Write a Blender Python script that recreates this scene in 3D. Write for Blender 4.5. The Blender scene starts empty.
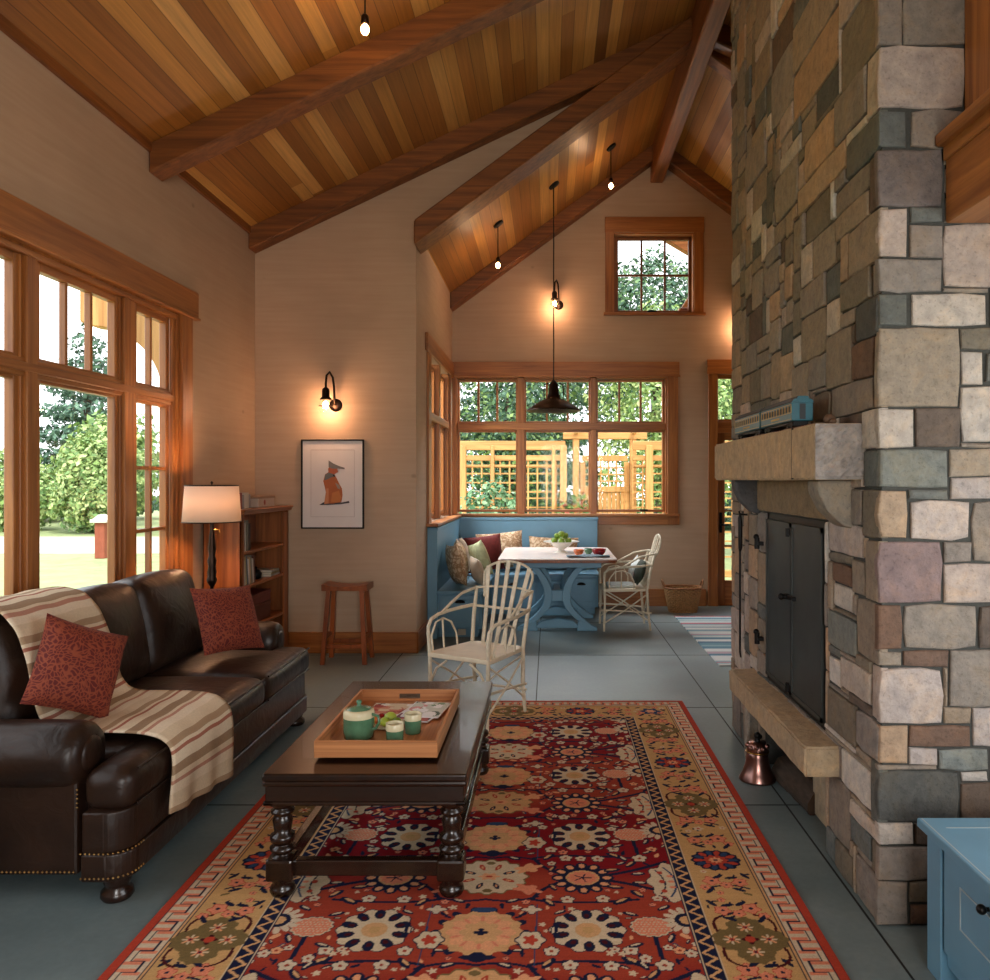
import bpy, bmesh, math, random
import numpy as np
from mathutils import Vector, Matrix, Euler
R = math.radians
PI = math.pi
SC = bpy.context.scene
COL = SC.collection
rnd = random.Random(7)

# ------------------------------------------------------------------ camera
CAM_Z = 1.55
F = 800.0
cd = bpy.data.cameras.new('camera')
cam = bpy.data.objects.new('camera', cd)
COL.objects.link(cam)
cam.location = (0, 0, CAM_Z)
cam.rotation_euler = (R(90), 0, 0)
cd.sensor_fit = 'HORIZONTAL'
cd.sensor_width = 36
cd.lens = F / 990 * 36
cd.shift_x = -54.0 / 990
cd.shift_y = -10.0 / 990
cd.clip_start = 0.05
cd.clip_end = 300
SC.camera = cam

# ------------------------------------------------------------------ exposure, world, daylight
SC.view_settings.view_transform = 'Standard'
SC.view_settings.look = 'None'
SC.view_settings.gamma = 1.0
SC.view_settings.use_curve_mapping = False
SC.view_settings.exposure = 0.05
SC.cycles.max_bounces = 8
SC.cycles.diffuse_bounces = 5
SC.cycles.glossy_bounces = 3
SC.cycles.transparent_max_bounces = 12
SC.cycles.sample_clamp_indirect = 6.0
SC.cycles.caustics_reflective = False
SC.cycles.caustics_refractive = False

W = bpy.data.worlds.new('sky')
SC.world = W
W.use_nodes = True
wn = W.node_tree.nodes
wn['Background'].inputs['Color'].default_value = (0.93, 0.97, 1.0, 1)
wn['Background'].inputs['Strength'].default_value = 3.0

def light(kind, name, loc, energy, color=(1, 1, 1), **kw):
    d = bpy.data.lights.new(name, kind)
    d.energy = energy
    d.color = color
    for k, v in kw.items():
        if k not in ('rot',):
            setattr(d, k, v)
    o = bpy.data.objects.new(name, d)
    o.location = loc
    if 'rot' in kw:
        o.rotation_euler = kw['rot']
    COL.objects.link(o)
    return o

def area(name, loc, rot, sx, sy, energy, color=(1, 1, 1), portal=False):
    o = light('AREA', name, loc, energy, color, rot=rot)
    o.data.shape = 'RECTANGLE'
    o.data.size = sx
    o.data.size_y = sy
    if portal:
        o.data.cycles.is_portal = True
    return o

# sun: high, from behind and right of the house; lights garden and fence
sun = light('SUN', 'sun', (0, 0, 20), 3.2, (1.0, 0.95, 0.86), rot=(R(38), 0, R(28)), angle=R(3))
# daylight outside the tall windows behind the camera and beside the bench alcove
area('daylight_rear_window', (0.75, -2.92, 1.7), (R(90), 0, 0), 1.9, 1.7, 150, (1.0, 0.97, 0.93))
area('daylight_alcove_window', (2.35, 1.3, 1.45), (0, R(90), 0), 1.2, 2.0, 26, (0.95, 0.97, 1.0))
area('fill_nook_side', (-2.7, 8.7, 3.1), (0, R(-52), 0), 1.2, 1.8, 230, (0.93, 0.97, 1.0))  # added lamp out of view beside the nook window, brightens bench and table
# added fill lamp, hidden above the garden window, to brighten the dining nook
area('fill_garden_side', (0.15, 10.95, 3.36), (R(-52), 0, 0), 2.4, 0.55, 130, (0.95, 0.98, 1.0))
# sky portals in the glazed openings
area('portal_west_window', (-2.86, 3.35, 1.66), (0, R(-90), 0), 2.0, 4.7, 1, portal=True)
area('portal_nook_window', (-1.42, 8.6, 1.95), (0, R(-90), 0), 1.8, 1.7, 1, portal=True)
area('portal_garden_window', (0.15, 10.1, 1.97), (R(-90), 0, 0), 2.6, 1.8, 1, portal=True)
area('portal_gable_window', (1.28, 10.1, 4.08), (R(-90), 0, 0), 0.95, 0.95, 1, portal=True)

# ------------------------------------------------------------------ colour and material helpers
def s2l(c):
    return tuple(((x / 255) / 12.92 if x / 255 <= 0.04045 else ((x / 255 + 0.055) / 1.055) ** 2.4) for x in c)

MATS = {}
def _new(name):
    m = bpy.data.materials.new(name)
    m.use_nodes = True
    nt = m.node_tree
    b = nt.nodes['Principled BSDF']
    MATS[name] = m
    return m, nt, b

def N(nt, t, **kw):
    n = nt.nodes.new(t)
    for k, v in kw.items():
        if k in n.inputs.keys() if isinstance(k, str) else False:
            n.inputs[k].default_value = v
        else:
            setattr(n, k, v)
    return n

def coords(nt, scale, kind='Object', rot=(0, 0, 0)):
    tc = N(nt, 'ShaderNodeTexCoord')
    mp = N(nt, 'ShaderNodeMapping')
    mp.inputs['Scale'].default_value = scale
    mp.inputs['Rotation'].default_value = rot
    nt.links.new(tc.outputs[kind], mp.inputs['Vector'])
    return mp.outputs['Vector']

def noise(nt, vec, scale=1.0, detail=4, rough=0.55, dist=0.0):
    n = N(nt, 'ShaderNodeTexNoise')
    n.inputs['Scale'].default_value = scale
    n.inputs['Detail'].default_value = detail
    n.inputs['Roughness'].default_value = rough
    n.inputs['Distortion'].default_value = dist
    nt.links.new(vec, n.inputs['Vector'])
    return n.outputs['Fac']

def ramp(nt, fac, stops):
    r = N(nt, 'ShaderNodeValToRGB')
    el = r.color_ramp.elements
    while len(el) < len(stops):
        el.new(0.5)
    for e, (p, c) in zip(el, stops):
        e.position = p
        e.color = (*c, 1)
    nt.links.new(fac, r.inputs['Fac'])
    return r.outputs['Color']

def mixc(nt, a, b, fac, mode='MIX'):
    n = N(nt, 'ShaderNodeMix')
    n.data_type = 'RGBA'
    n.blend_type = mode
    for val, i in ((fac, 0), (a, 6), (b, 7)):
        if hasattr(val, 'links') or isinstance(val, bpy.types.NodeSocket):
            nt.links.new(val, n.inputs[i])
        elif isinstance(val, (int, float)):
            n.inputs[i].default_value = val
        else:
            n.inputs[i].default_value = (*val[:3], 1)
    return n.outputs[2]

def bump(nt, b, h, strength=0.2, dist=0.01):
    n = N(nt, 'ShaderNodeBump')
    n.inputs['Strength'].default_value = strength
    n.inputs['Distance'].default_value = dist
    nt.links.new(h, n.inputs['Height'])
    nt.links.new(n.outputs['Normal'], b.inputs['Normal'])

def mat(name, col, rough=0.5, metal=0.0, var=0.12, scale=8, bmp=0.0, stretch=(1, 1, 1), coat=0.0, spec=None, detail=4):
    """plain material with a noise variation of its own colour"""
    m, nt, b = _new(name)
    c = s2l(col)
    v = coords(nt, stretch)
    f = noise(nt, v, scale, detail)
    lo = tuple(x * (1 - var) for x in c)
    hi = tuple(min(1, x * (1 + var)) for x in c)
    nt.links.new(ramp(nt, f, [(0.3, lo), (0.7, hi)]), b.inputs['Base Color'])
    b.inputs['Roughness'].default_value = rough
    b.inputs['Metallic'].default_value = metal
    b.inputs['Coat Weight'].default_value = coat
    b.inputs['Coat Roughness'].default_value = 0.15
    if spec is not None:
        b.inputs['Specular IOR Level'].default_value = spec
    if bmp:
        bump(nt, b, f, bmp, 0.004)
    return m

def wood(name, dark, light_, axis='z', rough=0.4, grain=1.0, coat=0.0, fine=26):
    m, nt, b = _new(name)
    s = {'x': (1.2, fine, fine), 'y': (fine, 1.2, fine), 'z': (fine, fine, 1.2)}[axis]
    v = coords(nt, s)
    f = noise(nt, v, 1.0 * grain, 5, 0.6, 0.6)
    v2 = coords(nt, tuple(x * 0.18 for x in s))
    g = noise(nt, v2, 1.0, 2, 0.5)
    c1 = ramp(nt, f, [(0.28, s2l(dark)), (0.72, s2l(light_))])
    g2 = ramp(nt, g, [(0.3, (0.78,) * 3), (0.7, (1.12,) * 3)])
    nt.links.new(mixc(nt, c1, g2, 1.0, 'MULTIPLY'), b.inputs['Base Color'])
    b.inputs['Roughness'].default_value = rough
    b.inputs['Coat Weight'].default_value = coat
    bump(nt, b, f, 0.08, 0.002)
    return m

def vcol(name, rough=0.8, amt=0.15, scale=60, bmp=0.0, layer='Col', spec=0.3, stretch=(1, 1, 1), bdist=0.004, detail=5):
    m, nt, b = _new(name)
    a = N(nt, 'ShaderNodeVertexColor')
    a.layer_name = layer
    v = coords(nt, stretch)
    f = noise(nt, v, scale, detail, 0.6)
    g = ramp(nt, f, [(0.25, (1 - amt,) * 3), (0.75, (1 + amt,) * 3)])
    nt.links.new(mixc(nt, a.outputs['Color'], g, 1.0, 'MULTIPLY'), b.inputs['Base Color'])
    b.inputs['Roughness'].default_value = rough
    b.inputs['Specular IOR Level'].default_value = spec
    if bmp:
        bump(nt, b, f, bmp, bdist)
    return m

def emit(name, col, strength):
    m = bpy.data.materials.new(name)
    m.use_nodes = True
    nt = m.node_tree
    nt.nodes.clear()
    e = N(nt, 'ShaderNodeEmission')
    e.inputs['Color'].default_value = (*col, 1)
    e.inputs['Strength'].default_value = strength
    o = N(nt, 'ShaderNodeOutputMaterial')
    nt.links.new(e.outputs[0], o.inputs['Surface'])
    MATS[name] = m
    return m

def glassmat(name, tint=(1, 1, 1), gloss=0.06):
    m = bpy.data.materials.new(name)
    m.use_nodes = True
    nt = m.node_tree
    nt.nodes.clear()
    t = N(nt, 'ShaderNodeBsdfTransparent')
    t.inputs['Color'].default_value = (*tint, 1)
    g = N(nt, 'ShaderNodeBsdfGlossy')
    g.inputs['Roughness'].default_value = 0.02
    lw0 = N(nt, 'ShaderNodeLayerWeight')
    lw0.inputs['Blend'].default_value = 0.5
    lwp = N(nt, 'ShaderNodeMath'); lwp.operation = 'POWER'; lwp.inputs[1].default_value = 5
    nt.links.new(lw0.outputs['Facing'], lwp.inputs[0])
    lw = N(nt, 'ShaderNodeMath'); lw.operation = 'MULTIPLY_ADD'; lw.inputs[1].default_value = 0.9; lw.inputs[2].default_value = 0.004
    nt.links.new(lwp.outputs[0], lw.inputs[0])
    mx = N(nt, 'ShaderNodeMixShader')
    nt.links.new(lw.outputs[0], mx.inputs[0])
    nt.links.new(t.outputs[0], mx.inputs[1])
    nt.links.new(g.outputs[0], mx.inputs[2])
    o = N(nt, 'ShaderNodeOutputMaterial')
    nt.links.new(mx.outputs[0], o.inputs['Surface'])
    MATS[name] = m
    return m

# ------------------------------------------------------------------ mesh builder
class MB:
    def __init__(s, col=(0.8, 0.8, 0.8)):
        s.v = []; s.f = []; s.c = []; s.s = []; s.col = col; s.M = None
    def add(s, verts, faces, smooth=False, col=None):
        o = len(s.v)
        if s.M is not None:
            verts = [s.M @ Vector(p) for p in verts]
        s.v.extend(tuple(p) for p in verts)
        s.f.extend(tuple(i + o for i in f) for f in faces)
        s.c.extend([col or s.col] * len(faces))
        s.s.extend([smooth] * len(faces))
    def bm(s, b, smooth=False, col=None):
        b.verts.index_update()
        s.add([v.co.copy() for v in b.verts], [[v.index for v in f.verts] for f in b.faces], smooth, col)
        b.free()
    def box(s, x0, x1, y0, y1, z0, z1, bev=0, seg=1, smooth=False, M=None, col=None):
        b = bmesh.new()
        bmesh.ops.create_cube(b, size=1)
        for v in b.verts:
            v.co = Vector((x0 + (v.co.x + 0.5) * (x1 - x0), y0 + (v.co.y + 0.5) * (y1 - y0), z0 + (v.co.z + 0.5) * (z1 - z0)))
        if bev > 0:
            bmesh.ops.bevel(b, geom=list(b.edges), offset=min(bev, 0.49 * min(abs(x1 - x0), abs(y1 - y0), abs(z1 - z0))), segments=seg, affect='EDGES', profile=0.5)
        if M is not None:
            bmesh.ops.transform(b, matrix=M, verts=b.verts)
        s.bm(b, smooth, col)
    def prism(s, poly, axis, c0, c1, bev=0, seg=1, col=None, smooth=False):
        """poly in the two other axes (order x,y,z without axis)"""
        def P(a, b_, c):
            return {'x': (c, a, b_), 'y': (a, c, b_), 'z': (a, b_, c)}[axis]
        n = len(poly)
        b = bmesh.new()
        lo = [b.verts.new(P(p[0], p[1], c0)) for p in poly]
        hi = [b.verts.new(P(p[0], p[1], c1)) for p in poly]
        b.faces.new(lo); b.faces.new(hi[::-1])
        for i in range(n):
            j = (i + 1) % n
            b.faces.new((lo[j], lo[i], hi[i], hi[j]))
        bmesh.ops.recalc_face_normals(b, faces=b.faces)
        if bev > 0:
            bmesh.ops.bevel(b, geom=list(b.edges), offset=bev, segments=seg, affect='EDGES', profile=0.5, clamp_overlap=True)
        s.bm(b, smooth, col)
    def tube(s, pts, r, n=8, cap=True, col=None, closed=False):
        P = [Vector(p) for p in pts]
        m = len(P)
        rr = r if isinstance(r, (list, tuple)) else [r] * m
        T = []
        for i in range(m):
            if closed:
                t = P[(i + 1) % m] - P[i - 1]
            else:
                t = P[min(i + 1, m - 1)] - P[max(i - 1, 0)]
            T.append(t.normalized())
        a = T[0].orthogonal().normalized()
        vs = []
        for i in range(m):
            a = (a - T[i] * a.dot(T[i])).normalized()
            b_ = T[i].cross(a)
            for k in range(n):
                th = 2 * PI * k / n
                vs.append(P[i] + (a * math.cos(th) + b_ * math.sin(th)) * rr[i])
        fs = []
        for i in range(m if closed else m - 1):
            i2 = (i + 1) % m
            for k in range(n):
                k2 = (k + 1) % n
                fs.append((i * n + k, i * n + k2, i2 * n + k2, i2 * n + k))
        s.add(vs, fs, True, col)
        if cap and not closed:
            s.add([vs[k] for k in range(n)], [tuple(range(n))[::-1]], False, col)
            s.add([vs[(m - 1) * n + k] for k in range(n)], [tuple(range(n))], False, col)
    def cyl(s, p0, p1, r0, r1=None, n=16, col=None):
        s.tube([p0, p1], [r0, r0 if r1 is None else r1], n, True, col)
    def lathe(s, prof, c=(0, 0, 0), n=24, smooth=True, col=None, M=None):
        vs = []; fs = []
        for (r, z) in prof:
            for k in range(n):
                th = 2 * PI * k / n
                vs.append(Vector((r * math.cos(th), r * math.sin(th), z)))
        for i in range(len(prof) - 1):
            for k in range(n):
                k2 = (k + 1) % n
                fs.append((i * n + k, i * n + k2, (i + 1) * n + k2, (i + 1) * n + k))
        if M is not None:
            vs = [M @ v for v in vs]
        vs = [v + Vector(c) for v in vs]
        s.add(vs, fs, smooth, col)
        if prof[0][0] > 1e-4:
            s.add(vs[:n], [tuple(range(n))[::-1]], False, col)
        if prof[-1][0] > 1e-4:
            s.add(vs[-n:], [tuple(range(n))], False, col)
    def sphere(s, c, r, n=12, sc=(1, 1, 1), col=None):
        prof = [(r * math.sin(PI * i / n), -r * math.cos(PI * i / n)) for i in range(n + 1)]
        s.lathe(prof, c, n * 2, True, col, Matrix.Diagonal((*sc, 1)))
    def grid(s, fn, nu, nv, smooth=True, colfn=None, closeu=False):
        vs = [fn(i / (nu if closeu else nu - 1), j / (nv - 1)) for j in range(nv) for i in range(nu)]
        fs = []; 
        for j in range(nv - 1):
            for i in range(nu if closeu else nu - 1):
                i2 = (i + 1) % nu
                fs.append((j * nu + i, j * nu + i2, (j + 1) * nu + i2, (j + 1) * nu + i))
        if colfn is None:
            s.add(vs, fs, smooth)
        else:
            o = len(s.v)
            s.v.extend(tuple(p) for p in (vs if s.M is None else [s.M @ Vector(p) for p in vs]))
            for k, f in enumerate(fs):
                j, i = divmod(k, nu if closeu else nu - 1)
                s.f.append(tuple(q + o for q in f)); s.s.append(smooth)
                s.c.append(colfn((i + 0.5) / (nu - 1), (j + 0.5) / (nv - 1)))
    def puff(s, x0, x1, y0, y1, z0, z1, r=0.05, bulge=0.02, n=14, M=None, bul=(1, 1, 1), crease=None):
        """a stuffed box: rounded edges and faces that swell"""
        c = Vector(((x0 + x1) / 2, (y0 + y1) / 2, (z0 + z1) / 2))
        h = Vector(((x1 - x0) / 2, (y1 - y0) / 2, (z1 - z0) / 2))
        b = bmesh.new()
        bmesh.ops.create_cube(b, size=2)
        bmesh.ops.subdivide_edges(b, edges=list(b.edges), cuts=n, use_grid_fill=True)
        for v in b.verts:
            p = v.co.copy()
            q = Vector([math.sin(p[k] * PI / 2) for k in range(3)])
            w = Vector((p.x * h.x, p.y * h.y, p.z * h.z))
            inner = Vector([max(-(h[k] - r), min(h[k] - r, q[k] * h[k])) for k in range(3)])
            q2 = Vector([q[k] * h[k] for k in range(3)])
            d = q2 - inner
            # rounded box
            if d.length > 1e-9:
                d = d.normalized() * r
            res = inner + d
            for k in range(3):
                a_, b_ = (k + 1) % 3, (k + 2) % 3
                m_ = (1 - (res[a_] / h[a_]) ** 2) * (1 - (res[b_] / h[b_]) ** 2)
                res[k] += bulge * bul[k] * max(0, m_) * (res[k] / h[k])
            v.co = res + c
        if M is not None:
            bmesh.ops.transform(b, matrix=M, verts=b.verts)
        s.bm(b, True)
    def build(s, name, m, parent=None, world=False, weld=False):
        me = bpy.data.meshes.new(name)
        vs = s.v
        if world and parent is not None:
            Mi = TR[parent.name].inverted()
            vs = [tuple(Mi @ Vector(p)) for p in vs]
        me.from_pydata(vs, [], s.f)
        me.polygons.foreach_set('use_smooth', s.s)
        ca = me.color_attributes.new('Col', 'FLOAT_COLOR', 'CORNER')
        cols = np.empty((len(me.loops), 4), np.float32)
        cnt = np.array([len(f) for f in s.f])
        cols[:, :3] = np.repeat(np.array([c[:3] for c in s.c], np.float32), cnt, axis=0)
        cols[:, 3] = 1
        ca.data.foreach_set('color', cols.ravel())
        me.materials.append(MATS[m] if isinstance(m, str) else m)
        me.validate()
        me.update()
        o = bpy.data.objects.new(name, me)
        COL.objects.link(o)
        if parent is not None:
            o.parent = parent
            TR[o.name] = TR[parent.name]
        else:
            TR[o.name] = Matrix.Identity(4)
        return o

TR = {}
def tag(o, label=None, cat=None, group=None, kind=None):
    if label: o['label'] = label
    if cat: o['category'] = cat
    if group: o['group'] = group
    if kind: o['kind'] = kind
    return o

def thing(name, label=None, cat=None, loc=(0, 0, 0), rotz=0, group=None, kind=None):
    o = bpy.data.objects.new(name, None)
    o.empty_display_size = 0.1
    COL.objects.link(o)
    o.location = loc
    o.rotation_euler = (0, 0, rotz)
    TR[o.name] = Matrix.Translation(loc) @ Matrix.Rotation(rotz, 4, 'Z')
    return tag(o, label, cat, group, kind)

def copy_tree(o, loc=None, rotz=None, parent=None):
    c = o.copy()
    COL.objects.link(c)
    if parent is not None:
        c.parent = parent
    if loc is not None:
        c.location = loc
        c.rotation_euler = (0, 0, rotz or 0)
    TR[c.name] = Matrix.Translation(c.location) @ Matrix.Rotation(c.rotation_euler.z, 4, 'Z') if parent is None else TR[parent.name]
    for ch in [x for x in COL.objects if x.parent == o]:
        copy_tree(ch, parent=c)
    return c

def solo(mb, name, m, label, cat, loc=None, rotz=0, group=None, kind=None):
    """a thing that is one mesh; vertices are local when loc is given"""
    o = mb.build(name, m)
    if loc is not None:
        o.location = loc
        o.rotation_euler = (0, 0, rotz)
        TR[o.name] = Matrix.Translation(loc) @ Matrix.Rotation(rotz, 4, 'Z')
    return tag(o, label, cat, group, kind)

def origin_to(o, loc):
    """move the origin of a world-coordinate mesh to loc"""
    o.data.transform(Matrix.Translation(-Vector(loc)))
    o.location = loc
    TR[o.name] = Matrix.Translation(loc)
    return o

def npmesh(name, verts, faces, cols, m, parent=None, smooth=False, point=False):
    me = bpy.data.meshes.new(name)
    nv, nf = len(verts), len(faces)
    k = faces.shape[1]
    me.vertices.add(nv)
    me.vertices.foreach_set('co', np.asarray(verts, np.float32).ravel())
    me.loops.add(nf * k)
    me.loops.foreach_set('vertex_index', np.asarray(faces, np.int32).ravel())
    me.polygons.add(nf)
    me.polygons.foreach_set('loop_start', np.arange(0, nf * k, k, dtype=np.int32))
    me.polygons.foreach_set('use_smooth', np.full(nf, smooth))
    me.update(calc_edges=True)
    if cols is not None:
        if point:
            ca = me.color_attributes.new('Col', 'FLOAT_COLOR', 'POINT')
            c4 = np.ones((nv, 4), np.float32); c4[:, :3] = cols
        else:
            ca = me.color_attributes.new('Col', 'FLOAT_COLOR', 'CORNER')
            c4 = np.ones((nf * k, 4), np.float32); c4[:, :3] = np.repeat(cols, k, axis=0)
        ca.data.foreach_set('color', c4.ravel())
    me.materials.append(MATS[m] if isinstance(m, str) else m)
    o = bpy.data.objects.new(name, me)
    COL.objects.link(o)
    if parent is not None:
        o.parent = parent
        TR[o.name] = TR[parent.name]
    else:
        TR[o.name] = Matrix.Identity(4)
    return o

def at(px, py, Y):
    """the world point seen at pixel (px, py) at distance Y"""
    return Vector(((px - 549) * Y / F, Y, CAM_Z + (480 - py) * Y / F))
# ------------------------------------------------------------------ materials
for ax in 'xyz':
    wood('fir_' + ax, (128, 72, 30), (188, 122, 62), ax, 0.38)
    wood('beam_' + ax, (92, 50, 20), (152, 92, 42), ax, 0.5)
    wood('shelf_' + ax, (120, 64, 28), (178, 106, 54), ax, 0.4)
    wood('darkwood_' + ax, (18, 9, 5), (42, 22, 12), ax, 0.27, coat=0.15)
    wood('tray_' + ax, (150, 92, 52), (196, 134, 84), ax, 0.4, fine=60)
    wood('cedar_' + ax, (176, 122, 66), (226, 176, 110), ax, 0.6)
wood('stoolwood', (104, 50, 20), (158, 84, 38), 'z', 0.35)
mat('blue_paint', (104, 150, 176), 0.42, var=0.05, scale=5)
mat('floor_seam', (18, 24, 26), 0.7)
mat('black_iron', (16, 15, 15), 0.45, 0.6)
mat('iron_door', (58, 62, 60), 0.45, 0.3, var=0.25, scale=6)
mat('bronze', (44, 30, 22), 0.35, 0.85)
mat('brass', (170, 130, 70), 0.3, 1.0)
mat('nailhead', (190, 150, 90), 0.3, 1.0)
mat('copper_bell', (150, 112, 104), 0.28, 1.0, var=0.2, scale=10)
mat('white_glaze', (225, 222, 212), 0.2)
mat('paper_white', (226, 218, 214), 0.7, var=0.02)
mat('twig_white', (216, 206, 182), 0.55, var=0.14, scale=30)
mat('chair_seat', (222, 210, 184), 0.4, var=0.08, scale=12)
mat('table_white', (226, 214, 208), 0.22, var=0.04, scale=6)
mat('green_glaze', (78, 118, 90), 0.18, var=0.25, scale=14, coat=0.4)
mat('cream_glaze', (206, 196, 160), 0.25, var=0.12, scale=16)
mat('apple_green', (120, 150, 50), 0.35, var=0.3, scale=20)
mat('lime', (170, 190, 70), 0.4, var=0.15, scale=20)
mat('red_glaze', (130, 24, 28), 0.2, var=0.2)
mat('orange_glaze', (190, 96, 48), 0.3, var=0.3, scale=30)
mat('teal_paint', (22, 96, 112), 0.35, var=0.15, scale=20)
mat('train_roof', (20, 30, 34), 0.5)
mat('gold_paint', (196, 160, 80), 0.4, 0.4)
mat('red_velvet', (92, 22, 16), 0.9, var=0.25, scale=25)
mat('bark', (70, 55, 44), 0.9, var=0.3, scale=12, bmp=0.5)
mat('log_bark', (70, 58, 48), 0.9, var=0.35, scale=30, bmp=0.6, stretch=(2, 0.4, 2))
mat('log_end', (84, 64, 48), 0.8, var=0.2, scale=30)
mat('brick_red', (150, 80, 60), 0.9)
mat('basket', (178, 138, 92), 0.7, var=0.3, scale=50)
mat('basket_dark', (140, 94, 56), 0.7, var=0.2, scale=40)
mat('roof_out', (60, 56, 52), 0.9)
mat('bench_handle', (30, 26, 24), 0.4, 0.7)
mat('outlet', (200, 190, 170), 0.5)
m = vcol('stone', 0.8, 0.22, 26, 0.7, bdist=0.014, spec=0.3, detail=9)
nt = m.node_tree; b = nt.nodes['Principled BSDF']
src = b.inputs['Base Color'].links[0].from_socket
g_ = noise(nt, coords(nt, (1, 1, 1)), 9, 6, 0.7, 0.6)
src = mixc(nt, src, ramp(nt, g_, [(0.3, (0.78, 0.8, 0.84)), (0.5, (1.0, 1.0, 1.0)), (0.68, (1.16, 1.06, 0.93))]), 1.0, 'MULTIPLY')
g2_ = noise(nt, coords(nt, (1, 1, 1)), 70, 4, 0.7)
nt.links.new(mixc(nt, src, ramp(nt, g2_, [(0.32, (0.7,) * 3), (0.45, (1.0,) * 3)]), 1.0, 'MULTIPLY'), b.inputs['Base Color'])
vcol('rug_pile', 0.95, 0.16, 320, 0.5, spec=0.08, bdist=0.003)
vcol('cloth', 0.92, 0.1, 120, 0.25, spec=0.1, bdist=0.002)
vcol('plain', 0.5, 0.06, 20)
vcol('leaf', 0.6, 0.25, 3, spec=0.25)
vcol('print', 0.75, 0.25, 90, spec=0.1)
glassmat('glass')
emit('bulb', (1.0, 0.55, 0.22), 40)

# mortar
mat('mortar', (66, 66, 62), 0.95, var=0.2, scale=60, bmp=0.3)

# leather
m, nt, b = _new('leather')
v = coords(nt, (1, 1, 1))
f = noise(nt, v, 5, 5)
f2 = noise(nt, v, 160, 3)
f3 = noise(nt, v, 11, 4, 0.5, 1.2)
nt.links.new(ramp(nt, f, [(0.3, s2l((26, 15, 10))), (0.7, s2l((46, 29, 20)))]), b.inputs['Base Color'])
b.inputs['Roughness'].default_value = 0.38
b.inputs['Specular IOR Level'].default_value = 0.38
bn1 = N(nt, 'ShaderNodeBump'); bn1.inputs['Strength'].default_value = 0.08; bn1.inputs['Distance'].default_value = 0.002
nt.links.new(f2, bn1.inputs['Height'])
bn2 = N(nt, 'ShaderNodeBump'); bn2.inputs['Strength'].default_value = 0.38; bn2.inputs['Distance'].default_value = 0.012
nt.links.new(f3, bn2.inputs['Height']); nt.links.new(bn1.outputs[0], bn2.inputs['Normal'])
nt.links.new(bn2.outputs[0], b.inputs['Normal'])

# whitewashed boarded wall: faint horizontal streaks
for nm, axes in (('wall_x', (1.5, 30, 30)), ('wall_y', (30, 1.5, 30))):
    m, nt, b = _new(nm)
    f = noise(nt, coords(nt, axes), 1.0, 4, 0.6)
    g = noise(nt, coords(nt, (1.2, 1.2, 1.6)), 1.0, 3)
    kn = N(nt, 'ShaderNodeTexVoronoi'); kn.inputs['Scale'].default_value = 1.5
    nt.links.new(coords(nt, (1, 1, 1.4)), kn.inputs['Vector'])
    k = ramp(nt, kn.outputs['Distance'], [(0.02, (0.72,) * 3), (0.05, (1,) * 3)])
    c1 = ramp(nt, f, [(0.3, s2l((182, 154, 128))), (0.7, s2l((189, 162, 136)))])
    c2 = mixc(nt, c1, ramp(nt, g, [(0.3, (0.9,) * 3), (0.7, (1.05,) * 3)]), 1.0, 'MULTIPLY')
    c3 = mixc(nt, c2, k, 1.0, 'MULTIPLY')
    nt.links.new(c3, b.inputs['Base Color'])
    b.inputs['Roughness'].default_value = 0.75
    bump(nt, b, f, 0.05, 0.002)

# tongue and groove ceiling, boards run along y
m, nt, b = _new('ceiling_boards')
tc = N(nt, 'ShaderNodeTexCoord'); sp = N(nt, 'ShaderNodeSeparateXYZ')
nt.links.new(tc.outputs['Object'], sp.inputs[0])
def mth(op, a, b_=None):
    n = N(nt, 'ShaderNodeMath'); n.operation = op
    for i, q in enumerate((a, b_)):
        if q is None: continue
        if isinstance(q, (int, float)): n.inputs[i].default_value = q
        else: nt.links.new(q, n.inputs[i])
    return n.outputs[0]
bx = mth('MULTIPLY', sp.outputs['X'], 1 / 0.098)
bi = mth('FLOOR', bx)
fr = mth('FRACT', bx)
w1 = N(nt, 'ShaderNodeTexWhiteNoise'); w1.noise_dimensions = '1D'; nt.links.new(bi, w1.inputs['W'])
yo = mth('FLOOR', mth('ADD', mth('MULTIPLY', sp.outputs['Y'], 0.11), mth('MULTIPLY', w1.outputs['Value'], 9.0)))
cv = N(nt, 'ShaderNodeCombineXYZ'); nt.links.new(bi, cv.inputs[0]); nt.links.new(yo, cv.inputs[1])
w2 = N(nt, 'ShaderNodeTexWhiteNoise'); w2.noise_dimensions = '3D'; nt.links.new(cv.outputs[0], w2.inputs['Vector'])
base = ramp(nt, w2.outputs['Value'], [(0.0, s2l((124, 76, 28))), (0.25, s2l((170, 112, 46))), (0.5, s2l((148, 94, 36))), (0.75, s2l((196, 142, 68))), (1.0, s2l((216, 168, 98)))])
gr = noise(nt, coords(nt, (45, 1.5, 45)), 1.0, 5, 0.6, 0.5)
c2 = mixc(nt, base, ramp(nt, gr, [(0.3, (0.78,) * 3), (0.7, (1.15,) * 3)]), 1.0, 'MULTIPLY')
gap = ramp(nt, mth('ABSOLUTE', mth('SUBTRACT', fr, 0.5)), [(0.465, (1,) * 3), (0.495, (0.3,) * 3)])
nt.links.new(mixc(nt, c2, gap, 1.0, 'MULTIPLY'), b.inputs['Base Color'])
b.inputs['Roughness'].default_value = 0.42

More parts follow.
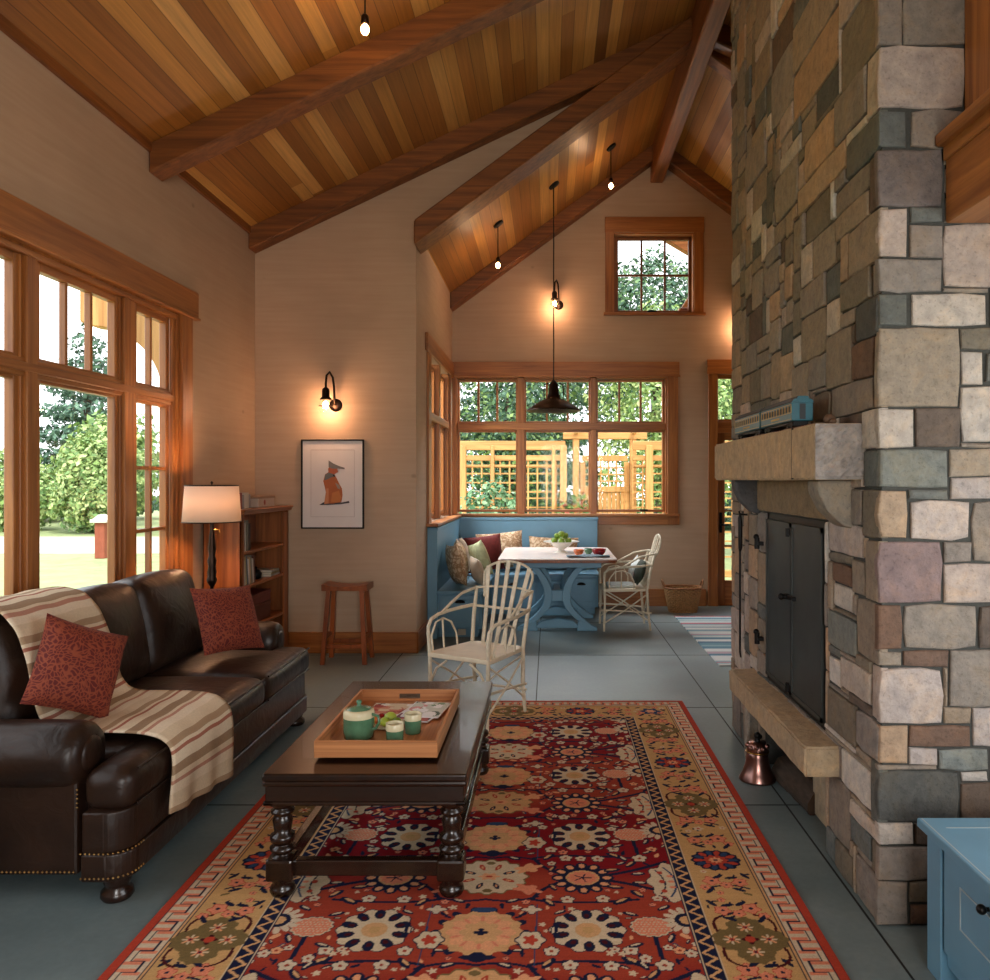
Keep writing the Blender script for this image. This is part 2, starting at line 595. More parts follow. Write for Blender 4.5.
# slate-blue concrete floor
m, nt, b = _new('floor_concrete')
f = noise(nt, coords(nt, (1, 1, 1)), 1.6, 8, 0.65)
g = noise(nt, coords(nt, (1, 1, 1)), 40, 5)
c1 = ramp(nt, f, [(0.25, s2l((86, 102, 106))), (0.5, s2l((108, 124, 127))), (0.75, s2l((132, 145, 145)))])
nt.links.new(mixc(nt, c1, ramp(nt, g, [(0.3, (0.93,) * 3), (0.7, (1.06,) * 3)]), 1.0, 'MULTIPLY'), b.inputs['Base Color'])
nt.links.new(ramp(nt, f, [(0.3, (0.32,) * 3), (0.7, (0.5,) * 3)]), b.inputs['Roughness'])
bump(nt, b, g, 0.05, 0.003)

# lawn, gravel
mat('lawn', (150, 162, 112), 0.9, var=0.2, scale=3)
mat('drive', (190, 186, 176), 0.9, var=0.08, scale=2)

# lamp shade: white linen, light passes through
m, nt, b = _new('shade_linen')
nt.nodes.remove(b)
d = N(nt, 'ShaderNodeBsdfDiffuse'); d.inputs['Color'].default_value = (0.9, 0.82, 0.74, 1)
t = N(nt, 'ShaderNodeBsdfTranslucent'); t.inputs['Color'].default_value = (0.95, 0.8, 0.68, 1)
wv = noise(nt, coords(nt, (1, 1, 1)), 200, 2)
mx = N(nt, 'ShaderNodeMixShader'); mx.inputs[0].default_value = 0.6
nt.links.new(d.outputs[0], mx.inputs[1]); nt.links.new(t.outputs[0], mx.inputs[2])
nt.links.new(mx.outputs[0], nt.nodes['Material Output'].inputs['Surface'])

# red damask pillow
m, nt, b = _new('red_damask')
vo = N(nt, 'ShaderNodeTexVoronoi'); vo.feature = 'DISTANCE_TO_EDGE'; vo.inputs['Scale'].default_value = 62
nv_ = N(nt, 'ShaderNodeTexNoise'); nv_.inputs['Scale'].default_value = 9
cc = coords(nt, (1, 1, 1))
nt.links.new(cc, nv_.inputs['Vector'])
nt.links.new(mixc(nt, cc, nv_.outputs['Color'], 0.12), vo.inputs['Vector'])
nt.links.new(ramp(nt, vo.outputs['Distance'], [(0.05, s2l((136, 62, 36))), (0.18, s2l((88, 16, 12)))]), b.inputs['Base Color'])
b.inputs['Roughness'].default_value = 0.8
# beige floral fabric
m, nt, b = _new('beige_floral')
vo = N(nt, 'ShaderNodeTexVoronoi'); vo.feature = 'DISTANCE_TO_EDGE'; vo.inputs['Scale'].default_value = 18
cc = coords(nt, (1, 1, 1))
nv_ = N(nt, 'ShaderNodeTexNoise'); nv_.inputs['Scale'].default_value = 12; nt.links.new(cc, nv_.inputs['Vector'])
nt.links.new(mixc(nt, cc, nv_.outputs['Color'], 0.15), vo.inputs['Vector'])
nt.links.new(ramp(nt, vo.outputs['Distance'], [(0.05, s2l((164, 130, 96))), (0.2, s2l((214, 190, 158)))]), b.inputs['Base Color'])
b.inputs['Roughness'].default_value = 0.85
# ------------------------------------------------------------------ the shell
WX = -2.635          # west wall of the living room
NX = -1.19           # west wall of the dining nook
PY = 7.17            # partition plane
BY = 9.84            # garden wall
RX = 1.33            # ridge
ZM, SM = 3.76, 0.4742     # main eave height, slope
ZR, SR = 3.80, 0.7341     # rear eave height, slope
def zmain(x):
    return ZM + SM * (x - WX) if x < RX else ZM + SM * (RX - WX) - SM * (x - RX)
def zrear(x):
    return ZR + SR * (x - NX) if x < RX else ZR + SR * (RX - NX) - SR * (x - RX)

def struct(mb, name, m, parent=None, world=False):
    o = mb.build(name, m, parent, world)
    if parent is None:
        o['kind'] = 'structure'
    return o

def wall_rects(mb, ax, c0, c1, a0, a1, z0, z1, holes):
    """boxes of a wall on axis ax ('x': wall plane normal x) leaving rectangular holes (a0,a1,z0,z1)"""
    aa = sorted({a0, a1, *[h[0] for h in holes], *[h[1] for h in holes]})
    for i in range(len(aa) - 1):
        l, r_ = aa[i], aa[i + 1]
        hs = sorted([h for h in holes if h[0] <= l + 1e-6 and h[1] >= r_ - 1e-6], key=lambda h: h[2])
        z = z0
        for h in hs + [(0, 0, z1, z1)]:
            if h[2] > z + 1e-4:
                if ax == 'x': mb.box(c0, c1, l, r_, z, h[2])
                else: mb.box(l, r_, c0, c1, z, h[2])
            z = h[3]

# floor: slabs with scored joints
fl = MB()
fl.box(-2.84, 5.4, -2.9, 10.04, -0.15, 0.0)
struct(fl, 'floor', 'floor_concrete')
js = MB()
for x in (-2.53, -1.31, -0.09, 1.13, 2.35):
    js.box(x - 0.004, x + 0.004, -2.8, 9.84, 0.0, 0.0012)
for y in (0.59, 2.2, 3.815, 5.45, 7.08, 8.7):
    js.box(-2.63, 5.2, y - 0.004, y + 0.004, 0.0, 0.0012)
struct(js, 'floor_joint', 'floor_seam')

# west wall with the tall window opening
mb = MB()
WW = (0.92, 5.84, 0.66, 2.84)
wall_rects(mb, 'x', WX - 0.2, WX, -2.9, PY + 0.2, 0, ZM + 0.05, [WW])
struct(mb, 'wall_west', 'wall_y')
# partition (living room gable seen above the nook roof)
mb = MB()
mb.prism([(WX - 0.2, 0), (NX, 0), (NX, ZM), (RX, zmain(RX) - 0.0), (RX, zmain(RX) + 0.06), (WX - 0.2, ZM - 0.03)], 'y', PY, PY + 0.16)
mb.prism([(RX, zrear(RX) - 0.01), (3.9, zrear(3.9)), (5.4, zmain(5.4)), (5.4, zmain(5.4) + 0.06), (RX, zmain(RX) + 0.06)], 'y', PY, PY + 0.16)
struct(mb, 'wall_partition', 'wall_x')
# nook west wall
mb = MB()
NW = (7.95, 9.50, 1.13, 2.80)
wall_rects(mb, 'x', NX - 0.2, NX, PY + 0.16, BY + 0.2, 0, ZR + 0.03, [NW])
struct(mb, 'wall_nook', 'wall_y')
# garden wall
GW = (-1.15, 1.46, 1.13, 2.83)
DW = (2.03, 3.0, 0.0, 2.85)
UW = (0.78, 1.78, 3.60, 4.59)
mb = MB()
wall_rects(mb, 'y', BY, BY + 0.2, NX - 0.2, 4.05, 0, 3.55, [GW, DW])
for (a, b_, lo) in ((NX - 0.2, UW[0], 3.55), (UW[1], 4.05, 3.55)):
    xs = [a] + ([RX] if a < RX < b_ else []) + [b_]
    poly = [(a, lo), (b_, lo)] + [(x, zrear(x) + 0.05) for x in reversed(xs)]
    mb.prism(poly, 'y', BY, BY + 0.2)
mb.prism([(UW[0], UW[3]), (UW[1], UW[3]), (UW[1], zrear(UW[1]) + 0.05), (RX, zrear(RX) + 0.05), (UW[0], zrear(UW[0]) + 0.05)], 'y', BY, BY + 0.2)
mb.box(UW[0], UW[1], BY, BY + 0.2, 3.55, UW[2])
struct(mb, 'wall_garden', 'wall_x')
# east walls
mb = MB()
wall_rects(mb, 'x', 3.85, 4.05, 4.9, BY + 0.2, 0, 4.05, [])
struct(mb, 'wall_east', 'wall_y')
mb = MB()
wall_rects(mb, 'y', 5.02, 5.22, 2.4, 5.3, 0, 5.2, [])
struct(mb, 'wall_east_return', 'wall_x')
mb = MB()
wall_rects(mb, 'x', 2.25, 2.45, -2.9, 3.0, 0, 5.3, [(0.3, 2.3, 0.85, 2.05)])
struct(mb, 'wall_alcove', 'wall_y')
mb = MB()
wall_rects(mb, 'y', -2.9, -2.7, WX - 0.2, 2.45, 0, 5.7, [(-0.25, 1.75, 0.8, 2.6)])
struct(mb, 'wall_south', 'wall_x')

# ceilings (board layers with thickness)
T = 0.09
for nm, f_, x0, x1, y0, y1 in (('ceiling', zmain, WX - 0.25, RX, -2.95, PY + 0.16), ('ceiling', zmain, RX, 5.4, -2.95, PY - 0.1),
                               ('ceiling', zrear, NX - 0.25, RX, PY + 0.001, BY + 0.25), ('ceiling', zrear, RX, 4.1, PY + 0.001, BY + 0.25)):
    mb = MB()
    mb.prism([(x0, f_(x0)), (x1, f_(x1)), (x1, f_(x1) + T), (x0, f_(x0) + T)], 'y', y0, y1)
    struct(mb, nm, 'ceiling_boards')
mb = MB()   # slate roof skin above the boards
mb.prism([(WX - 0.5, zmain(WX - 0.5) + 0.1), (RX, zmain(RX) + 0.1), (5.5, zmain(5.5) + 0.1), (5.5, zmain(5.5) + 0.2), (RX, zmain(RX) + 0.2), (WX - 0.5, zmain(WX - 0.5) + 0.2)], 'y', -3.0, PY + 0.16)
mb.prism([(NX - 0.3, zrear(NX - 0.3) + 0.1), (RX, zrear(RX) + 0.1), (4.2, zrear(4.2) + 0.1), (4.2, zrear(4.2) + 0.2), (RX, zrear(RX) + 0.2), (NX - 0.3, zrear(NX - 0.3) + 0.2)], 'y', PY + 0.17, BY + 0.3)
struct(mb, 'roof', 'roof_out')

# roof timbers: each sloped beam is its own piece
def rafter(f_, x0, x1, y0, y1, h, nm='trim_1', m='beam_x'):
    mb = MB()
    mb.prism([(x0, f_(x0) - h), (x1, f_(x1) - h), (x1, f_(x1) + 0.01), (x0, f_(x0) + 0.01)], 'y', y0, y1, 0.012)
    return struct(mb, nm, m)
rafter(zmain, WX, RX - 0.06, 5.26, 5.44, 0.19)
rafter(zmain, WX, RX - 0.06, 7.005, PY, 0.19)
rafter(zmain, WX, RX - 0.06, 3.36, 3.54, 0.19)
rafter(zmain, WX, RX - 0.06, 1.46, 1.64, 0.19)
rafter(zmain, RX + 0.06, 5.3, 7.0, 7.15, 0.19)
rafter(zmain, RX + 0.06, 5.3, 5.26, 5.44, 0.19)
rafter(zrear, NX + 0.012, RX - 0.06, 6.97, 7.33, 0.2)
rafter(zrear, RX + 0.06, 3.85, 7.16, 7.34, 0.21)
rafter(zrear, NX, RX - 0.06, 9.62, BY, 0.19)
rafter(zrear, RX + 0.06, 3.85, 9.62, BY, 0.19)
mb = MB()
mb.box(1.245, 1.40, 5.05, BY, 5.2, 5.64, 0.012)
struct(mb, 'trim_2', 'beam_y')
mb = MB()   # thin eave trim where the west wall meets the boards
mb.box(WX, WX + 0.025, -2.7, PY, ZM - 0.05, ZM + 0.02)
struct(mb, 'trim_3', 'beam_y')

# baseboards
def bboard(nm, m, x0, x1, y0, y1, h=0.2):
    mb = MB()
    mb.box(x0, x1, y0, y1, 0, h, 0.006)
    struct(mb, nm, m)
bboard('baseboard_partition', 'fir_x', WX, NX + 0.02, PY - 0.022, PY, 0.19)
bboard('baseboard_nook', 'fir_y', NX, NX + 0.022, PY - 0.022, 7.80, 0.19)
bboard('baseboard_garden', 'fir_x', 0.66, 1.93, BY - 0.022, BY, 0.21)
bboard('baseboard_west', 'fir_y', WX, WX + 0.022, -2.6, PY - 0.03, 0.19)

# ------------------------------------------------------------------ windows
def wpiece(parent, name, m, boxes, bev=0.004):
    mb = MB()
    for bx_ in boxes:
        mb.box(*bx_, bev)
    return mb.build(name, m, parent)

# the west window: plane x, outer face of glass at WX-0.10
def west_window():
    w = thing('window_1', kind='structure')
    X0, X1 = WX - 0.17, WX - 0.06            # frame depth
    y0, y1, z0, z1 = 1.05, 5.70, 0.66, 2.72
    wpiece(w, 'window_jamb', 'fir_z', [(WX - 0.09, WX - 0.002, 5.70, 5.84, 0.66, 2.84), (WX - 0.09, WX - 0.002, 0.92, 1.05, 0.66, 2.84), (WX - 0.09, WX - 0.002, 1.05, 5.70, 2.72, 2.84)])
    posts = [1.12 - 0.07, 2.10, 3.05, 4.0, 4.94]
    G = [(1.15, 2.10), (2.30, 3.05), (3.26, 3.988), (4.198, 4.922), (5.183, 5.579)]
    zb, zt0, zt1, ztop = 0.78, 2.057, 2.187, 2.645
    # casing on the wall
    wpiece(w, 'window_casing', 'fir_z', [(WX, WX + 0.028, 5.70, 5.86, z0 - 0.1, 2.75), (WX, WX + 0.028, 0.9, 1.05, z0 - 0.1, 2.75)])
    wpiece(w, 'window_casing', 'fir_y', [(WX, WX + 0.034, 0.84, 5.945, 2.745, 2.935), (WX, WX + 0.045, 0.84, 5.955, 2.73, 2.75), (WX, WX + 0.03, 0.88, 5.9, z0 - 0.14, z0 - 0.02)])
    wpiece(w, 'window_sill', 'fir_y', [(WX - 0.06, WX + 0.06, 0.86, 5.9, z0 - 0.02, z0 + 0.015)])
    # jambs
    wpiece(w, 'window_jamb', 'fir_z', [(WX - 0.09, WX, 5.665, 5.70, z0, z1), (WX - 0.09, WX, 1.05, 1.085, z0, z1)])
    wpiece(w, 'window_jamb', 'fir_y', [(WX - 0.09, WX, 1.085, 5.665, z1 - 0.03, z1), (WX - 0.2, WX - 0.06, 1.085, 5.665, z0 + 0.0, z0 + 0.03)])
    wpiece(w, 'window_stop', 'fir_z', [(WX - 0.034, WX - 0.01, 5.62, 5.665, z0, z1 - 0.03)])
    # posts between the units, stepped
    for a, b_ in ((4.025, 4.16), (4.96, 5.145), (3.09, 3.22), (2.14, 2.26)):
        wpiece(w, 'window_post', 'fir_z', [(WX - 0.09, WX - 0.006, a + 0.025, b_ - 0.025, z0 + 0.03, z1 - 0.03), (WX - 0.09, WX - 0.025, a, b_, z0 + 0.03, z1 - 0.03)])
    wpiece(w, 'transom_bar', 'fir_y', [(WX - 0.089, WX - 0.003, 1.085, 5.62, 2.10, 2.145), (WX - 0.088, WX - 0.02, 1.085, 5.62, 2.075, 2.17)])
    for i, (a, b_) in enumerate(G):
        side = i in (4,)
        # lower sash + upper sash
        for (p, q) in ((zb, zt0), (zt1, ztop)):
            e = 0.045
            wpiece(w, 'window_sash', 'fir_z', [(WX - 0.085, WX - 0.035, a - e, a, p - e, q + e), (WX - 0.085, WX - 0.035, b_, b_ + e, p - e, q + e)])
            wpiece(w, 'window_sash', 'fir_y', [(WX - 0.085, WX - 0.035, a, b_, p - e, p), (WX - 0.085, WX - 0.035, a, b_, q, q + e)])
            bars = []
            if p == zt1:
                n = 2 if side else 3
                for k in range(1, n):
                    yy = a + (b_ - a) * k / n
                    bars.append((WX - 0.08, WX - 0.04, yy - 0.012, yy + 0.012, p, q))
            elif side:
                yy = (a + b_) / 2
                bars.append((WX - 0.08, WX - 0.04, yy - 0.012, yy + 0.012, p, q))
                for zz in (1.63, 1.215):
                    bars.append((WX - 0.08, WX - 0.04, a, b_, zz - 0.012, zz + 0.012))
            if bars:
                wpiece(w, 'window_muntin', 'fir_z', bars)
            mb = MB(); mb.box(WX - 0.062, WX - 0.058, a, b_, p, q)
            mb.build('window_glass', 'glass', w)
west_window()

def frame_y(w, Y, a, b_, p, q, e, nx=1, nz=1, m1='fir_z', m2='fir_x', d=(0.05, 0.11)):
    """a sash in a wall whose plane is y: glass a..b_, p..q, with muntins"""
    y0, y1 = Y + d[0], Y + d[1]
    wpiece(w, 'window_sash', m1, [(a - e, a, y0, y1, p - e, q + e), (b_, b_ + e, y0, y1, p - e, q + e)])
    wpiece(w, 'window_sash', m2, [(a, b_, y0, y1, p - e, p), (a, b_, y0, y1, q, q + e)])
    bars = [(a + (b_ - a) * k / nx - 0.013, a + (b_ - a) * k / nx + 0.013, y0 + 0.01, y1 - 0.01, p, q) for k in range(1, nx)]
    bars += [(a, b_, y0 + 0.01, y1 - 0.01, p + (q - p) * k / nz - 0.013, p + (q - p) * k / nz + 0.013) for k in range(1, nz)]
    if bars:
        wpiece(w, 'window_muntin', m1, bars)
    mb = MB(); mb.box(a, b_, (y0 + y1) / 2 - 0.002, (y0 + y1) / 2 + 0.002, p, q)
    mb.build('window_glass', 'glass', w)

# garden window
w = thing('window_2', kind='structure')
for (a, b_) in ((-1.105, -0.41), (-0.283, 0.49), (0.605, 1.40)):
    frame_y(w, BY, a, b_, 1.185, 2.14, 0.03)
    frame_y(w, BY, a, b_, 2.275, 2.765, 0.03, 3)
wpiece(w, 'window_post', 'fir_z', [(-0.39, -0.303, BY + 0.0, BY + 0.14, 1.13, 2.83), (0.51, 0.585, BY + 0.0, BY + 0.14, 1.13, 2.83), (-1.15, -1.13, BY, BY + 0.2, 1.13, 2.83), (1.43, 1.46, BY, BY + 0.2, 1.13, 2.83)])
wpiece(w, 'transom_bar', 'fir_x', [(-1.128, 1.428, BY - 0.006, BY + 0.138, 2.167, 2.248)])
wpiece(w, 'window_jamb', 'fir_x', [(-1.13, 1.43, BY, BY + 0.2, 2.80, 2.83)])
wpiece(w, 'window_casing', 'fir_x', [(-1.19, 1.60, BY - 0.03, BY, 2.83, 3.0), (-1.19, 1.61, BY - 0.04, BY, 2.815, 2.835)])
wpiece(w, 'window_casing', 'fir_z', [(1.455, 1.585, BY - 0.024, BY, 1.0, 2.82), (-1.19, -1.14, BY - 0.024, BY, 1.1, 2.82)])
wpiece(w, 'window_sill', 'fir_x', [(-1.19, 1.60, BY - 0.06, BY + 0.06, 1.105, 1.135)])
wpiece(w, 'window_casing', 'fir_x', [(0.60, 1.60, BY - 0.022, BY, 1.0, 1.105)])
wpiece(w, 'window_latch', 'black_iron', [(1.12, 1.22, BY + 0.02, BY + 0.05, 1.17, 1.19)])

# nook west window (seen very obliquely)
w = thing('window_3', kind='structure')
def frame_x(w, X, a, b_, p, q, e, ny=1):
    x0, x1 = X - 0.11, X - 0.05
    wpiece(w, 'window_sash', 'fir_z', [(x0, x1, a - e, a, p - e, q + e), (x0, x1, b_, b_ + e, p - e, q + e)])
    wpiece(w, 'window_sash', 'fir_y', [(x0, x1, a, b_, p - e, p), (x0, x1, a, b_, q, q + e)])
    if ny > 1:
        wpiece(w, 'window_muntin', 'fir_z', [(x0 + 0.01, x1 - 0.01, a + (b_ - a) * k / ny - 0.013, a + (b_ - a) * k / ny + 0.013, p, q) for k in range(1, ny)])
    mb = MB(); mb.box((x0 + x1) / 2 - 0.002, (x0 + x1) / 2 + 0.002, a, b_, p, q)
    mb.build('window_glass', 'glass', w)
for (a, b_) in ((8.05, 8.65), (8.82, 9.42)):
    frame_x(w, NX, a, b_, 1.2, 2.12, 0.04)
    frame_x(w, NX, a, b_, 2.27, 2.72, 0.04, 2)
wpiece(w, 'window_post', 'fir_z', [(NX - 0.14, NX, 8.69, 8.78, 1.13, 2.8), (NX - 0.2, NX, 7.95, 7.99, 1.13, 2.8), (NX - 0.2, NX, 9.46, 9.5, 1.13, 2.8)])
wpiece(w, 'transom_bar', 'fir_y', [(NX - 0.14, NX + 0.005, 7.95, 9.5, 2.16, 2.235)])
wpiece(w, 'window_casing', 'fir_y', [(NX, NX + 0.028, 7.68, BY - 0.03, 2.80, 2.97)])
wpiece(w, 'window_casing', 'fir_z', [(NX, NX + 0.024, 7.78, 7.95, 1.10, 2.80), (NX, NX + 0.024, 9.5, 9.64, 1.10, 2.80)])
wpiece(w, 'window_sill', 'fir_y', [(NX - 0.05, NX + 0.12, 7.74, BY - 0.06, 1.098, 1.125)])

# gable window
w = thing('window_4', kind='structure')
frame_y(w, BY, 0.86, 1.735, 3.66, 4.535, 0.062, 3, 2, 'beam_z', 'beam_x', (0.11, 0.16))
wpiece(w, 'window_jamb', 'fir_z', [(0.78, 0.80, BY, BY + 0.2, 3.6, 4.59), (1.77, 1.79, BY, BY + 0.2, 3.6, 4.59)])
wpiece(w, 'window_jamb', 'fir_x', [(0.78, 1.79, BY, BY + 0.2, 4.575, 4.60)])
wpiece(w, 'window_casing', 'fir_z', [(0.69, 0.80, BY - 0.022, BY, 3.6, 4.60), (1.78, 1.90, BY - 0.022, BY, 3.6, 4.60)])
wpiece(w, 'window_casing', 'fir_x', [(0.685, 1.905, BY - 0.028, BY, 4.59, 4.78), (0.67, 1.92, BY - 0.05, BY + 0.1, 3.57, 3.605)])
wpiece(w, 'window_latch', 'black_iron', [(1.22, 1.34, BY + 0.07, BY + 0.1, 3.63, 3.655)])

# glazed garden door with a transom light
d_ = thing('door_1', kind='structure')
wpiece(d_, 'door_casing', 'fir_z', [(1.955, 2.075, BY - 0.024, BY, 0, 2.86), (2.95, 3.07, BY - 0.024, BY, 0, 2.86)])
wpiece(d_, 'door_casing', 'fir_x', [(1.94, 3.09, BY - 0.03, BY, 2.85, 3.03), (2.05, 2.98, BY + 0.0, BY + 0.14, 2.13, 2.27)])
wpiece(d_, 'door_stile', 'fir_z', [(2.03, 2.075, BY, BY + 0.2, 0, 2.85), (2.075, 2.17, BY + 0.03, BY + 0.08, 0, 2.13), (2.86, 2.955, BY + 0.03, BY + 0.08, 0, 2.13)])
wpiece(d_, 'door_rail', 'fir_x', [(2.17, 2.86, BY + 0.03, BY + 0.08, 2.04, 2.13), (2.17, 2.86, BY + 0.03, BY + 0.08, 0, 0.31)])
wpiece(d_, 'door_muntin', 'fir_x', [(2.17, 2.86, BY + 0.04, BY + 0.07, z - 0.012, z + 0.012) for z in (0.735, 1.17, 1.6)] + [(2.5, 2.53, BY + 0.04, BY + 0.07, 0.31, 2.04)])
mb = MB(); mb.box(2.17, 2.86, BY + 0.053, BY + 0.057, 0.31, 2.04); mb.build('door_glass', 'glass', d_)
mb = MB(); mb.box(2.08, 2.95, BY + 0.053, BY + 0.057, 2.27, 2.82); mb.build('transom_glass', 'glass', d_)
wpiece(d_, 'transom_frame', 'fir_x', [(2.075, 2.95, BY + 0.03, BY + 0.08, 2.27, 2.3), (2.075, 2.95, BY + 0.03, BY + 0.08, 2.8, 2.85)])
h = MB(); h.box(2.10, 2.135, BY + 0.015, BY + 0.03, 0.9, 1.15, 0.004); h.cyl((2.117, BY + 0.03, 1.0), (2.117, BY - 0.03, 1.0), 0.012); h.tube([(2.117, BY - 0.03, 1.0), (2.2, BY - 0.03, 1.0)], 0.01)
h.build('door_handle', 'black_iron', d_)

# upper wooden ledge and corner post over the alcove
mb = MB()
mb.box(1.375, 2.25, -1.5, 2.774, 2.44, 2.66, 0.004)
mb.box(1.365, 2.25, -1.5, 2.773, 2.655, 2.705, 0.004)
struct(mb, 'trim_4', 'fir_y')
mb = MB()
mb.box(1.335, 2.25, -1.5, 2.77, 2.70, 2.745, 0.008)
struct(mb, 'trim_5', 'fir_y')
mb = MB()
mb.box(1.44, 1.60, 2.60, 2.774, 2.745, 5.3, 0.004)
mb.box(1.50, 1.54, 2.585, 2.60, 2.745, 5.3, 0.004)
struct(mb, 'trim_6', 'fir_z')
# ------------------------------------------------------------------ stone chimney with its fireplace
CX, CYN, CYF = 1.148, 2.774, 5.04      # west face, south face, north edge
CTOP = 5.75
chim = thing('stone_fireplace', 'tall grey and tan ashlar stone fireplace with iron doors and a thick mantel', 'fireplace', (1.9, 3.9, 0))

PAL = {'pink': (176, 160, 152), 'pale': (186, 176, 166), 'slate': (98, 106, 104), 'dslate': (84, 90, 90), 'tan': (150, 132, 108),
       'olive': (124, 114, 94), 'brown': (104, 86, 72), 'rust': (118, 84, 60), 'orange': (178, 144, 104), 'purple': (130, 106, 110),
       'grey': (138, 128, 120), 'white': (194, 190, 182), 'teal': (112, 124, 122), 'mott': (146, 132, 116), 'plum': (116, 102, 98)}
NEAR = [  # px0, px1, py0, py1, colour
 (880, 904, -12, 43, 'grey'), (904, 966, -12, 41, 'mott'), (880, 966, 42, 108, 'pink'), (880, 909, 108, 147, 'slate'), (909, 966, 108, 147, 'grey'),
 (880, 944, 147, 207, 'plum'), (880, 909, 207, 258, 'pink'), (909, 945, 207, 222, 'slate'), (909, 942, 222, 258, 'grey'), (945, 1010, 222, 286, 'pink'),
 (880, 941, 258, 292, 'grey'), (941, 945, 258, 286, 'grey'), (880, 911, 292, 330, 'slate'), (911, 987, 289, 329, 'pale'), (987, 1030, 287, 329, 'dslate'),
 (880, 962, 329, 409, 'tan'), (962, 1020, 329, 349, 'olive'), (962, 985, 349, 387, 'pale'), (985, 1020, 349, 387, 'slate'), (962, 1020, 387, 445, 'pale'),
 (880, 912, 409, 451, 'pale'), (912, 962, 409, 450, 'brown'), (880, 949, 451, 490, 'teal'), (949, 1010, 446, 479, 'tan'), (949, 1020, 479, 503, 'pink'),
 (908, 949, 490, 503, 'slate'), (880, 908, 490, 540, 'orange'), (908, 970, 503, 540, 'pink'), (970, 1020, 503, 564, 'mott'), (947, 970, 540, 564, 'grey'),
 (880, 946, 540, 602, 'purple'), (946, 1030, 564, 602, 'pink'), (880, 905, 602, 650, 'rust'), (905, 981, 602, 650, 'mott'), (981, 1040, 602, 650, 'brown'),
 (880, 904, 650, 667, 'tan'), (904, 948, 650, 667, 'rust'), (948, 1020, 650, 707, 'mott'), (880, 941, 667, 725, 'pink'), (941, 970, 703, 725, 'tan'), (941, 948, 667, 703, 'grey'),
 (970, 1030, 707, 750, 'pink'), (880, 911, 725, 766, 'orange'), (911, 970, 725, 749, 'rust'), (911, 937, 749, 767, 'pink'), (937, 987, 749, 771, 'teal'),
 (880, 958, 767, 826, 'dslate'), (958, 990, 771, 784, 'pale'), (958, 1010, 784, 830, 'brown'), (880, 913, 826, 848, 'pale'), (913, 930, 826, 848, 'brown'),
 (880, 935, 848, 882, 'grey'), (880, 908, 882, 927, 'grey'), (908, 935, 882, 903, 'olive'), (908, 935, 903, 927, 'rust')]
WEST = [  # pxL, pxR, y top, y bottom at right edge, colour
 (862, 880, 490, 540, 'olive'), (867, 880, 540, 602, 'tan'), (827, 861, 525, 559, 'pink'), (851, 867, 560, 597, 'tan'), (833, 851, 567, 588, 'rust'),
 (834, 856, 588, 617, 'white'), (827, 833, 560, 612, 'tan'), (827, 855, 617, 658, 'teal'), (855, 880, 602, 667, 'tan'), (827, 840, 659, 690, 'white'),
 (840, 871, 671, 710, 'pale'), (855, 871, 660, 671, 'olive'), (871, 880, 667, 724, 'pink'), (827, 855, 706, 751, 'olive'), (855, 880, 725, 767, 'grey'),
 (855, 871, 757, 771, 'tan'), (840, 871, 772, 811, 'white'), (871, 880, 767, 826, 'slate'), (849, 880, 826, 848, 'pale'), (827, 852, 796, 860, 'mott'),
 (852, 871, 837, 867, 'slate'), (871, 880, 848, 882, 'olive'), (825, 834, 842, 866, 'teal'), (834, 854, 862, 892, 'olive'), (855, 880, 882, 927, 'grey'),
 (862, 880, 450, 490, 'slate'), (862, 880, 409, 450, 'pale'),
 (856, 880, 293, 332, 'dslate'), (872, 880, 329, 409, 'orange'), (851, 872, 341, 377, 'rust'), (826, 855, 325, 382, 'tan'), (840, 855, 309, 323, 'mott'),
 (832, 871, 379, 414, 'grey'), (814, 832, 388, 416, 'olive'), (810, 826, 352, 386, 'grey'), (800, 827, 303, 352, 'tan'), (841, 871, 268, 300, 'olive'),
 (847, 880, 207, 259, 'tan'), (871, 880, 259, 292, 'grey'), (846, 880, 110, 147, 'slate'), (868, 880, 149, 207, 'brown'), (834, 868, 168, 190, 'mott'),
 (834, 868, 190, 221, 'tan'), (805, 831, 186, 222, 'olive'), (798, 845, 138, 170, 'orange'), (840, 880, -30, 43, 'olive'), (867, 880, 43, 108, 'pale'),
 (835, 867, 62, 110, 'grey'), (815, 839, 61, 92, 'dslate'), (794, 839, 6, 60, 'orange'), (794, 838, -50, 5, 'tan'), (771, 794, 33, 98, 'grey'),
 (812, 834, 226, 262, 'tan'), (800, 818, 100, 128, 'tan'), (776, 800, 150, 200, 'mott')]
Q = 0.02
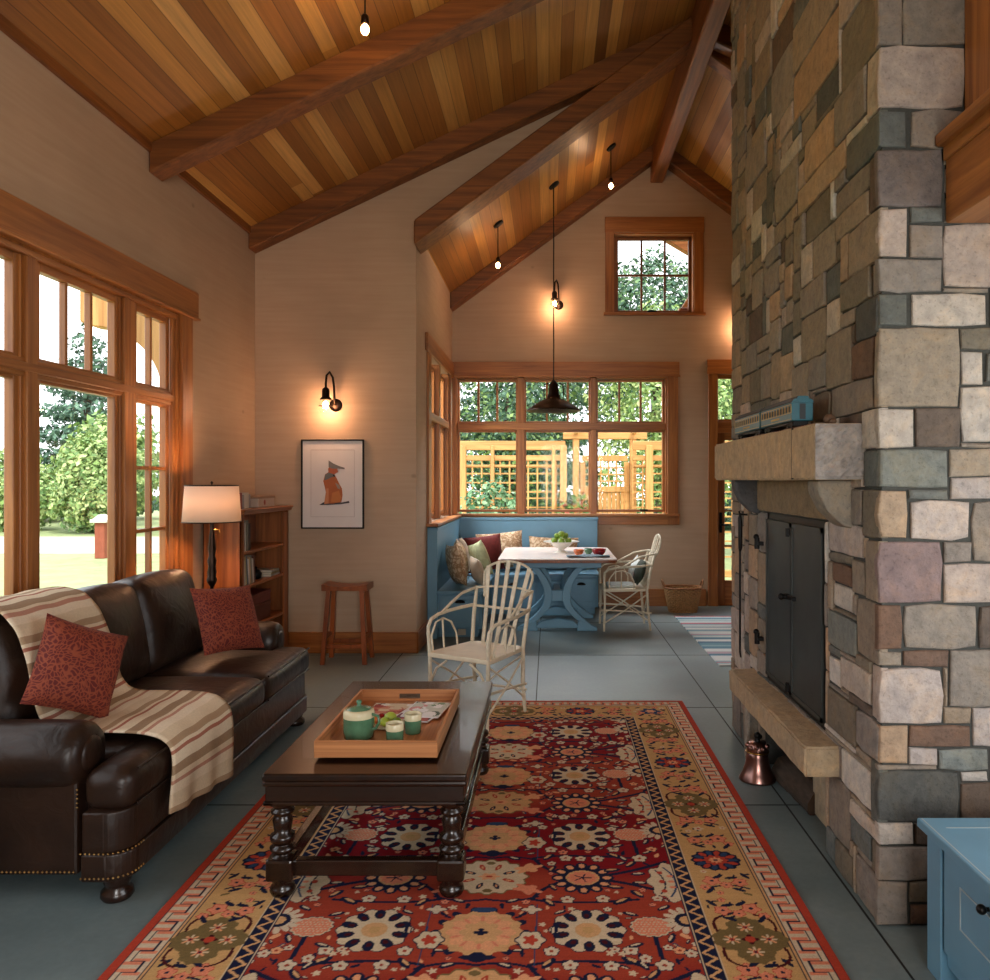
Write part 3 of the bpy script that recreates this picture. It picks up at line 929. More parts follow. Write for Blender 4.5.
def stones_for_face(rects, W0, H0, avg, seed, forbid):
    """fill a face (0..W0 x 0..H0) with given rectangles, then random ones, on a 2 cm grid"""
    r_ = random.Random(seed)
    nx, nz = int(round(W0 / Q)), int(round(H0 / Q))
    occ = np.zeros((nx, nz), bool)
    out = []
    for (a, b_, c, d_) in forbid:
        occ[max(0, int(round(a / Q))):int(round(b_ / Q)), max(0, int(round(c / Q))):int(round(d_ / Q))] = True
    for (a, b_, c, d_, col) in rects:
        i0, i1, k0, k1 = [int(round(q / Q)) for q in (a, b_, c, d_)]
        i0, k0 = max(i0, 0), max(k0, 0); i1, k1 = min(i1, nx), min(k1, nz)
        if i1 - i0 < 1 or k1 - k0 < 1: continue
        sub = occ[i0:i1, k0:k1]
        # trim rows or columns already taken
        while sub.size and sub[0].all(): i0 += 1; sub = occ[i0:i1, k0:k1]
        while sub.size and sub[-1].all(): i1 -= 1; sub = occ[i0:i1, k0:k1]
        while sub.size and sub[:, 0].all(): k0 += 1; sub = occ[i0:i1, k0:k1]
        while sub.size and sub[:, -1].all(): k1 -= 1; sub = occ[i0:i1, k0:k1]
        while sub.size and sub.any():
            sc = [(sub[0].mean(), 0), (sub[-1].mean(), 1), (sub[:, 0].mean(), 2), (sub[:, -1].mean(), 3)]
            w = max(sc)[1]
            if w == 0: i0 += 1
            elif w == 1: i1 -= 1
            elif w == 2: k0 += 1
            else: k1 -= 1
            sub = occ[i0:i1, k0:k1]
        if sub.size == 0: continue
        occ[i0:i1, k0:k1] = True
        out.append([i0, i1, k0, k1, col])
    names = ['pink', 'pale', 'slate', 'tan', 'tan', 'olive', 'tan', 'grey', 'orange', 'grey', 'mott', 'mott', 'tan', 'olive', 'brown', 'mott', 'tan', 'orange', 'orange', 'pink']
    if seed == 9: names = names + ['pink', 'pale', 'grey', 'pale', 'grey', 'mott', 'white', 'slate']
    for k in range(nz):
        for i in range(nx):
            if occ[i, k]: continue
            wmax = 0
            while i + wmax < nx and not occ[i + wmax, k] and wmax < 30: wmax += 1
            w = min(wmax, max(4, int(r_.gauss(avg, avg * 0.35))))
            if wmax - w < 4: w = wmax if wmax < avg * 2 else w
            h = max(4, int(r_.gauss(avg * 0.55, avg * 0.2)))
            hh = 0
            while k + hh < nz and hh < h and not occ[i:i + w, k + hh].any(): hh += 1
            # do not leave slivers above
            t = 0
            while k + hh + t < nz and t < 3 and not occ[i:i + w, k + hh + t].any(): t += 1
            if 0 < t < 3: hh += t
            occ[i:i + w, k:k + hh] = True
            out.append([i, i + w, k, k + hh, names[r_.randrange(len(names))] ])
    # merge slivers into a neighbour
    for s in sorted(out, key=lambda s: min(s[1] - s[0], s[3] - s[2])):
        if min(s[1] - s[0], s[3] - s[2]) <= 1:
            for t in out:
                if t is s or t[4] is None: continue
                if t[2] == s[2] and t[3] == s[3] and (t[1] == s[0] or t[0] == s[1]):
                    t[0], t[1] = min(t[0], s[0]), max(t[1], s[1]); s[4] = None; break
                if t[0] == s[0] and t[1] == s[1] and (t[3] == s[2] or t[2] == s[3]):
                    t[2], t[3] = min(t[2], s[2]), max(t[3], s[3]); s[4] = None; break
    return [s for s in out if s[4] is not None]

def stone_block(mb, fn, a0, a1, z0, z1, out, col, r_, jit=0.0038):
    """one dressed stone: irregular outline, domed face, chamfered edge; fn(a, z, depth) -> world"""
    g = 0.0018
    a0 += g; a1 -= g; z0 += g; z1 -= g
    w, h = a1 - a0, z1 - z0
    if w < 0.008 or h < 0.008: return
    na, nz_ = max(1, int(w / 0.07)), max(1, int(h / 0.07))
    j = min(jit, w * 0.12, h * 0.12)
    ring = []
    for i in range(na): ring.append((a0 + w * i / na, z0))
    for i in range(nz_): ring.append((a1, z0 + h * i / nz_))
    for i in range(na): ring.append((a1 - w * i / na, z1))
    for i in range(nz_): ring.append((a0, z1 - h * i / nz_))
    c = ((a0 + a1) / 2, (z0 + z1) / 2)
    n = len(ring)
    ring = [(x + r_.uniform(-j, j), z + r_.uniform(-j, j)) for (x, z) in ring]
    corners = {0, na, na + nz_, 2 * na + nz_}
    cut = min(0.008, 0.08 * min(w, h)) * r_.uniform(0.1, 1.0)
    ring = [((x + (cut if x < c[0] else -cut) * (k in corners), z + (cut if z < c[1] else -cut) * (k in corners))) for k, (x, z) in enumerate(ring)]
    vs = []
    levels = [(0.0, -0.03), (0.0, out - 0.006), (0.003, out - 0.0015), (0.009, out)]
    for (ins, dep) in levels:
        for (x, z) in ring:
            dx = math.copysign(min(ins, abs(x - c[0]) * 0.5), c[0] - x) ; dz = math.copysign(min(ins, abs(z - c[1]) * 0.5), c[1] - z)
            vs.append(fn(x + dx, z + dz, dep + (r_.uniform(-0.0015, 0.0015) if dep > 0 else 0)))
    fs = []
    for l in range(3):
        for k in range(n):
            k2 = (k + 1) % n
            fs.append((l * n + k, l * n + k2, (l + 1) * n + k2, (l + 1) * n + k))
    vs.append(fn(c[0], c[1], out + 0.003))
    for k in range(n):
        fs.append((3 * n + k, 3 * n + (k + 1) % n, 4 * n))
    mb.add(vs, fs, False, col)

def jitter_col(c, r_, s=0.10):
    l = s2l(PAL[c] if isinstance(c, str) else c)
    g_ = sum(l) / 3 * 0.93
    l = tuple(g_ * 0.42 + x * 0.58 for x in l)
    l = (l[0] * 1.04, l[1] * 0.99, l[2] * 0.93)
    k = 1 + r_.uniform(-s, s)
    t = r_.uniform(-0.04, 0.04)
    return (l[0] * k * (1 + t), l[1] * k, l[2] * k * (1 - t))

rs = random.Random(11)
mb = MB()
# south face
near = []
for (p0, p1, q0, q1, c) in NEAR:
    s_ = CYN / F
    near.append(((p0 - 549) * s_ - CX, (p1 - 549) * s_ - CX, CAM_Z + (480 - q1) * s_, CAM_Z + (480 - q0) * s_, c))
for (i0, i1, k0, k1, c) in stones_for_face(near, 1.30, CTOP, 12, 5, []):
    out = rs.uniform(-0.002, 0.004)
    stone_block(mb, lambda a, z, d_: (CX + a, CYN - d_, z), i0 * Q - (0.008 if i0 == 0 else 0), i1 * Q, k0 * Q, k1 * Q, out, jitter_col(c, rs), rs)
# west face; a runs from the south corner northwards
west = []
for (p0, p1, q0, q1, c) in WEST:
    Yr, Yl = CX * F / (p1 - 549), CX * F / (p0 - 549)
    west.append((Yr - CYN if p1 < 880 else 0, Yl - CYN, CAM_Z + (480 - q1) * Yr / F, CAM_Z + (480 - q0) * Yr / F, c))
FB = (3.34, 4.24, 0.50, 1.38)        # firebox opening y0 y1 z0 z1
HU = (3.33, 4.36, 0.0, 0.37)         # log niche beneath the hearth slab
forb = [(FB[0] - CYN, FB[1] - CYN, FB[2], FB[3]), (HU[0] - CYN, HU[1] - CYN, HU[2], HU[3]), (FB[0] - 0.06 - CYN, FB[1] + 0.18 - CYN, 1.38, 1.55)]
for (i0, i1, k0, k1, c) in stones_for_face(west, CYF - CYN, CTOP, 15, 9, forb):
    out = rs.uniform(-0.003, 0.005)
    if k0 * Q > 1.8: out = rs.uniform(-0.005, 0.007)
    stone_block(mb, lambda a, z, d_: (CX - d_, CYN + a, z), i0 * Q + (0.003 if i0 == 0 else 0), i1 * Q, k0 * Q, k1 * Q, out, jitter_col(c, rs), rs)
# north face
for (i0, i1, k0, k1, c) in stones_for_face([], 1.30, CTOP, 14, 15, []):
    stone_block(mb, lambda a, z, d_: (CX + a, CYF + d_, z), i0 * Q, i1 * Q, k0 * Q, k1 * Q, 0, jitter_col(c, rs), rs)
o = mb.build('stonework', 'stone', chim, world=True)
# mortar core with firebox and niche hollowed out
mb = MB()
e = 0.011
def core(y0, y1, z0, z1, x0=CX + e): mb.box(x0, CX + 1.28, y0, y1, z0, z1)
core(CYN + e, HU[0], 0, CTOP); core(HU[1], CYF - e, 0, CTOP)
core(HU[0], HU[1], HU[3], FB[2]); core(HU[0], HU[1], 0, HU[3], CX + 0.42); core(HU[0], 3.52, 0, 0.24, 1.24)
core(HU[0], FB[1], FB[2], FB[3], CX + 0.35); core(FB[1], HU[1], FB[2], FB[3]); core(HU[0], HU[1], FB[3], CTOP)
mb.build('mortar', 'mortar', chim, world=True)

def rough_slab(name, x0, x1, y0, y1, z0, z1, col_face, m='stone', jit=0.006, seed=3, step=0.06, parent=chim):
    """a heavy hewn slab with a slightly uneven surface"""
    r_ = random.Random(seed)
    b = bmesh.new()
    bmesh.ops.create_cube(b, size=1)
    for v in b.verts:
        v.co = Vector((x0 + (v.co.x + .5) * (x1 - x0), y0 + (v.co.y + .5) * (y1 - y0), z0 + (v.co.z + .5) * (z1 - z0)))
    bmesh.ops.bevel(b, geom=list(b.edges), offset=0.008, segments=2, affect='EDGES')
    for ax, (lo, hi) in enumerate(((x0, x1), (y0, y1), (z0, z1))):
        n = int((hi - lo) / step)
        for k in range(1, n):
            p = [0, 0, 0]; p[ax] = lo + (hi - lo) * k / n
            nn = [0, 0, 0]; nn[ax] = 1
            bmesh.ops.bisect_plane(b, geom=list(b.verts) + list(b.edges) + list(b.faces), plane_co=p, plane_no=nn)
    for v in b.verts:
        v.co += Vector((r_.uniform(-jit, jit), r_.uniform(-jit, jit), r_.uniform(-jit, jit))) * 0.6
    mb = MB(s2l(col_face))
    mb.bm(b, False)
    return mb.build(name, m, parent, world=True)
o = rough_slab('mantel', 0.973, CX + 0.06, 2.93, 4.71, 1.55, 1.758, (184, 160, 130), jit=0.003, step=0.12)
mb = MB((0.03, 0.025, 0.02)); mb.box(0.9722, 0.98, 3.207, 3.211, 1.552, 1.7575); mb.build('mantel_joint', 'stone', chim, world=True)
# the hewn south end of the mantel, pale grey
mb = MB(s2l((150, 142, 136)))
re_ = random.Random(5)
def fn(u, v):
    bulge_ = 0.0 if (u in (0, 1) or v in (0, 1)) else re_.uniform(0.0, 0.012)
    return (0.975 + u * (CX + 0.05 - 0.975), 2.928 - bulge_, 1.552 + v * 0.204)
mb.grid(fn, 16, 16, False)
mb.build('mantel_end', 'stone', chim, world=True)
o = rough_slab('hearth_slab', 1.012, CX + 0.2, 3.17, 4.50, 0.372, 0.49, (170, 150, 122), jit=0.005, seed=8)
# lintel stone, soldier corbels
rough_slab('lintel', CX - 0.004, CX + 0.1, FB[0] - 0.05, FB[1] + 0.17, 1.385, 1.55, (140, 120, 94), jit=0.002, seed=4)
for yc, w_, cc_ in ((3.10, 0.13, (140, 130, 116)), (4.44, 0.09, (92, 92, 94))):
    prof = [(CX + 0.02, 1.55), (CX - 0.13, 1.55), (CX - 0.125, 1.50), (CX - 0.09, 1.43), (CX - 0.03, 1.375), (CX + 0.02, 1.36)]
    mb = MB(s2l(cc_))
    mb.prism([(x, z) for x, z in prof], 'y', yc - w_ / 2, yc + w_ / 2, 0.012, 2)
    mb.build('corbel', 'stone', chim, world=True)
# niche cheek stones under the slab
mb = MB(s2l((176, 160, 136)))
mb.box(CX - 0.06, CX + 0.1, 4.38, 4.46, 0.0, 0.37, 0.01, col=s2l((150, 146, 136)))
mb.build('support_block', 'stone', chim, world=True)
mb = MB()
mb.box(1.228, 1.50, 3.50, 3.73, 0.0, 0.37, 0.01, col=s2l((172, 158, 134)))
mb.build('support_block', 'stone', chim, world=True)
# iron firebox frame and doors
mb = MB()
y0, y1, z0, z1 = FB
xf = CX + 0.012
mb.box(xf, xf + 0.05, y0, y0 + 0.035, z0, z1, 0.003); mb.box(xf, xf + 0.05, y1 - 0.035, y1, z0, z1, 0.003)
mb.box(xf, xf + 0.05, y0, y1, z1 - 0.06, z1, 0.003); mb.box(xf, xf + 0.05, y0, y1, z0, z0 + 0.05, 0.003)
mb.build('firebox_frame', 'black_iron', chim, world=True)
for a, b_ in ((y0 + 0.02, (y0 + y1) / 2 - 0.004), ((y0 + y1) / 2 + 0.004, y1 - 0.02)):
    mb = MB()
    mb.box(xf - 0.012, xf + 0.006, a, b_, z0 + 0.03, z1 - 0.035, 0.002)
    dr = mb.build('firebox_door', 'iron_door', chim, world=True)
    mb = MB()
    t = 0.02
    mb.box(xf - 0.017, xf - 0.010, a, b_, z0 + 0.03, z0 + 0.03 + t); mb.box(xf - 0.017, xf - 0.010, a, b_, z1 - 0.035 - t, z1 - 0.035)
    mb.box(xf - 0.017, xf - 0.010, a, a + t, z0 + 0.03, z1 - 0.035); mb.box(xf - 0.017, xf - 0.010, b_ - t, b_, z0 + 0.03, z1 - 0.035)
    mb.build('door_edge_strap', 'iron_door', dr, world=True)
ym = (y0 + y1) / 2
mb = MB()
mb.box(xf - 0.03, xf - 0.01, ym - 0.07, ym + 0.07, 0.985, 1.005, 0.003); mb.cyl((xf - 0.01, ym + 0.02, 0.995), (xf - 0.05, ym + 0.02, 0.995), 0.012)
mb.sphere((xf - 0.055, ym + 0.02, 0.995), 0.016, 6)
mb.build('door_latch', 'black_iron', chim, world=True)
for z in (1.30, 0.56):
    mb = MB(); mb.cyl((xf - 0.02, ym + 0.03, z - 0.02), (xf - 0.02, ym + 0.03, z + 0.02), 0.012); mb.box(xf - 0.02, xf - 0.008, ym - 0.0, ym + 0.07, z - 0.015, z + 0.015, 0.003)
    mb.build('door_bolt', 'black_iron', chim, world=True)
for z in (1.21, 0.70):
    mb = MB(); mb.cyl((CX - 0.03, 4.30, z - 0.03), (CX - 0.03, 4.30, z + 0.03), 0.014); mb.box(CX - 0.03, CX + 0.0, 4.27, 4.315, z - 0.010, z + 0.010, 0.003)
    mb.sphere((CX - 0.035, 4.30, z + 0.035), 0.016, 5)
    mb.build('hinge', 'black_iron', chim, world=True)

# long-handled poker hanging by the doors
pk = thing('fire_poker', 'long thin black iron poker hanging on the stones beside the firebox doors', 'fire tool', (CX - 0.05, 4.60, 0.55))
mb = MB(); mb.tube([(CX - 0.012, 4.58, 1.352), (CX - 0.05, 4.60, 1.352), (CX - 0.055, 4.60, 1.372)], 0.006, 6); mb.build('hook', 'black_iron', pk, world=True)
mb = MB(); mb.tube([(CX - 0.048, 4.60, 1.36), (CX - 0.05, 4.60, 1.33), (CX - 0.048, 4.60, 1.30), (CX - 0.048, 4.60, 1.16), (CX - 0.05, 4.60, 1.14)], [0.006, 0.011, 0.013, 0.012, 0.007], 8); mb.build('handle', 'black_iron', pk, world=True)
mb = MB(); mb.tube([(CX - 0.05, 4.60, 1.15), (CX - 0.05, 4.60, 0.56), (CX - 0.05, 4.58, 0.535)], [0.006, 0.006, 0.004], 6); mb.build('rod', 'black_iron', pk, world=True)
# ------------------------------------------------------------------ leather sofa
def rrect(x0, x1, y0, y1, r, n=6, corners=(1, 1, 1, 1)):
    out = []
    for (cx, cy, a0, on) in ((x1, y0, -90, corners[0]), (x1, y1, 0, corners[1]), (x0, y1, 90, corners[2]), (x0, y0, 180, corners[3])):
        if not on:
            out.append((cx, cy)); continue
        sx = -1 if cx == x1 else 1
        sy = -1 if cy == y1 else 1
        for k in range(n + 1):
            a = R(a0 + 90 * k / n)
            out.append((cx + sx * r + r * math.cos(a), cy + sy * r + r * math.sin(a)))
    return out

sofa = thing('leather_sofa', 'dark brown leather roll-arm sofa with brass nailhead trim under the tall window', 'sofa', (-2.05, 4.07, 0))
mb = MB()
mb.prism(rrect(-2.55, -1.535, 3.02, 5.16, 0.10, 8, (1, 1, 0, 0)), 'z', 0.085, 0.185, 0.012, 3, smooth=True)
mb.prism(rrect(-2.55, -1.545, 3.03, 5.15, 0.10, 8, (1, 1, 0, 0)), 'z', 0.185, 0.335, 0.03, 4, smooth=True)
mb.prism(rrect(-1.705, -1.534, 2.908, 3.4, 0.09, 8, (1, 0, 0, 0)), 'z', 0.084, 0.185, 0.012, 3, smooth=True)
mb.prism(rrect(-1.705, -1.544, 2.916, 3.4, 0.09, 8, (1, 0, 0, 0)), 'z', 0.185, 0.335, 0.025, 4, smooth=True)
mb.build('base', 'leather', sofa, world=True)
mb = MB(); mb.puff(-2.575, -2.40, 2.98, 5.2, 0.1, 0.90, 0.05, 0.01, 10); mb.build('back_frame', 'leather', sofa, world=True)
for s_, yc in ((-1, 3.05), (1, 5.13)):
    mb = MB()
    mb.box(-2.52, -1.745, yc - 0.09, yc + 0.09, 0.085, 0.46, 0.012, 2)
    # rolled top, swept along x, with a pleated front scroll
    rr = 0.125; zc = 0.515; cy = yc + s_ * 0.02
    pr = []
    xs = [-2.55, -2.53, -2.2, -1.9, -1.79, -1.755, -1.735, -1.73]
    rs_ = [0.5, 1, 1, 1.0, 0.985, 0.93, 0.8, 0.55]
    def ring(u, v):
        i = v * (len(xs) - 1); k = min(int(i + 1e-6), len(xs) - 2); t = i - k
        x = xs[k] * (1 - t) + xs[k + 1] * t; q = rs_[k] * (1 - t) + rs_[k + 1] * t
        th = 2 * PI * u
        return (x, cy + rr * q * math.cos(th), zc + rr * q * math.sin(th))
    mb.grid(ring, 32, len(xs), True, closeu=True)
    mb.lathe([(0.0685, -0.004), (0.066, 0.004), (0.05, 0.008), (0.0001, 0.012)], (0, 0, 0), 28, True, M=Matrix.Translation((-1.7305, cy, zc)) @ Matrix.Rotation(R(90), 4, 'Y'))
    mb.build('arm', 'leather', sofa, world=True)
# cushions
for (a, b_) in ((3.165, 3.765), (3.765, 4.35), (4.35, 5.02)):
    mb = MB()
    mb.puff(-2.38, -1.535, a, b_, 0.325, 0.485, 0.055, 0.035, 16, bul=(0.5, 0.2, 1))
    if a < 3.2: mb.puff(-1.72, -1.537, 2.935, 3.4, 0.325, 0.483, 0.055, 0.02, 10, bul=(0.5, 0.2, 0.6))
    if b_ > 5: mb.puff(-1.77, -1.535, 4.8, 5.16, 0.325, 0.48, 0.055, 0.02, 10, bul=(0.5, 0.2, 0.6))
    c_ = mb.build('seat_cushion', 'leather', sofa, world=True)
    pw = MB()
    y0_ = 2.99 if a < 3.2 else a + 0.03; y1_ = 5.12 if b_ > 5 else b_ - 0.03
    for zz in (0.345, 0.475):
        pw.tube([(-1.536, y0_ + (y1_ - y0_) * k / 8, zz) for k in range(9)], 0.005, 5)
    pw.build('piping', 'leather', c_, world=True)
    mb = MB()
    M_ = Matrix.Translation((-2.27, (a + b_) / 2, 0.47)) @ Matrix.Rotation(R(-11), 4, 'Y')
    mb.puff(-0.13, 0.14, -(b_ - a) / 2, (b_ - a) / 2, 0.0, 0.52, 0.075, 0.05, 16, M=M_, bul=(1.2, 0.15, 0.5))
    mb.build('back_cushion', 'leather', sofa, world=True)
# nailheads along the base
mb = MB()
def nails(pts, step=0.0165):
    P = [Vector(p) for p in pts]
    acc = 0.0
    for a, b_ in zip(P[:-1], P[1:]):
        L = (b_ - a).length; t = acc
        while t < L:
            p = a.lerp(b_, t / L)
            mb.add([p + Vector(q) * 0.0055 for q in ((1, 0, 0), (0, 1, 0), (-1, 0, 0), (0, -1, 0), (0, 0, 1), (0, 0, -1))],
                   [(0, 1, 4), (1, 2, 4), (2, 3, 4), (3, 0, 4), (1, 0, 5), (2, 1, 5), (3, 2, 5), (0, 3, 5)], True)
            t += step
        acc = t - L
front = [(x, y) for x, y in rrect(-2.55, -1.532, 2.906, 5.162, 0.09, 8, (1, 1, 0, 0))][:9]
for z in (0.10, 0.19):
    pth = [(-1.702, 2.906, z)] + [(x, y, z) for (x, y) in front] + [(-1.532, 3.03, z)]
    nails(pth)
nails([(-2.5, 2.957, 0.10), (-1.745, 2.957, 0.10)])
nails([(-1.742, 2.953, 0.34), (-1.742, 2.953, 0.42)])
mb.build('nailhead_trim', 'nailhead', sofa, world=True)['kind'] = 'stuff'
for (x, y) in ((-1.605, 2.975), (-1.61, 5.08), (-2.45, 3.06), (-2.45, 5.1)):
    mb = MB(); mb.lathe([(0.05, 0.0), (0.058, 0.012), (0.056, 0.03), (0.04, 0.045), (0.044, 0.055), (0.05, 0.07), (0.05, 0.09)], (x, y, 0), 20)
    mb.build('foot', 'darkwood_z', sofa, world=True)

# throw blanket draped over back, seat and front
path = [(-2.52, 0.80), (-2.50, 0.92), (-2.47, 1.00), (-2.40, 1.04), (-2.30, 1.045), (-2.20, 1.02), (-2.13, 0.94), (-2.085, 0.82), (-2.06, 0.70), (-2.04, 0.61), (-2.0, 0.555),
        (-1.93, 0.541), (-1.85, 0.541), (-1.74, 0.541), (-1.64, 0.536), (-1.565, 0.52), (-1.512, 0.48), (-1.500, 0.42), (-1.498, 0.34), (-1.500, 0.26), (-1.497, 0.20)]
def smooth_path(P, n):
    P = [np.array(p, float) for p in P]
    seg = [np.linalg.norm(b_ - a) for a, b_ in zip(P[:-1], P[1:])]
    cum = np.concatenate([[0], np.cumsum(seg)])
    ss = np.linspace(0, cum[-1], n)
    X = np.array(P)
    out = np.stack([np.interp(ss, cum, X[:, k]) for k in range(X.shape[1])], 1)
    for _ in range(3):
        out[1:-1] = (out[:-2] + 2 * out[1:-1] + out[2:]) / 4
    return out, ss
tp, ts = smooth_path(path, 110)
def throw_pt(u, v):
    x, z = np.interp(v * ts[-1], ts, tp[:, 0]), np.interp(v * ts[-1], ts, tp[:, 1])
    s_ = v
    y = 3.19 + u * 0.60 + 0.012 * math.sin(9 * s_ + 2 * u)
    hang = max(0, (s_ - 0.8) / 0.2)
    ripple = 0.008 * math.sin(u * 17 + s_ * 5) * (0.3 + hang)
    z_ = z - 0.05 * hang * u * 0.7 + 0.05 * hang * (1 - u) * 0.4
    return (x + ripple * hang + 0.012 * hang * u, y - 0.015 * hang + 0.02 * math.sin(3 * s_), z_ + (ripple + 0.004) * (1 - hang))
ST = [((214, 196, 168), 0.035), ((172, 146, 118), 0.022), ((222, 206, 180), 0.012), ((168, 110, 92), 0.010), ((222, 206, 180), 0.03), ((158, 132, 106), 0.03), ((218, 200, 172), 0.012), ((186, 138, 118), 0.012), ((224, 208, 184), 0.028)]
ST = [(c, w_ * 1.5) for c, w_ in ST]
tot = sum(s_[1] for s_ in ST)
def throw_col(u, v):
    q = (v * ts[-1]) % tot
    for c, w_ in ST:
        if q < w_: return s2l(c)
        q -= w_
    return s2l(ST[0][0])
mb = MB()
mb.grid(throw_pt, 24, 230, True, throw_col)
o = mb.build('throw_blanket', 'cloth')
md = o.modifiers.new('thickness', 'SOLIDIFY'); md.thickness = 0.008; md.offset = 1
origin_to(o, (-1.9, 3.5, 0.53))
tag(o, 'cream throw blanket with taupe and rust stripes draped over the sofa', 'blanket')

def pillow_mesh(w, h, t, n=18, pinch=0.06, seed=1):
    """square scatter cushion in local x,z, thickness along y, centre at the origin"""
    mb = MB()
    r_ = random.Random(seed)
    ph = r_.uniform(0, 6)
    def f(side):
        def g(u, v):
            a, b_ = 2 * u - 1, 2 * v - 1
            m_ = max(0, (1 - abs(a) ** 2.6) * (1 - abs(b_) ** 2.6)) ** 0.62
            k = 1 - pinch * (1 - abs(a) ** 2) * abs(b_) ** 3
            k2 = 1 - pinch * (1 - abs(b_) ** 2) * abs(a) ** 3
            y = side * t / 2 * m_ * (1 + 0.06 * math.sin(3 * a + ph) * math.cos(2 * b_ + ph))
            return (a * w / 2 * k2, y, b_ * h / 2 * k)
        return g
    mb.grid(f(-1), n, n, True); 
    s2 = MB(); s2.grid(f(1), n, n, True)
    mb.add(s2.v, [tuple(reversed(q)) for q in s2.f], True)
    return mb

def scatter_pillow(loc, w, h, t, m, rot, label, name='throw_pillow', cat='pillow', group=None, seed=1, extra=None):
    mb = pillow_mesh(w, h, t, seed=seed)
    o = mb.build(name, m)
    E = Euler([R(a) for a in rot], 'XYZ').to_matrix().to_4x4()
    o.data.transform(E)
    o.location = loc
    TR[o.name] = Matrix.Translation(loc)
    tag(o, label, cat, group)
    return o
scatter_pillow((-1.97, 3.345, 0.765), 0.37, 0.37, 0.17, 'red_damask', (-16, 24, 56), 'rust red patterned pillow on the blanket at the near end of the sofa', seed=3, group='red pillows on the sofa')
scatter_pillow((-1.885, 4.70, 0.735), 0.42, 0.40, 0.15, 'red_damask', (-24, 4, 60), 'rust red patterned pillow leaning at the sofa end beside the floor lamp', seed=5, group='red pillows on the sofa')

# ------------------------------------------------------------------ coffee table
ct = thing('coffee_table', 'dark polished wooden coffee table with turned legs on the red rug', 'table', (-0.673, 3.583, 0.012))
mb = MB()
mb.box(-1.046, -0.30, 2.907, 4.26, 0.452, 0.48, 0.008, 3)
mb.box(-1.046, -0.30, 2.907, 4.26, 0.432, 0.456, 0.011, 3)
mb.build('tabletop', 'darkwood_y', ct, world=True)
mb = MB()
mb.box(-1.036, -0.31, 2.917, 2.955, 0.37, 0.436, 0.004); mb.box(-1.036, -0.31, 4.212, 4.25, 0.37, 0.436, 0.004)
mb.box(-1.036, -0.998, 2.955, 4.212, 0.37, 0.436, 0.004); mb.box(-0.348, -0.31, 2.955, 4.212, 0.37, 0.436, 0.004)
mb.box(-1.043, -0.303, 2.910, 2.96, 0.362, 0.378, 0.006, 2); mb.box(-0.345, -0.303, 2.91, 4.257, 0.362, 0.378, 0.006, 2); mb.box(-1.043, -1.0, 2.91, 4.257, 0.362, 0.378, 0.006, 2)
mb.build('apron', 'darkwood_x', ct, world=True)
legp = [(0.026, 0.012), (0.040, 0.016), (0.047, 0.03), (0.044, 0.045), (0.034, 0.055), (0.04, 0.066), (0.04, 0.078)]
legq = [(0.044, 0.155), (0.030, 0.163), (0.028, 0.17), (0.045, 0.18), (0.047, 0.19), (0.032, 0.198), (0.030, 0.204), (0.043, 0.213), (0.046, 0.225), (0.044, 0.236), (0.030, 0.244), (0.034, 0.27), (0.037, 0.29), (0.030, 0.305), (0.028, 0.31), (0.042, 0.318), (0.043, 0.327), (0.032, 0.334), (0.032, 0.34), (0.05, 0.352), (0.05, 0.37)]
for x in (-0.990, -0.362):
    for y in (2.975, 4.19):
        mb = MB()
        mb.lathe(legp, (x, y, 0), 24); mb.lathe(legq, (x, y, 0), 24)
        mb.box(x - 0.05, x + 0.05, y - 0.05, y + 0.05, 0.076, 0.157, 0.010, 2)
        mb.build('leg', 'darkwood_z', ct, world=True)
for (a, b_, c, d_, m_) in ((-0.945, -0.407, 2.955, 2.995, 'x'), (-0.945, -0.407, 4.17, 4.21, 'x'), (-1.01, -0.97, 3.02, 4.145, 'y'), (-0.382, -0.342, 3.02, 4.145, 'y')):
    mb = MB(); mb.box(a, b_, c, d_, 0.085, 0.145, 0.006, 2)
    mb.build('stretcher', 'darkwood_' + m_, ct, world=True)

# serving tray
TZ = 0.492
tr = thing('serving_tray', 'rectangular wooden serving tray with low sides on the coffee table', 'tray', (-0.66, 3.42, TZ))
mb = MB(); mb.box(-0.885, -0.435, 3.055, 3.79, TZ, TZ + 0.012); mb.build('tray_bottom', 'tray_y', tr, world=True)
for (a, b_, c, d_, m_) in ((-0.895, -0.425, 3.045, 3.057, 'x'), (-0.895, -0.883, 3.057, 3.79, 'y'), (-0.437, -0.425, 3.057, 3.79, 'y')):
    mb = MB(); mb.box(a, b_, c, d_, TZ, TZ + 0.065, 0.002); mb.build('tray_side', 'tray_' + m_, tr, world=True)
mb = MB()
mb.box(-0.895, -0.425, 3.79, 3.802, TZ, TZ + 0.022); mb.box(-0.895, -0.425, 3.79, 3.802, TZ + 0.046, TZ + 0.065)
mb.box(-0.895, -0.71, 3.79, 3.802, TZ + 0.022, TZ + 0.046); mb.box(-0.61, -0.425, 3.79, 3.802, TZ + 0.022, TZ + 0.046)
mb.build('tray_side', 'tray_x', tr, world=True)
IZ = TZ + 0.0125
tp_ = thing('teapot', 'squat green stoneware teapot with cream rim and lid on the tray', 'teapot', (-0.772, 3.25, IZ))
mb = MB(); mb.lathe([(0.052, 0), (0.060, 0.004), (0.0625, 0.03), (0.0625, 0.085)], (0, 0, 0), 32); mb.build('body', 'green_glaze', tp_)
mb = MB(); mb.lathe([(0.0626, 0.085), (0.063, 0.10), (0.060, 0.112), (0.052, 0.118), (0.05, 0.116), (0.05, 0.108)], (0, 0, 0), 32); mb.build('rim', 'cream_glaze', tp_)
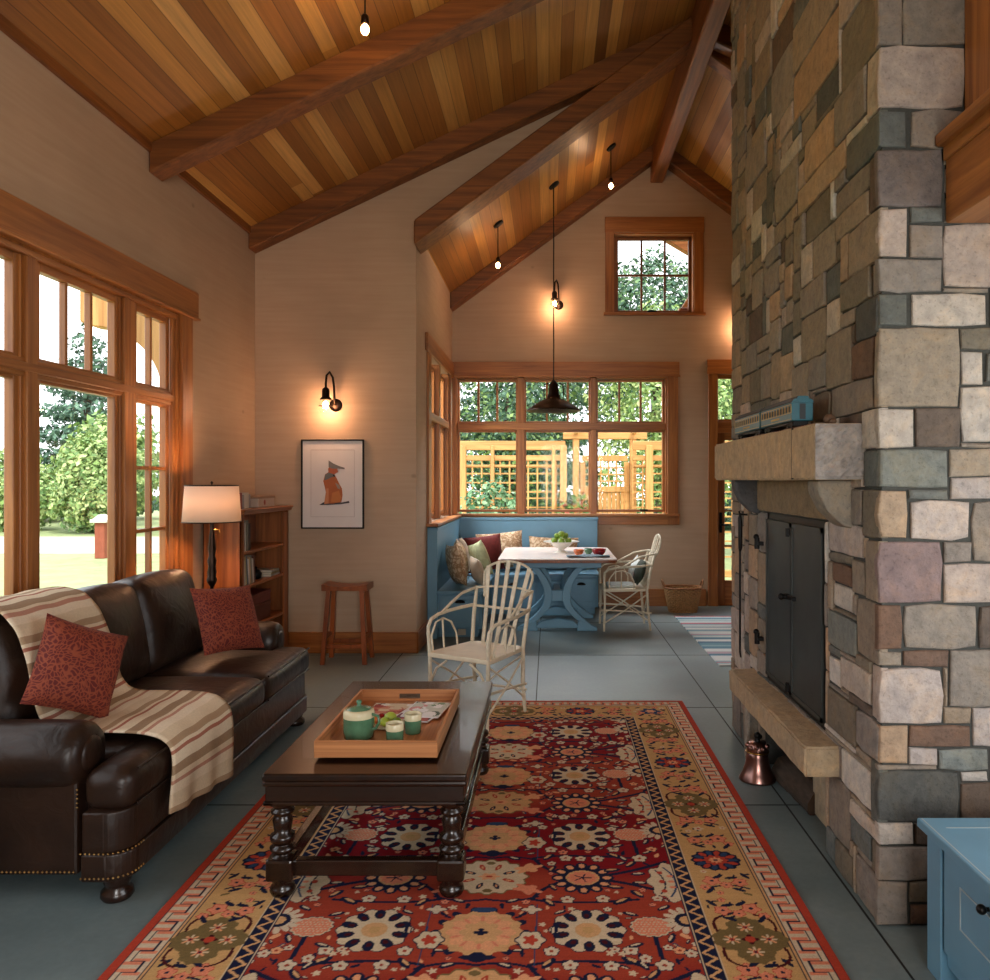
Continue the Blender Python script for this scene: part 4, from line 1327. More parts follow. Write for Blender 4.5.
mb = MB(); mb.lathe([(0.05, 0.114), (0.045, 0.121), (0.015, 0.128), (0.008, 0.130), (0.008, 0.138), (0.012, 0.143), (0.009, 0.151), (0.001, 0.154)], (0, 0, 0), 28); mb.build('lid', 'green_glaze', tp_)
mb = MB(); mb.tube([(0.058, -0.02, 0.1), (0.085, -0.03, 0.095), (0.088, -0.03, 0.07), (0.075, -0.028, 0.045), (0.058, -0.02, 0.04)], 0.006, 8); mb.build('handle', 'green_glaze', tp_)
mb = MB(); mb.tube([(-0.01, 0.055, 0.04), (-0.02, 0.085, 0.07), (-0.025, 0.10, 0.105)], [0.014, 0.011, 0.008], 10); mb.build('spout', 'cream_glaze', tp_)
def tumbler(x, y, label):
    c = thing('cup', label, 'cup', (x, y, IZ), group='green stoneware cups on the tray')
    mb = MB(); mb.lathe([(0.030, 0), (0.034, 0.003), (0.035, 0.055)], (0, 0, 0), 28); mb.build('body', 'green_glaze', c)
    mb = MB(); mb.lathe([(0.035, 0.055), (0.0355, 0.08), (0.034, 0.082), (0.032, 0.08), (0.031, 0.02), (0.001, 0.012)], (0, 0, 0), 28); mb.build('rim', 'cream_glaze', c)
tumbler(-0.612, 3.175, 'green cup with cream rim nearest the front edge of the tray')
tumbler(-0.563, 3.31, 'green cup with cream rim beside the magazines, behind the other cup')
pl = solo((lambda m_: (m_.lathe([(0.001, 0.004), (0.05, 0.004), (0.075, 0.012), (0.078, 0.013), (0.075, 0.009), (0.05, 0), (0.001, 0)], n=32), m_)[1])(MB()), 'saucer', 'cream_glaze', 'small cream plate of limes and sweets beside the teapot', 'plate', (-0.69, 3.40, IZ))
for k, (dx, dy, r_, m_, nm, lb) in enumerate(((-0.0, -0.035, 0.021, 'lime', 'lime', 'yellow green lime at the front of the small plate'), (0.012, 0.022, 0.024, 'lime', 'lime', 'larger yellow green lime in the middle of the plate'), (-0.045, 0.0, 0.019, 'orange_glaze', 'tangerine', 'small orange fruit on the plate beside the teapot'), (-0.03, 0.045, 0.017, 'red_glaze', 'plum', 'small dark red plum at the back of the plate'), (0.045, -0.005, 0.016, 'apple_green', 'fig', 'small dark green fruit on the plate beside the rear cup'))):
    b_ = MB(); b_.sphere((0, 0, 0), r_, 8, (1.12, 1, 0.92))
    solo(b_, nm, m_, lb, 'fruit', (-0.69 + dx, 3.40 + dy, IZ + 0.009 + r_ * 0.92), group='limes on the plate' if nm == 'lime' else None)
# magazines
def magazine(x, y, rz, z, cols, label, seed, w=0.17, h=0.23):
    r_ = random.Random(seed)
    mb = MB()
    mb.box(-w / 2, w / 2, -h / 2, h / 2, 0, 0.004, col=s2l(cols[0]))
    o = mb.build('magazine', 'plain')
    o.location = (x, y, z); o.rotation_euler = (0, 0, R(rz)); TR[o.name] = Matrix.Translation((x, y, z)) @ Matrix.Rotation(R(rz), 4, 'Z')
    tag(o, label, 'magazine', 'magazines on the tray')
    mb = MB()
    def fn(u, v): return (-w / 2 + 0.006 + u * (w - 0.012), -h / 2 + 0.006 + v * (h - 0.012), 0.0045)
    blobs = [(r_.random(), r_.random(), r_.uniform(0.05, 0.2), s2l(cols[r_.randrange(len(cols))])) for _ in range(26)]
    def cf(u, v):
        c = s2l(cols[1])
        for (a, b_, q, cc_) in blobs:
            if (u - a) ** 2 + (v - b_) ** 2 < q * q: c = cc_
        return c
    mb.grid(fn, 22, 28, False, cf)
    mb.build('cover_picture', 'plain', o)
magazine(-0.70, 3.64, 84, IZ, [(230, 225, 215), (190, 120, 100), (60, 50, 60), (210, 190, 160), (150, 60, 60)], 'magazine with red and pink cover lying under the others on the tray', 2)
magazine(-0.575, 3.56, -14, IZ + 0.005, [(225, 225, 225), (170, 90, 80), (220, 200, 180), (120, 60, 90), (50, 40, 50)], 'magazine with plum and orange cover in the middle of the tray', 5)
magazine(-0.55, 3.60, -8, IZ + 0.0103, [(235, 235, 235), (200, 205, 195), (120, 150, 120), (60, 90, 80), (210, 150, 150)], 'white and green magazine on top, nearest the right side of the tray', 9)

# ------------------------------------------------------------------ twig armchairs
def make_chair():
    t = thing('twig_armchair', 'cream painted bentwood twig armchair standing behind the coffee table', 'chair', group='cream twig armchairs')
    mb = MB()
    sp_ = [(-0.235, -0.25), (0.235, -0.25), (0.245, -0.2), (0.21, 0.18), (0.17, 0.22), (-0.17, 0.22), (-0.21, 0.18), (-0.245, -0.2)]
    mb.prism(sp_, 'z', 0.405, 0.435, 0.006, 2)
    mb.build('seat', 'chair_seat', t)
    for s in (-1, 1):
        mb = MB(); mb.tube([(s * 0.225, -0.245, 0), (s * 0.222, -0.238, 0.2), (s * 0.226, -0.236, 0.42), (s * 0.232, -0.245, 0.56)], [0.011, 0.013, 0.013, 0.013], 7); mb.build('leg', 'twig_white', t)
        mb = MB(); mb.tube([(s * 0.20, 0.235, 0), (s * 0.195, 0.215, 0.18), (s * 0.205, 0.20, 0.42), (s * 0.215, 0.235, 0.62), (s * 0.225, 0.285, 0.80)], [0.011, 0.014, 0.014, 0.014, 0.012], 7); mb.build('leg', 'twig_white', t)
        # arm: rises from the front leg and sweeps to the back post
        mb = MB(); mb.tube([(s * 0.232, -0.245, 0.55), (s * 0.235, -0.24, 0.60), (s * 0.245, -0.20, 0.638), (s * 0.262, -0.10, 0.655), (s * 0.268, 0.02, 0.662), (s * 0.25, 0.15, 0.67), (s * 0.225, 0.25, 0.675)], 0.012, 7)
        mb.tube([(s * 0.266, -0.06, 0.66), (s * 0.26, 0.03, 0.71), (s * 0.245, 0.13, 0.765), (s * 0.225, 0.27, 0.79)], 0.010, 7)
        mb.build('arm', 'twig_white', t)
        mb = MB(); mb.tube([(s * 0.236, -0.19, 0.43), (s * 0.246, -0.195, 0.53), (s * 0.252, -0.14, 0.61), (s * 0.255, -0.06, 0.625), (s * 0.25, 0.02, 0.59), (s * 0.236, 0.06, 0.51), (s * 0.226, 0.06, 0.43)], 0.007, 6)
        mb.tube([(s * 0.24, -0.07, 0.43), (s * 0.252, -0.07, 0.62)], 0.007, 6)
        mb.build('arm_hoop', 'twig_white', t)
        mb = MB(); mb.tube([(s * 0.222, -0.26, 0.22), (s * 0.21, 0.05, 0.20), (s * 0.198, 0.25, 0.18)], 0.009, 6); mb.build('stretcher', 'twig_white', t)
        mb = MB(); mb.tube([(s * 0.222, -0.25, 0.08), (s * 0.22, -0.02, 0.22), (s * 0.208, 0.21, 0.38)], 0.008, 6); mb.build('brace', 'twig_white', t); mb = MB(); mb.tube([(s * 0.224, -0.22, 0.38), (s * 0.21, 0.0, 0.25), (s * 0.2, 0.22, 0.10)], 0.007, 6); mb.build('brace', 'twig_white', t)
    mb = MB(); mb.tube([(-0.24, -0.24, 0.17), (0, -0.235, 0.165), (0.24, -0.24, 0.175)], 0.009, 6); mb.build('stretcher', 'twig_white', t)
    mb = MB(); mb.tube([(-0.22, 0.215, 0.14), (0, 0.22, 0.145), (0.22, 0.215, 0.15)], 0.009, 6); mb.build('stretcher', 'twig_white', t)
    mb = MB()
    mb.tube([(-0.218, -0.235, 0.25), (-0.17, -0.24, 0.34), (-0.09, -0.24, 0.395)], 0.008, 6); mb.build('brace', 'twig_white', t); mb = MB(); mb.tube([(0.218, -0.235, 0.25), (0.17, -0.24, 0.34), (0.09, -0.24, 0.395)], 0.008, 6)
    mb.build('brace', 'twig_white', t); mb = MB(); mb.tube([(-0.2, 0.21, 0.06), (0.0, 0.215, 0.24), (0.2, 0.21, 0.38)], 0.007, 6)
    mb.build('brace', 'twig_white', t)
    # back hoop and cross rails
    hoop = []
    for k in range(21):
        a = PI * k / 20
        hoop.append((-0.222 * math.cos(a) * (1 - 0.12 * (1 - math.sin(a))) , 0.335 + 0.02 * math.sin(a), 0.86 + 0.115 * math.sin(a)))
    hoop = [(-0.15, 0.27, 0.735), (-0.185, 0.315, 0.80)] + hoop + [(0.185, 0.315, 0.80), (0.15, 0.27, 0.735)]
    mb = MB(); mb.tube(hoop, 0.009, 7); mb.build('back_hoop', 'twig_white', t)
    mb = MB(); mb.tube([(-0.225, 0.272, 0.79), (-0.12, 0.315, 0.80), (0, 0.325, 0.803), (0.12, 0.315, 0.80), (0.225, 0.272, 0.79)], 0.008, 6); mb.build('back_rail', 'twig_white', t)
    mb = MB(); mb.tube([(-0.225, 0.25, 0.67), (-0.1, 0.268, 0.665), (0, 0.272, 0.662), (0.1, 0.268, 0.665), (0.225, 0.25, 0.67)], 0.010, 6); mb.build('back_rail', 'twig_white', t)
    for k in range(5):
        u = (k - 2) / 2
        zt = 0.86 + 0.115 * math.sqrt(max(0, 1 - (u * 0.74) ** 2))
        mb = MB()
        p0, p1, p2 = Vector((u * 0.105, 0.185, 0.43)), Vector((u * 0.13, 0.262, 0.66)), Vector((u * 0.168, 0.345, zt))
        vs = []
        for p, w_ in ((p0, 0.013), (p1, 0.014), (p2, 0.015)):
            for sx, sy in ((-1, -1), (1, -1), (1, 1), (-1, 1)):
                vs.append(p + Vector((sx * w_, sy * 0.004, 0)))
        fs = [(0, 3, 2, 1), (8, 9, 10, 11)] + [(l * 4 + i, l * 4 + (i + 1) % 4, l * 4 + 4 + (i + 1) % 4, l * 4 + 4 + i) for l in range(2) for i in range(4)]
        mb.add(vs, fs)
        mb.build('back_slat', 'twig_white', t)
    return t
ch = make_chair()
ch2 = copy_tree(ch)
ch.location = (-0.45, 5.22, 0.0125); ch.rotation_euler = (0, 0, R(-30)); TR[ch.name] = Matrix.Translation(ch.location) @ Matrix.Rotation(R(-30), 4, 'Z')
ch2.location = (0.80, 8.42, 0.0); ch2.rotation_euler = (0, 0, R(-88))
ch2['label'] = 'cream painted bentwood twig armchair at the right end of the dining table'
TR[ch2.name] = Matrix.Translation(ch2.location) @ Matrix.Rotation(R(-88), 4, 'Z')
mat('dark_green_cloth', (46, 54, 44), 0.9, var=0.3, scale=30)
mat('pale_stripe', (200, 208, 206), 0.9, var=0.15, scale=40)
scatter_pillow((0.945, 8.36, 0.59), 0.27, 0.27, 0.10, 'dark_green_cloth', (-20, 0, -88), 'dark green cushion leaning in the twig chair by the dining table', 'seat_pillow')
o = solo((lambda m_: (m_.puff(-0.17, 0.11, -0.155, 0.155, 0, 0.025, 0.01, 0.006, 8), m_)[1])(MB()), 'seat_pad', 'pale_stripe', 'thin pale blue and white seat pad on the chair by the dining table', 'cushion', (0.78, 8.42, 0.4375))
scatter_pillow((0.915, 8.56, 0.62), 0.20, 0.22, 0.07, 'pale_stripe', (-24, 20, -84), 'small pale blue striped pillow propped against the green one', 'seat_pillow')

# ------------------------------------------------------------------ dining table
dt = thing('dining_table', 'white topped dining table on blue curved trestles in the nook', 'table', (0.085, 8.69, 0))
tx0, tx1, ty0, ty1 = -0.51, 0.68, 7.96, 9.06
def rounded(x0, x1, y0, y1, c):
    return [(x0, y0 + c * 0.6), (x0 + c * .25, y0 + c * .15), (x0 + c, y0), (x1 - c, y0), (x1 - c * .25, y0 + c * .15), (x1, y0 + c * 0.6), (x1, y1 - c), (x1 - c * .3, y1 - c * .3), (x1 - c, y1), (x0 + c, y1), (x0 + c * .3, y1 - c * .3), (x0, y1 - c)]
ty1 = 9.38
mb = MB(); mb.prism(rounded(tx0, tx1, ty0, ty1, 0.09), 'z', 0.751, 0.762, 0.002); mb.build('tabletop', 'table_white', dt, world=True)
mb = MB(); mb.prism(rounded(tx0 - 0.003, tx1 + 0.003, ty0 - 0.003, ty1 + 0.003, 0.09), 'z', 0.722, 0.7505, 0.004); mb.build('tabletop_edge', 'stoolwood', dt, world=True)
mb = MB(); mb.box(-0.36, 0.53, 8.1, 9.3, 0.66, 0.722, 0.004); mb.build('apron', 'blue_paint', dt, world=True)
for yc in (8.25, 9.0):
    for s in (-1, 1):
        xc = 0.085
        inner = []; outer = []
        for k in range(17):
            z = 0.03 + (0.66 - 0.03) * k / 16
            u = (z - 0.36) / 0.34
            d_ = 0.05 + 0.20 * abs(u) ** 2.0 + (0.12 * max(0, -u - 0.35) if u < 0 else 0)
            th = 0.085 if u > -0.6 else 0.085
            inner.append((xc + s * d_, z)); outer.append((xc + s * (d_ + th), z))
        poly = inner + outer[::-1]
        mb = MB(); mb.prism(poly, 'y', yc - 0.04, yc + 0.04, 0.008, 2)
        mb.prism([(xc + s * 0.20, 0.0), (xc + s * 0.41, 0.0), (xc + s * 0.41, 0.035), (xc + s * 0.33, 0.07), (xc + s * 0.22, 0.12)], 'y', yc - 0.045, yc + 0.045, 0.008, 2)
        mb.build('trestle_leg', 'blue_paint', dt, world=True)
    mb = MB(); mb.box(0.02, 0.15, yc - 0.03, yc + 0.03, 0.30, 0.42, 0.008); mb.build('trestle_block', 'blue_paint', dt, world=True)
    mb = MB(); mb.prism([(-0.16, 0.03), (0.33, 0.03), (0.25, 0.10), (0.085, 0.13), (-0.08, 0.10)], 'y', yc - 0.035, yc + 0.035, 0.006); mb.build('trestle_foot', 'blue_paint', dt, world=True)
mb = MB(); mb.box(0.05, 0.12, 8.28, 8.97, 0.32, 0.39, 0.006); mb.build('stretcher', 'blue_paint', dt, world=True)

# fruit bowl
fb = thing('fruit_bowl', 'white footed bowl with a wide scalloped rim holding green apples', 'bowl', (0.135, 8.72, 0.762))
mb = MB(); mb.lathe([(0.075, 0), (0.07, 0.01), (0.035, 0.02), (0.032, 0.035), (0.07, 0.055), (0.11, 0.085), (0.125, 0.105), (0.19, 0.115), (0.20, 0.122), (0.19, 0.12), (0.122, 0.11), (0.10, 0.085), (0.06, 0.065), (0.001, 0.055)], n=36); mb.build('bowl_body', 'white_glaze', fb)
# (eight apples, each with its stem)
proto = None
descr = ['front left', 'front', 'front right', 'back right', 'back', 'back left', 'upper left', 'topmost', 'upper right']
pos = [(-0.074, -0.04, 0), (0.0, -0.078, 0), (0.076, -0.036, 0), (0.076, 0.045, 0), (0.0, 0.076, 0), (-0.076, 0.042, 0), (-0.042, 0.002, 0.05), (0.0, -0.04, 0.075), (0.042, 0.008, 0.052)]
for (dx, dy, dz), ds in zip(pos, descr):
    lb = 'green apple in the white footed bowl, %s of the heap' % ds
    p = (0.135 + dx, 8.72 + dy, 0.762 + 0.128 + dz)
    if proto is None:
        proto = thing('apple', lb, 'apple', p, group='green apples in the bowl')
        mb = MB(); mb.lathe([(0.001, -0.030), (0.012, -0.034), (0.026, -0.026), (0.036, -0.005), (0.035, 0.015), (0.024, 0.029), (0.010, 0.031), (0.001, 0.024)], n=18); mb.build('fruit', 'apple_green', proto)
        mb = MB(); mb.cyl((0, 0, 0.024), (0.004, 0, 0.042), 0.0018, n=5); mb.build('stem', 'bark', proto)
    else:
        a_ = copy_tree(proto, p, rnd.uniform(0, 6)); a_['label'] = lb

def bowl(x, y, r_, h, m_, label, name='bowl', group=None):
    mb = MB(); mb.lathe([(r_ * 0.5, 0), (r_ * 0.55, h * 0.08), (r_ * 0.9, h * 0.5), (r_, h), (r_ * 0.95, h), (r_ * 0.8, h * 0.5), (0.001, h * 0.15)], n=24)
    return solo(mb, name, m_, label, 'bowl', (x, y, 0.762), group=group)
bowl(0.31, 8.35, 0.055, 0.062, 'orange_glaze', 'small orange glazed bowl nearest the fruit bowl on the table')
bowl(0.42, 8.5, 0.05, 0.06, 'green_glaze', 'small green glazed bowl between the orange and red bowls')
bowl(0.52, 8.33, 0.075, 0.072, 'red_glaze', 'deep red glazed bowl nearest the twig chair on the dining table')
mat('blue_napkin', (104, 122, 132), 0.9, var=0.4, scale=60)
mb = MB()
mb.grid(lambda u, v: (-0.24 + 0.44 * u, -0.09 + 0.18 * v + 0.03 * u, 0.006 + 0.006 * math.sin(9 * u + 4 * v) + 0.004 * math.sin(17 * v)), 24, 12, True)
o = solo(mb, 'napkin', 'blue_napkin', 'folded blue and white cloth napkin in front of the bowls', 'napkin', (0.42, 8.17, 0.772))
o.modifiers.new('thickness', 'SOLIDIFY').thickness = 0.006

# ------------------------------------------------------------------ blue banquette
bq = thing('banquette', 'blue painted L-shaped bench with drawers built into the dining nook corner', 'bench', (-1.0, 9.0, 0))
def part(name, m_, boxes, parent, bev=0.004):
    mb = MB()
    for b_ in boxes: mb.box(*b_, bev)
    return mb.build(name, m_, parent, world=True)
part('bench_back', 'blue_paint', [(NX + 0.003, -1.09, 7.80, 9.80, 0.0, 1.06), (NX + 0.003, -1.085, 7.80, 9.80, 1.055, 1.085)], bq)
part('bench_back', 'blue_paint', [(NX + 0.003, 0.59, 9.735, 9.80, 0.0, 1.065), (-1.10, 0.60, 9.725, 9.80, 1.06, 1.092)], bq)
part('seat', 'blue_paint', [(-1.09, -0.63, 7.79, 9.735, 0.44, 0.468)], bq)
part('seat', 'blue_paint', [(-0.63, 0.58, 9.12, 9.735, 0.44, 0.468)], bq)
part('bench_frame', 'blue_paint', [(-1.09, -0.655, 7.84, 9.735, 0.09, 0.44), (-0.66, 0.565, 9.16, 9.735, 0.09, 0.44)], bq)
part('toe_kick', 'blue_paint', [(-1.09, -0.70, 7.90, 9.7, 0.0, 0.09), (-0.72, 0.53, 9.24, 9.7, 0.0, 0.09)], bq)
def drawer_y(x0, x1, y, z0, z1):
    d = part('drawer', 'blue_paint', [(x0, x1, y - 0.018, y, z0, z1)], bq)
    part('drawer_rail', 'blue_paint', [(x0, x1, y - 0.026, y - 0.017, z1 - 0.04, z1), (x0, x1, y - 0.026, y - 0.017, z0, z0 + 0.04), (x0, x0 + 0.04, y - 0.026, y - 0.017, z0 + 0.04, z1 - 0.04), (x1 - 0.04, x1, y - 0.026, y - 0.017, z0 + 0.04, z1 - 0.04)], d, 0.002)
    mb = MB(); xm = (x0 + x1) / 2; zc = z1 - 0.07
    mb.grid(lambda u, v: (xm + 0.05 * math.cos(PI * u), y - 0.02 - 0.028 * math.sin(PI * u) * math.sin(PI / 2 * v) , zc + 0.03 * (1 - v) ** 0.5 * math.sin(PI * u)), 12, 8)
    pu = mb.build('cup_pull', 'bench_handle', d, world=True); pu.modifiers.new('thickness', 'SOLIDIFY').thickness = 0.003
drawer_y(-1.06, -0.68, 7.84, 0.12, 0.42)
for (a, b_) in ((-0.60, -0.23), (-0.20, 0.17), (0.20, 0.54)):
    drawer_y(a, b_, 9.16, 0.12, 0.42)
part('outlet_plate', 'outlet', [(-0.90, -0.82, 7.888, 7.90, 0.02, 0.08)], bq, 0.002)

def npil(loc, w, h, t, m_, rot, label, seed): scatter_pillow(loc, w, h, t, m_, rot, label, 'throw_pillow', 'pillow', 'pillows on the blue bench', seed)
mat('sage_print', (168, 170, 130), 0.9, var=0.25, scale=22)
mat('ivory_cloth', (196, 180, 158), 0.9, var=0.08, scale=30)
npil((-0.935, 8.06, 0.695), 0.40, 0.42, 0.15, 'beige_floral', (-14, 4, 112), 'beige damask pillow nearest the drawer end of the blue bench', 1)
npil((-0.94, 8.50, 0.70), 0.40, 0.42, 0.15, 'beige_floral', (-12, -3, 96), 'beige damask pillow second along the left back of the bench', 2)
npil((-0.955, 8.93, 0.70), 0.38, 0.42, 0.14, 'ivory_cloth', (-10, 4, 92), 'ivory pillow tucked deep in the bench behind the damask ones', 3)
npil((-0.73, 8.50, 0.705), 0.38, 0.38, 0.13, 'sage_print', (-16, 14, 118), 'sage green and cream patterned pillow on the bench', 4)
npil((-0.72, 8.06, 0.63), 0.28, 0.29, 0.11, 'ivory_cloth', (-16, -4, 112), 'small ivory pillow in front of the sage green one', 5)
npil((-0.75, 9.27, 0.70), 0.44, 0.42, 0.15, 'red_velvet', (-14, -6, 14), 'plain dark red pillow in the corner of the blue bench', 6)
npil((-0.58, 9.54, 0.71), 0.56, 0.44, 0.14, 'beige_floral', (-12, -5, 4), 'wide beige floral pillow behind the dark red one', 7)
npil((0.05, 9.60, 0.68), 0.60, 0.38, 0.14, 'beige_floral', (-14, 2, 0), 'wide beige floral pillow behind the fruit bowl', 8)
# ------------------------------------------------------------------ bookcase and its books
bc = thing('bookcase', 'low reddish wooden bookcase in the corner with three shelves of books', 'bookcase', (-2.47, 6.57, 0))
x0, x1, y0, y1 = -2.608, -2.316, 6.03, 7.11
part('side_panel', 'shelf_z', [(x0, x1, y0, y0 + 0.025, 0, 1.285)], bc)
part('side_panel', 'shelf_z', [(x0, x1, y1 - 0.025, y1, 0, 1.285)], bc)
part('face_stile', 'shelf_z', [(x1 - 0.02, x1, y0, y0 + 0.05, 0, 1.27)], bc)
part('face_stile', 'shelf_z', [(x1 - 0.02, x1, y1 - 0.13, y1, 0, 1.27)], bc)
part('back_panel', 'shelf_z', [(x0, x0 + 0.012, y0, y1, 0.05, 1.28)], bc)
part('top', 'shelf_y', [(x0, x1 + 0.03, y0 - 0.03, y1 + 0.0, 1.285, 1.31), (x0, x1 + 0.045, y0 - 0.045, y1 + 0.0, 1.31, 1.325)], bc)
for z in (1.0, 0.735, 0.40, 0.08):
    part('shelf', 'shelf_y', [(x0 + 0.01, x1 - 0.004, y0 + 0.02, y1 - 0.02, z - 0.022, z)], bc)
part('plinth', 'shelf_y', [(x1 - 0.02, x1 - 0.002, y0 + 0.05, y1 - 0.13, 0, 0.058)], bc)
bk_cols = [(190, 186, 176), (120, 116, 104), (70, 72, 66), (170, 160, 120), (150, 150, 150), (96, 60, 50), (200, 196, 190), (84, 96, 104), (180, 150, 110), (60, 50, 46)]
def book(x, y, z, t, d, h, lean, c, label, grp, flat=False):
    """spine faces +x; upright unless flat"""
    b_ = thing('book', label, 'book', (x, y, z), group=grp)
    M_ = Matrix.Rotation(R(lean), 4, 'X')
    cv = MB(s2l(c)); pg = MB(s2l((214, 206, 186)))
    if flat:
        cv.box(-d, 0, -h / 2, h / 2, 0, 0.003); cv.box(-d, 0, -h / 2, h / 2, t - 0.003, t); cv.box(-0.003, 0, -h / 2, h / 2, 0, t)
        pg.box(-d + 0.003, -0.003, -h / 2 + 0.003, h / 2 - 0.003, 0.003, t - 0.003)
    else:
        cv.box(-d, 0, 0, 0.0025, 0, h, M=M_); cv.box(-d, 0, t - 0.0025, t, 0, h, M=M_); cv.box(-0.003, 0.001, 0, t, 0, h, M=M_)
        pg.box(-d + 0.004, -0.003, 0.0025, t - 0.0025, 0.003, h - 0.004, M=M_)
    cv.build('cover', 'plain', b_); pg.build('pages', 'plain', b_)
r_ = random.Random(4)
ords = ['first', 'second', 'third', 'fourth', 'fifth', 'sixth', 'seventh', 'eighth', 'ninth', 'tenth']
cname = {0: 'off-white', 1: 'taupe', 2: 'charcoal', 3: 'straw', 4: 'grey', 5: 'brown', 6: 'white', 7: 'slate blue', 8: 'tan', 9: 'dark brown'}
y = y0 + 0.06
for i, ci in enumerate((0, 2, 6, 1, 9)):
    t = r_.uniform(0.022, 0.034); h = r_.uniform(0.20, 0.245)
    book(x1 - 0.03, y, 1.0005, t, 0.2, h, 0, bk_cols[ci], 'thin %s book, %s from the lamp side on the top shelf' % (cname[ci], ords[i]), 'books on the top shelf')
    y += t + (0.012 if i != 2 else 0.02)
y = y0 + 0.11
for i, ci in enumerate((4, 0, 3, 7, 6, 8, 1, 0, 5)):
    t = r_.uniform(0.018, 0.03); h = r_.uniform(0.19, 0.225)
    book(x1 - 0.03, y, 0.7355 , t, 0.19, h, 8, bk_cols[ci], '%s book leaning, %s from the lamp side on the middle shelf' % (cname[ci], ords[i]), 'books on the middle shelf')
    y += t + 0.004
for i, (ci, w_) in enumerate(((6, 0.22), (3, 0.2), (0, 0.19))):
    book(x1 - 0.03, 6.86, 0.7355 + i * 0.017, 0.016, 0.17, w_, 0, bk_cols[ci], '%s paperback lying flat on the middle shelf, %s' % (cname[ci], ['bottom one', 'between two others', 'uppermost'][i]), 'flat books on the middle shelf', True)
mb = MB(); mb.lathe([(0.02, 0), (0.045, 0.01), (0.05, 0.05), (0.03, 0.08), (0.012, 0.085), (0.014, 0.1), (0.001, 0.108)], n=20)
solo(mb, 'jar', 'black_iron', 'small dark lidded jar on the middle shelf beside the leaning books', 'jar', (x1 - 0.09, 6.56, 0.7355))
for i, (a, b_, h, c) in enumerate(((6.3, 6.78, 0.14, (92, 48, 38)), (6.3, 6.78, 0.09, (104, 50, 46)))):
    z = 0.4005 + (0.142 if i else 0)
    bx_ = thing('storage_box', ['dark red box on the low shelf, lower of two', 'shallow dark red box stacked on the lower box'][i], 'box', (x1 - 0.15, (a + b_) / 2, z), group='red boxes on the low shelf')
    mb = MB(s2l(c)); mb.box(-0.11, 0.11, -0.23, 0.23, 0, h - 0.03, 0.004); mb.build('box_body', 'plain', bx_)
    mb = MB(s2l(c)); mb.box(-0.114, 0.114, -0.234, 0.234, h - 0.032, h, 0.004); mb.build('lid', 'plain', bx_)
mb = MB(s2l((80, 60, 50))); 
y = y0 + 0.04
for i, ci in enumerate((6, 0, 5, 4, 6, 0, 4)):
    t = r_.uniform(0.028, 0.045); h = r_.uniform(0.10, 0.13)
    cc_ = bk_cols[ci] if ci != 5 else (150, 80, 74)
    book(x1 - 0.06, y, 1.3255, t, 0.15, h, 0, cc_, 'small pale book, %s from the lamp on top of the bookcase' % ords[i] if ci != 5 else 'small pinkish red book standing on top of the bookcase', 'books on top of the bookcase')
    y += t + 0.003
mb = MB(s2l((176, 160, 146))); mb.box(-0.09, 0.09, -0.19, 0.19, 0, 0.085, 0.005)
o = solo(mb, 'keepsake_box', 'plain', 'pale wooden box with rosette on top of the bookcase', 'box', (x1 - 0.13, 6.68, 1.3255))
mb = MB(s2l((150, 120, 96))); mb.box(-0.094, 0.094, -0.194, 0.194, 0.072, 0.092, 0.004); mb.build('lid', 'plain', o)
mb = MB(s2l((160, 90, 80))); mb.lathe([(0.001, 0.004), (0.02, 0.003), (0.022, 0)], n=14, M=Matrix.Translation((0.09, -0.05, 0.04)) @ Matrix.Rotation(R(90), 4, 'Y')); mb.build('rosette', 'plain', o)

# ------------------------------------------------------------------ floor lamp
fx, fy = -2.305, 5.47
fl_ = thing('floor_lamp', 'floor lamp with white drum shade glowing beside the bookcase', 'lamp', (fx, fy, 0))
mb = MB(); mb.lathe([(0.13, 0), (0.13, 0.015), (0.10, 0.03), (0.03, 0.045), (0.02, 0.06)], n=32); mb.build('base', 'bronze', fl_)
mb = MB(); mb.lathe([(0.014, 0.05), (0.012, 0.7), (0.012, 0.82), (0.030, 0.85), (0.034, 0.87), (0.026, 0.89), (0.030, 0.92), (0.024, 0.96), (0.030, 1.0), (0.020, 1.03), (0.026, 1.08), (0.014, 1.2), (0.012, 1.25), (0.012, 1.34)], n=20); mb.build('pole', 'bronze', fl_)
mb = MB(); mb.tube([(0, 0, 1.34), (0.06, 0, 1.36), (0.075, 0, 1.42), (0.05, 0, 1.49), (0, 0, 1.51)], 0.003, 6); mb.tube([(0, 0, 1.34), (-0.06, 0, 1.36), (-0.075, 0, 1.42), (-0.05, 0, 1.49), (0, 0, 1.51)], 0.003, 6)
mb.tube([(-0.165, 0, 1.508), (0.165, 0, 1.508)], 0.0025, 6); mb.tube([(0, -0.165, 1.508), (0, 0.165, 1.508)], 0.0025, 6); mb.tube([(0.0, 0, 1.21), (0.05, 0, 1.21), (0.055, 0, 1.19)], 0.004, 6); mb.build('harp', 'brass', fl_)
mb = MB(); mb.lathe([(0.190, 1.263), (0.172, 1.512)], n=48); o = mb.build('lamp_shade', 'shade_linen', fl_)
o.modifiers.new('thickness', 'SOLIDIFY').thickness = 0.002
mb = MB(); 
for r__, z in ((0.1905, 1.265), (0.1725, 1.512)): mb.tube([(r__ * math.cos(2 * PI * k / 40), r__ * math.sin(2 * PI * k / 40), z) for k in range(40)], 0.004, 6, closed=True)
mb.build('shade_trim', 'bronze', o)
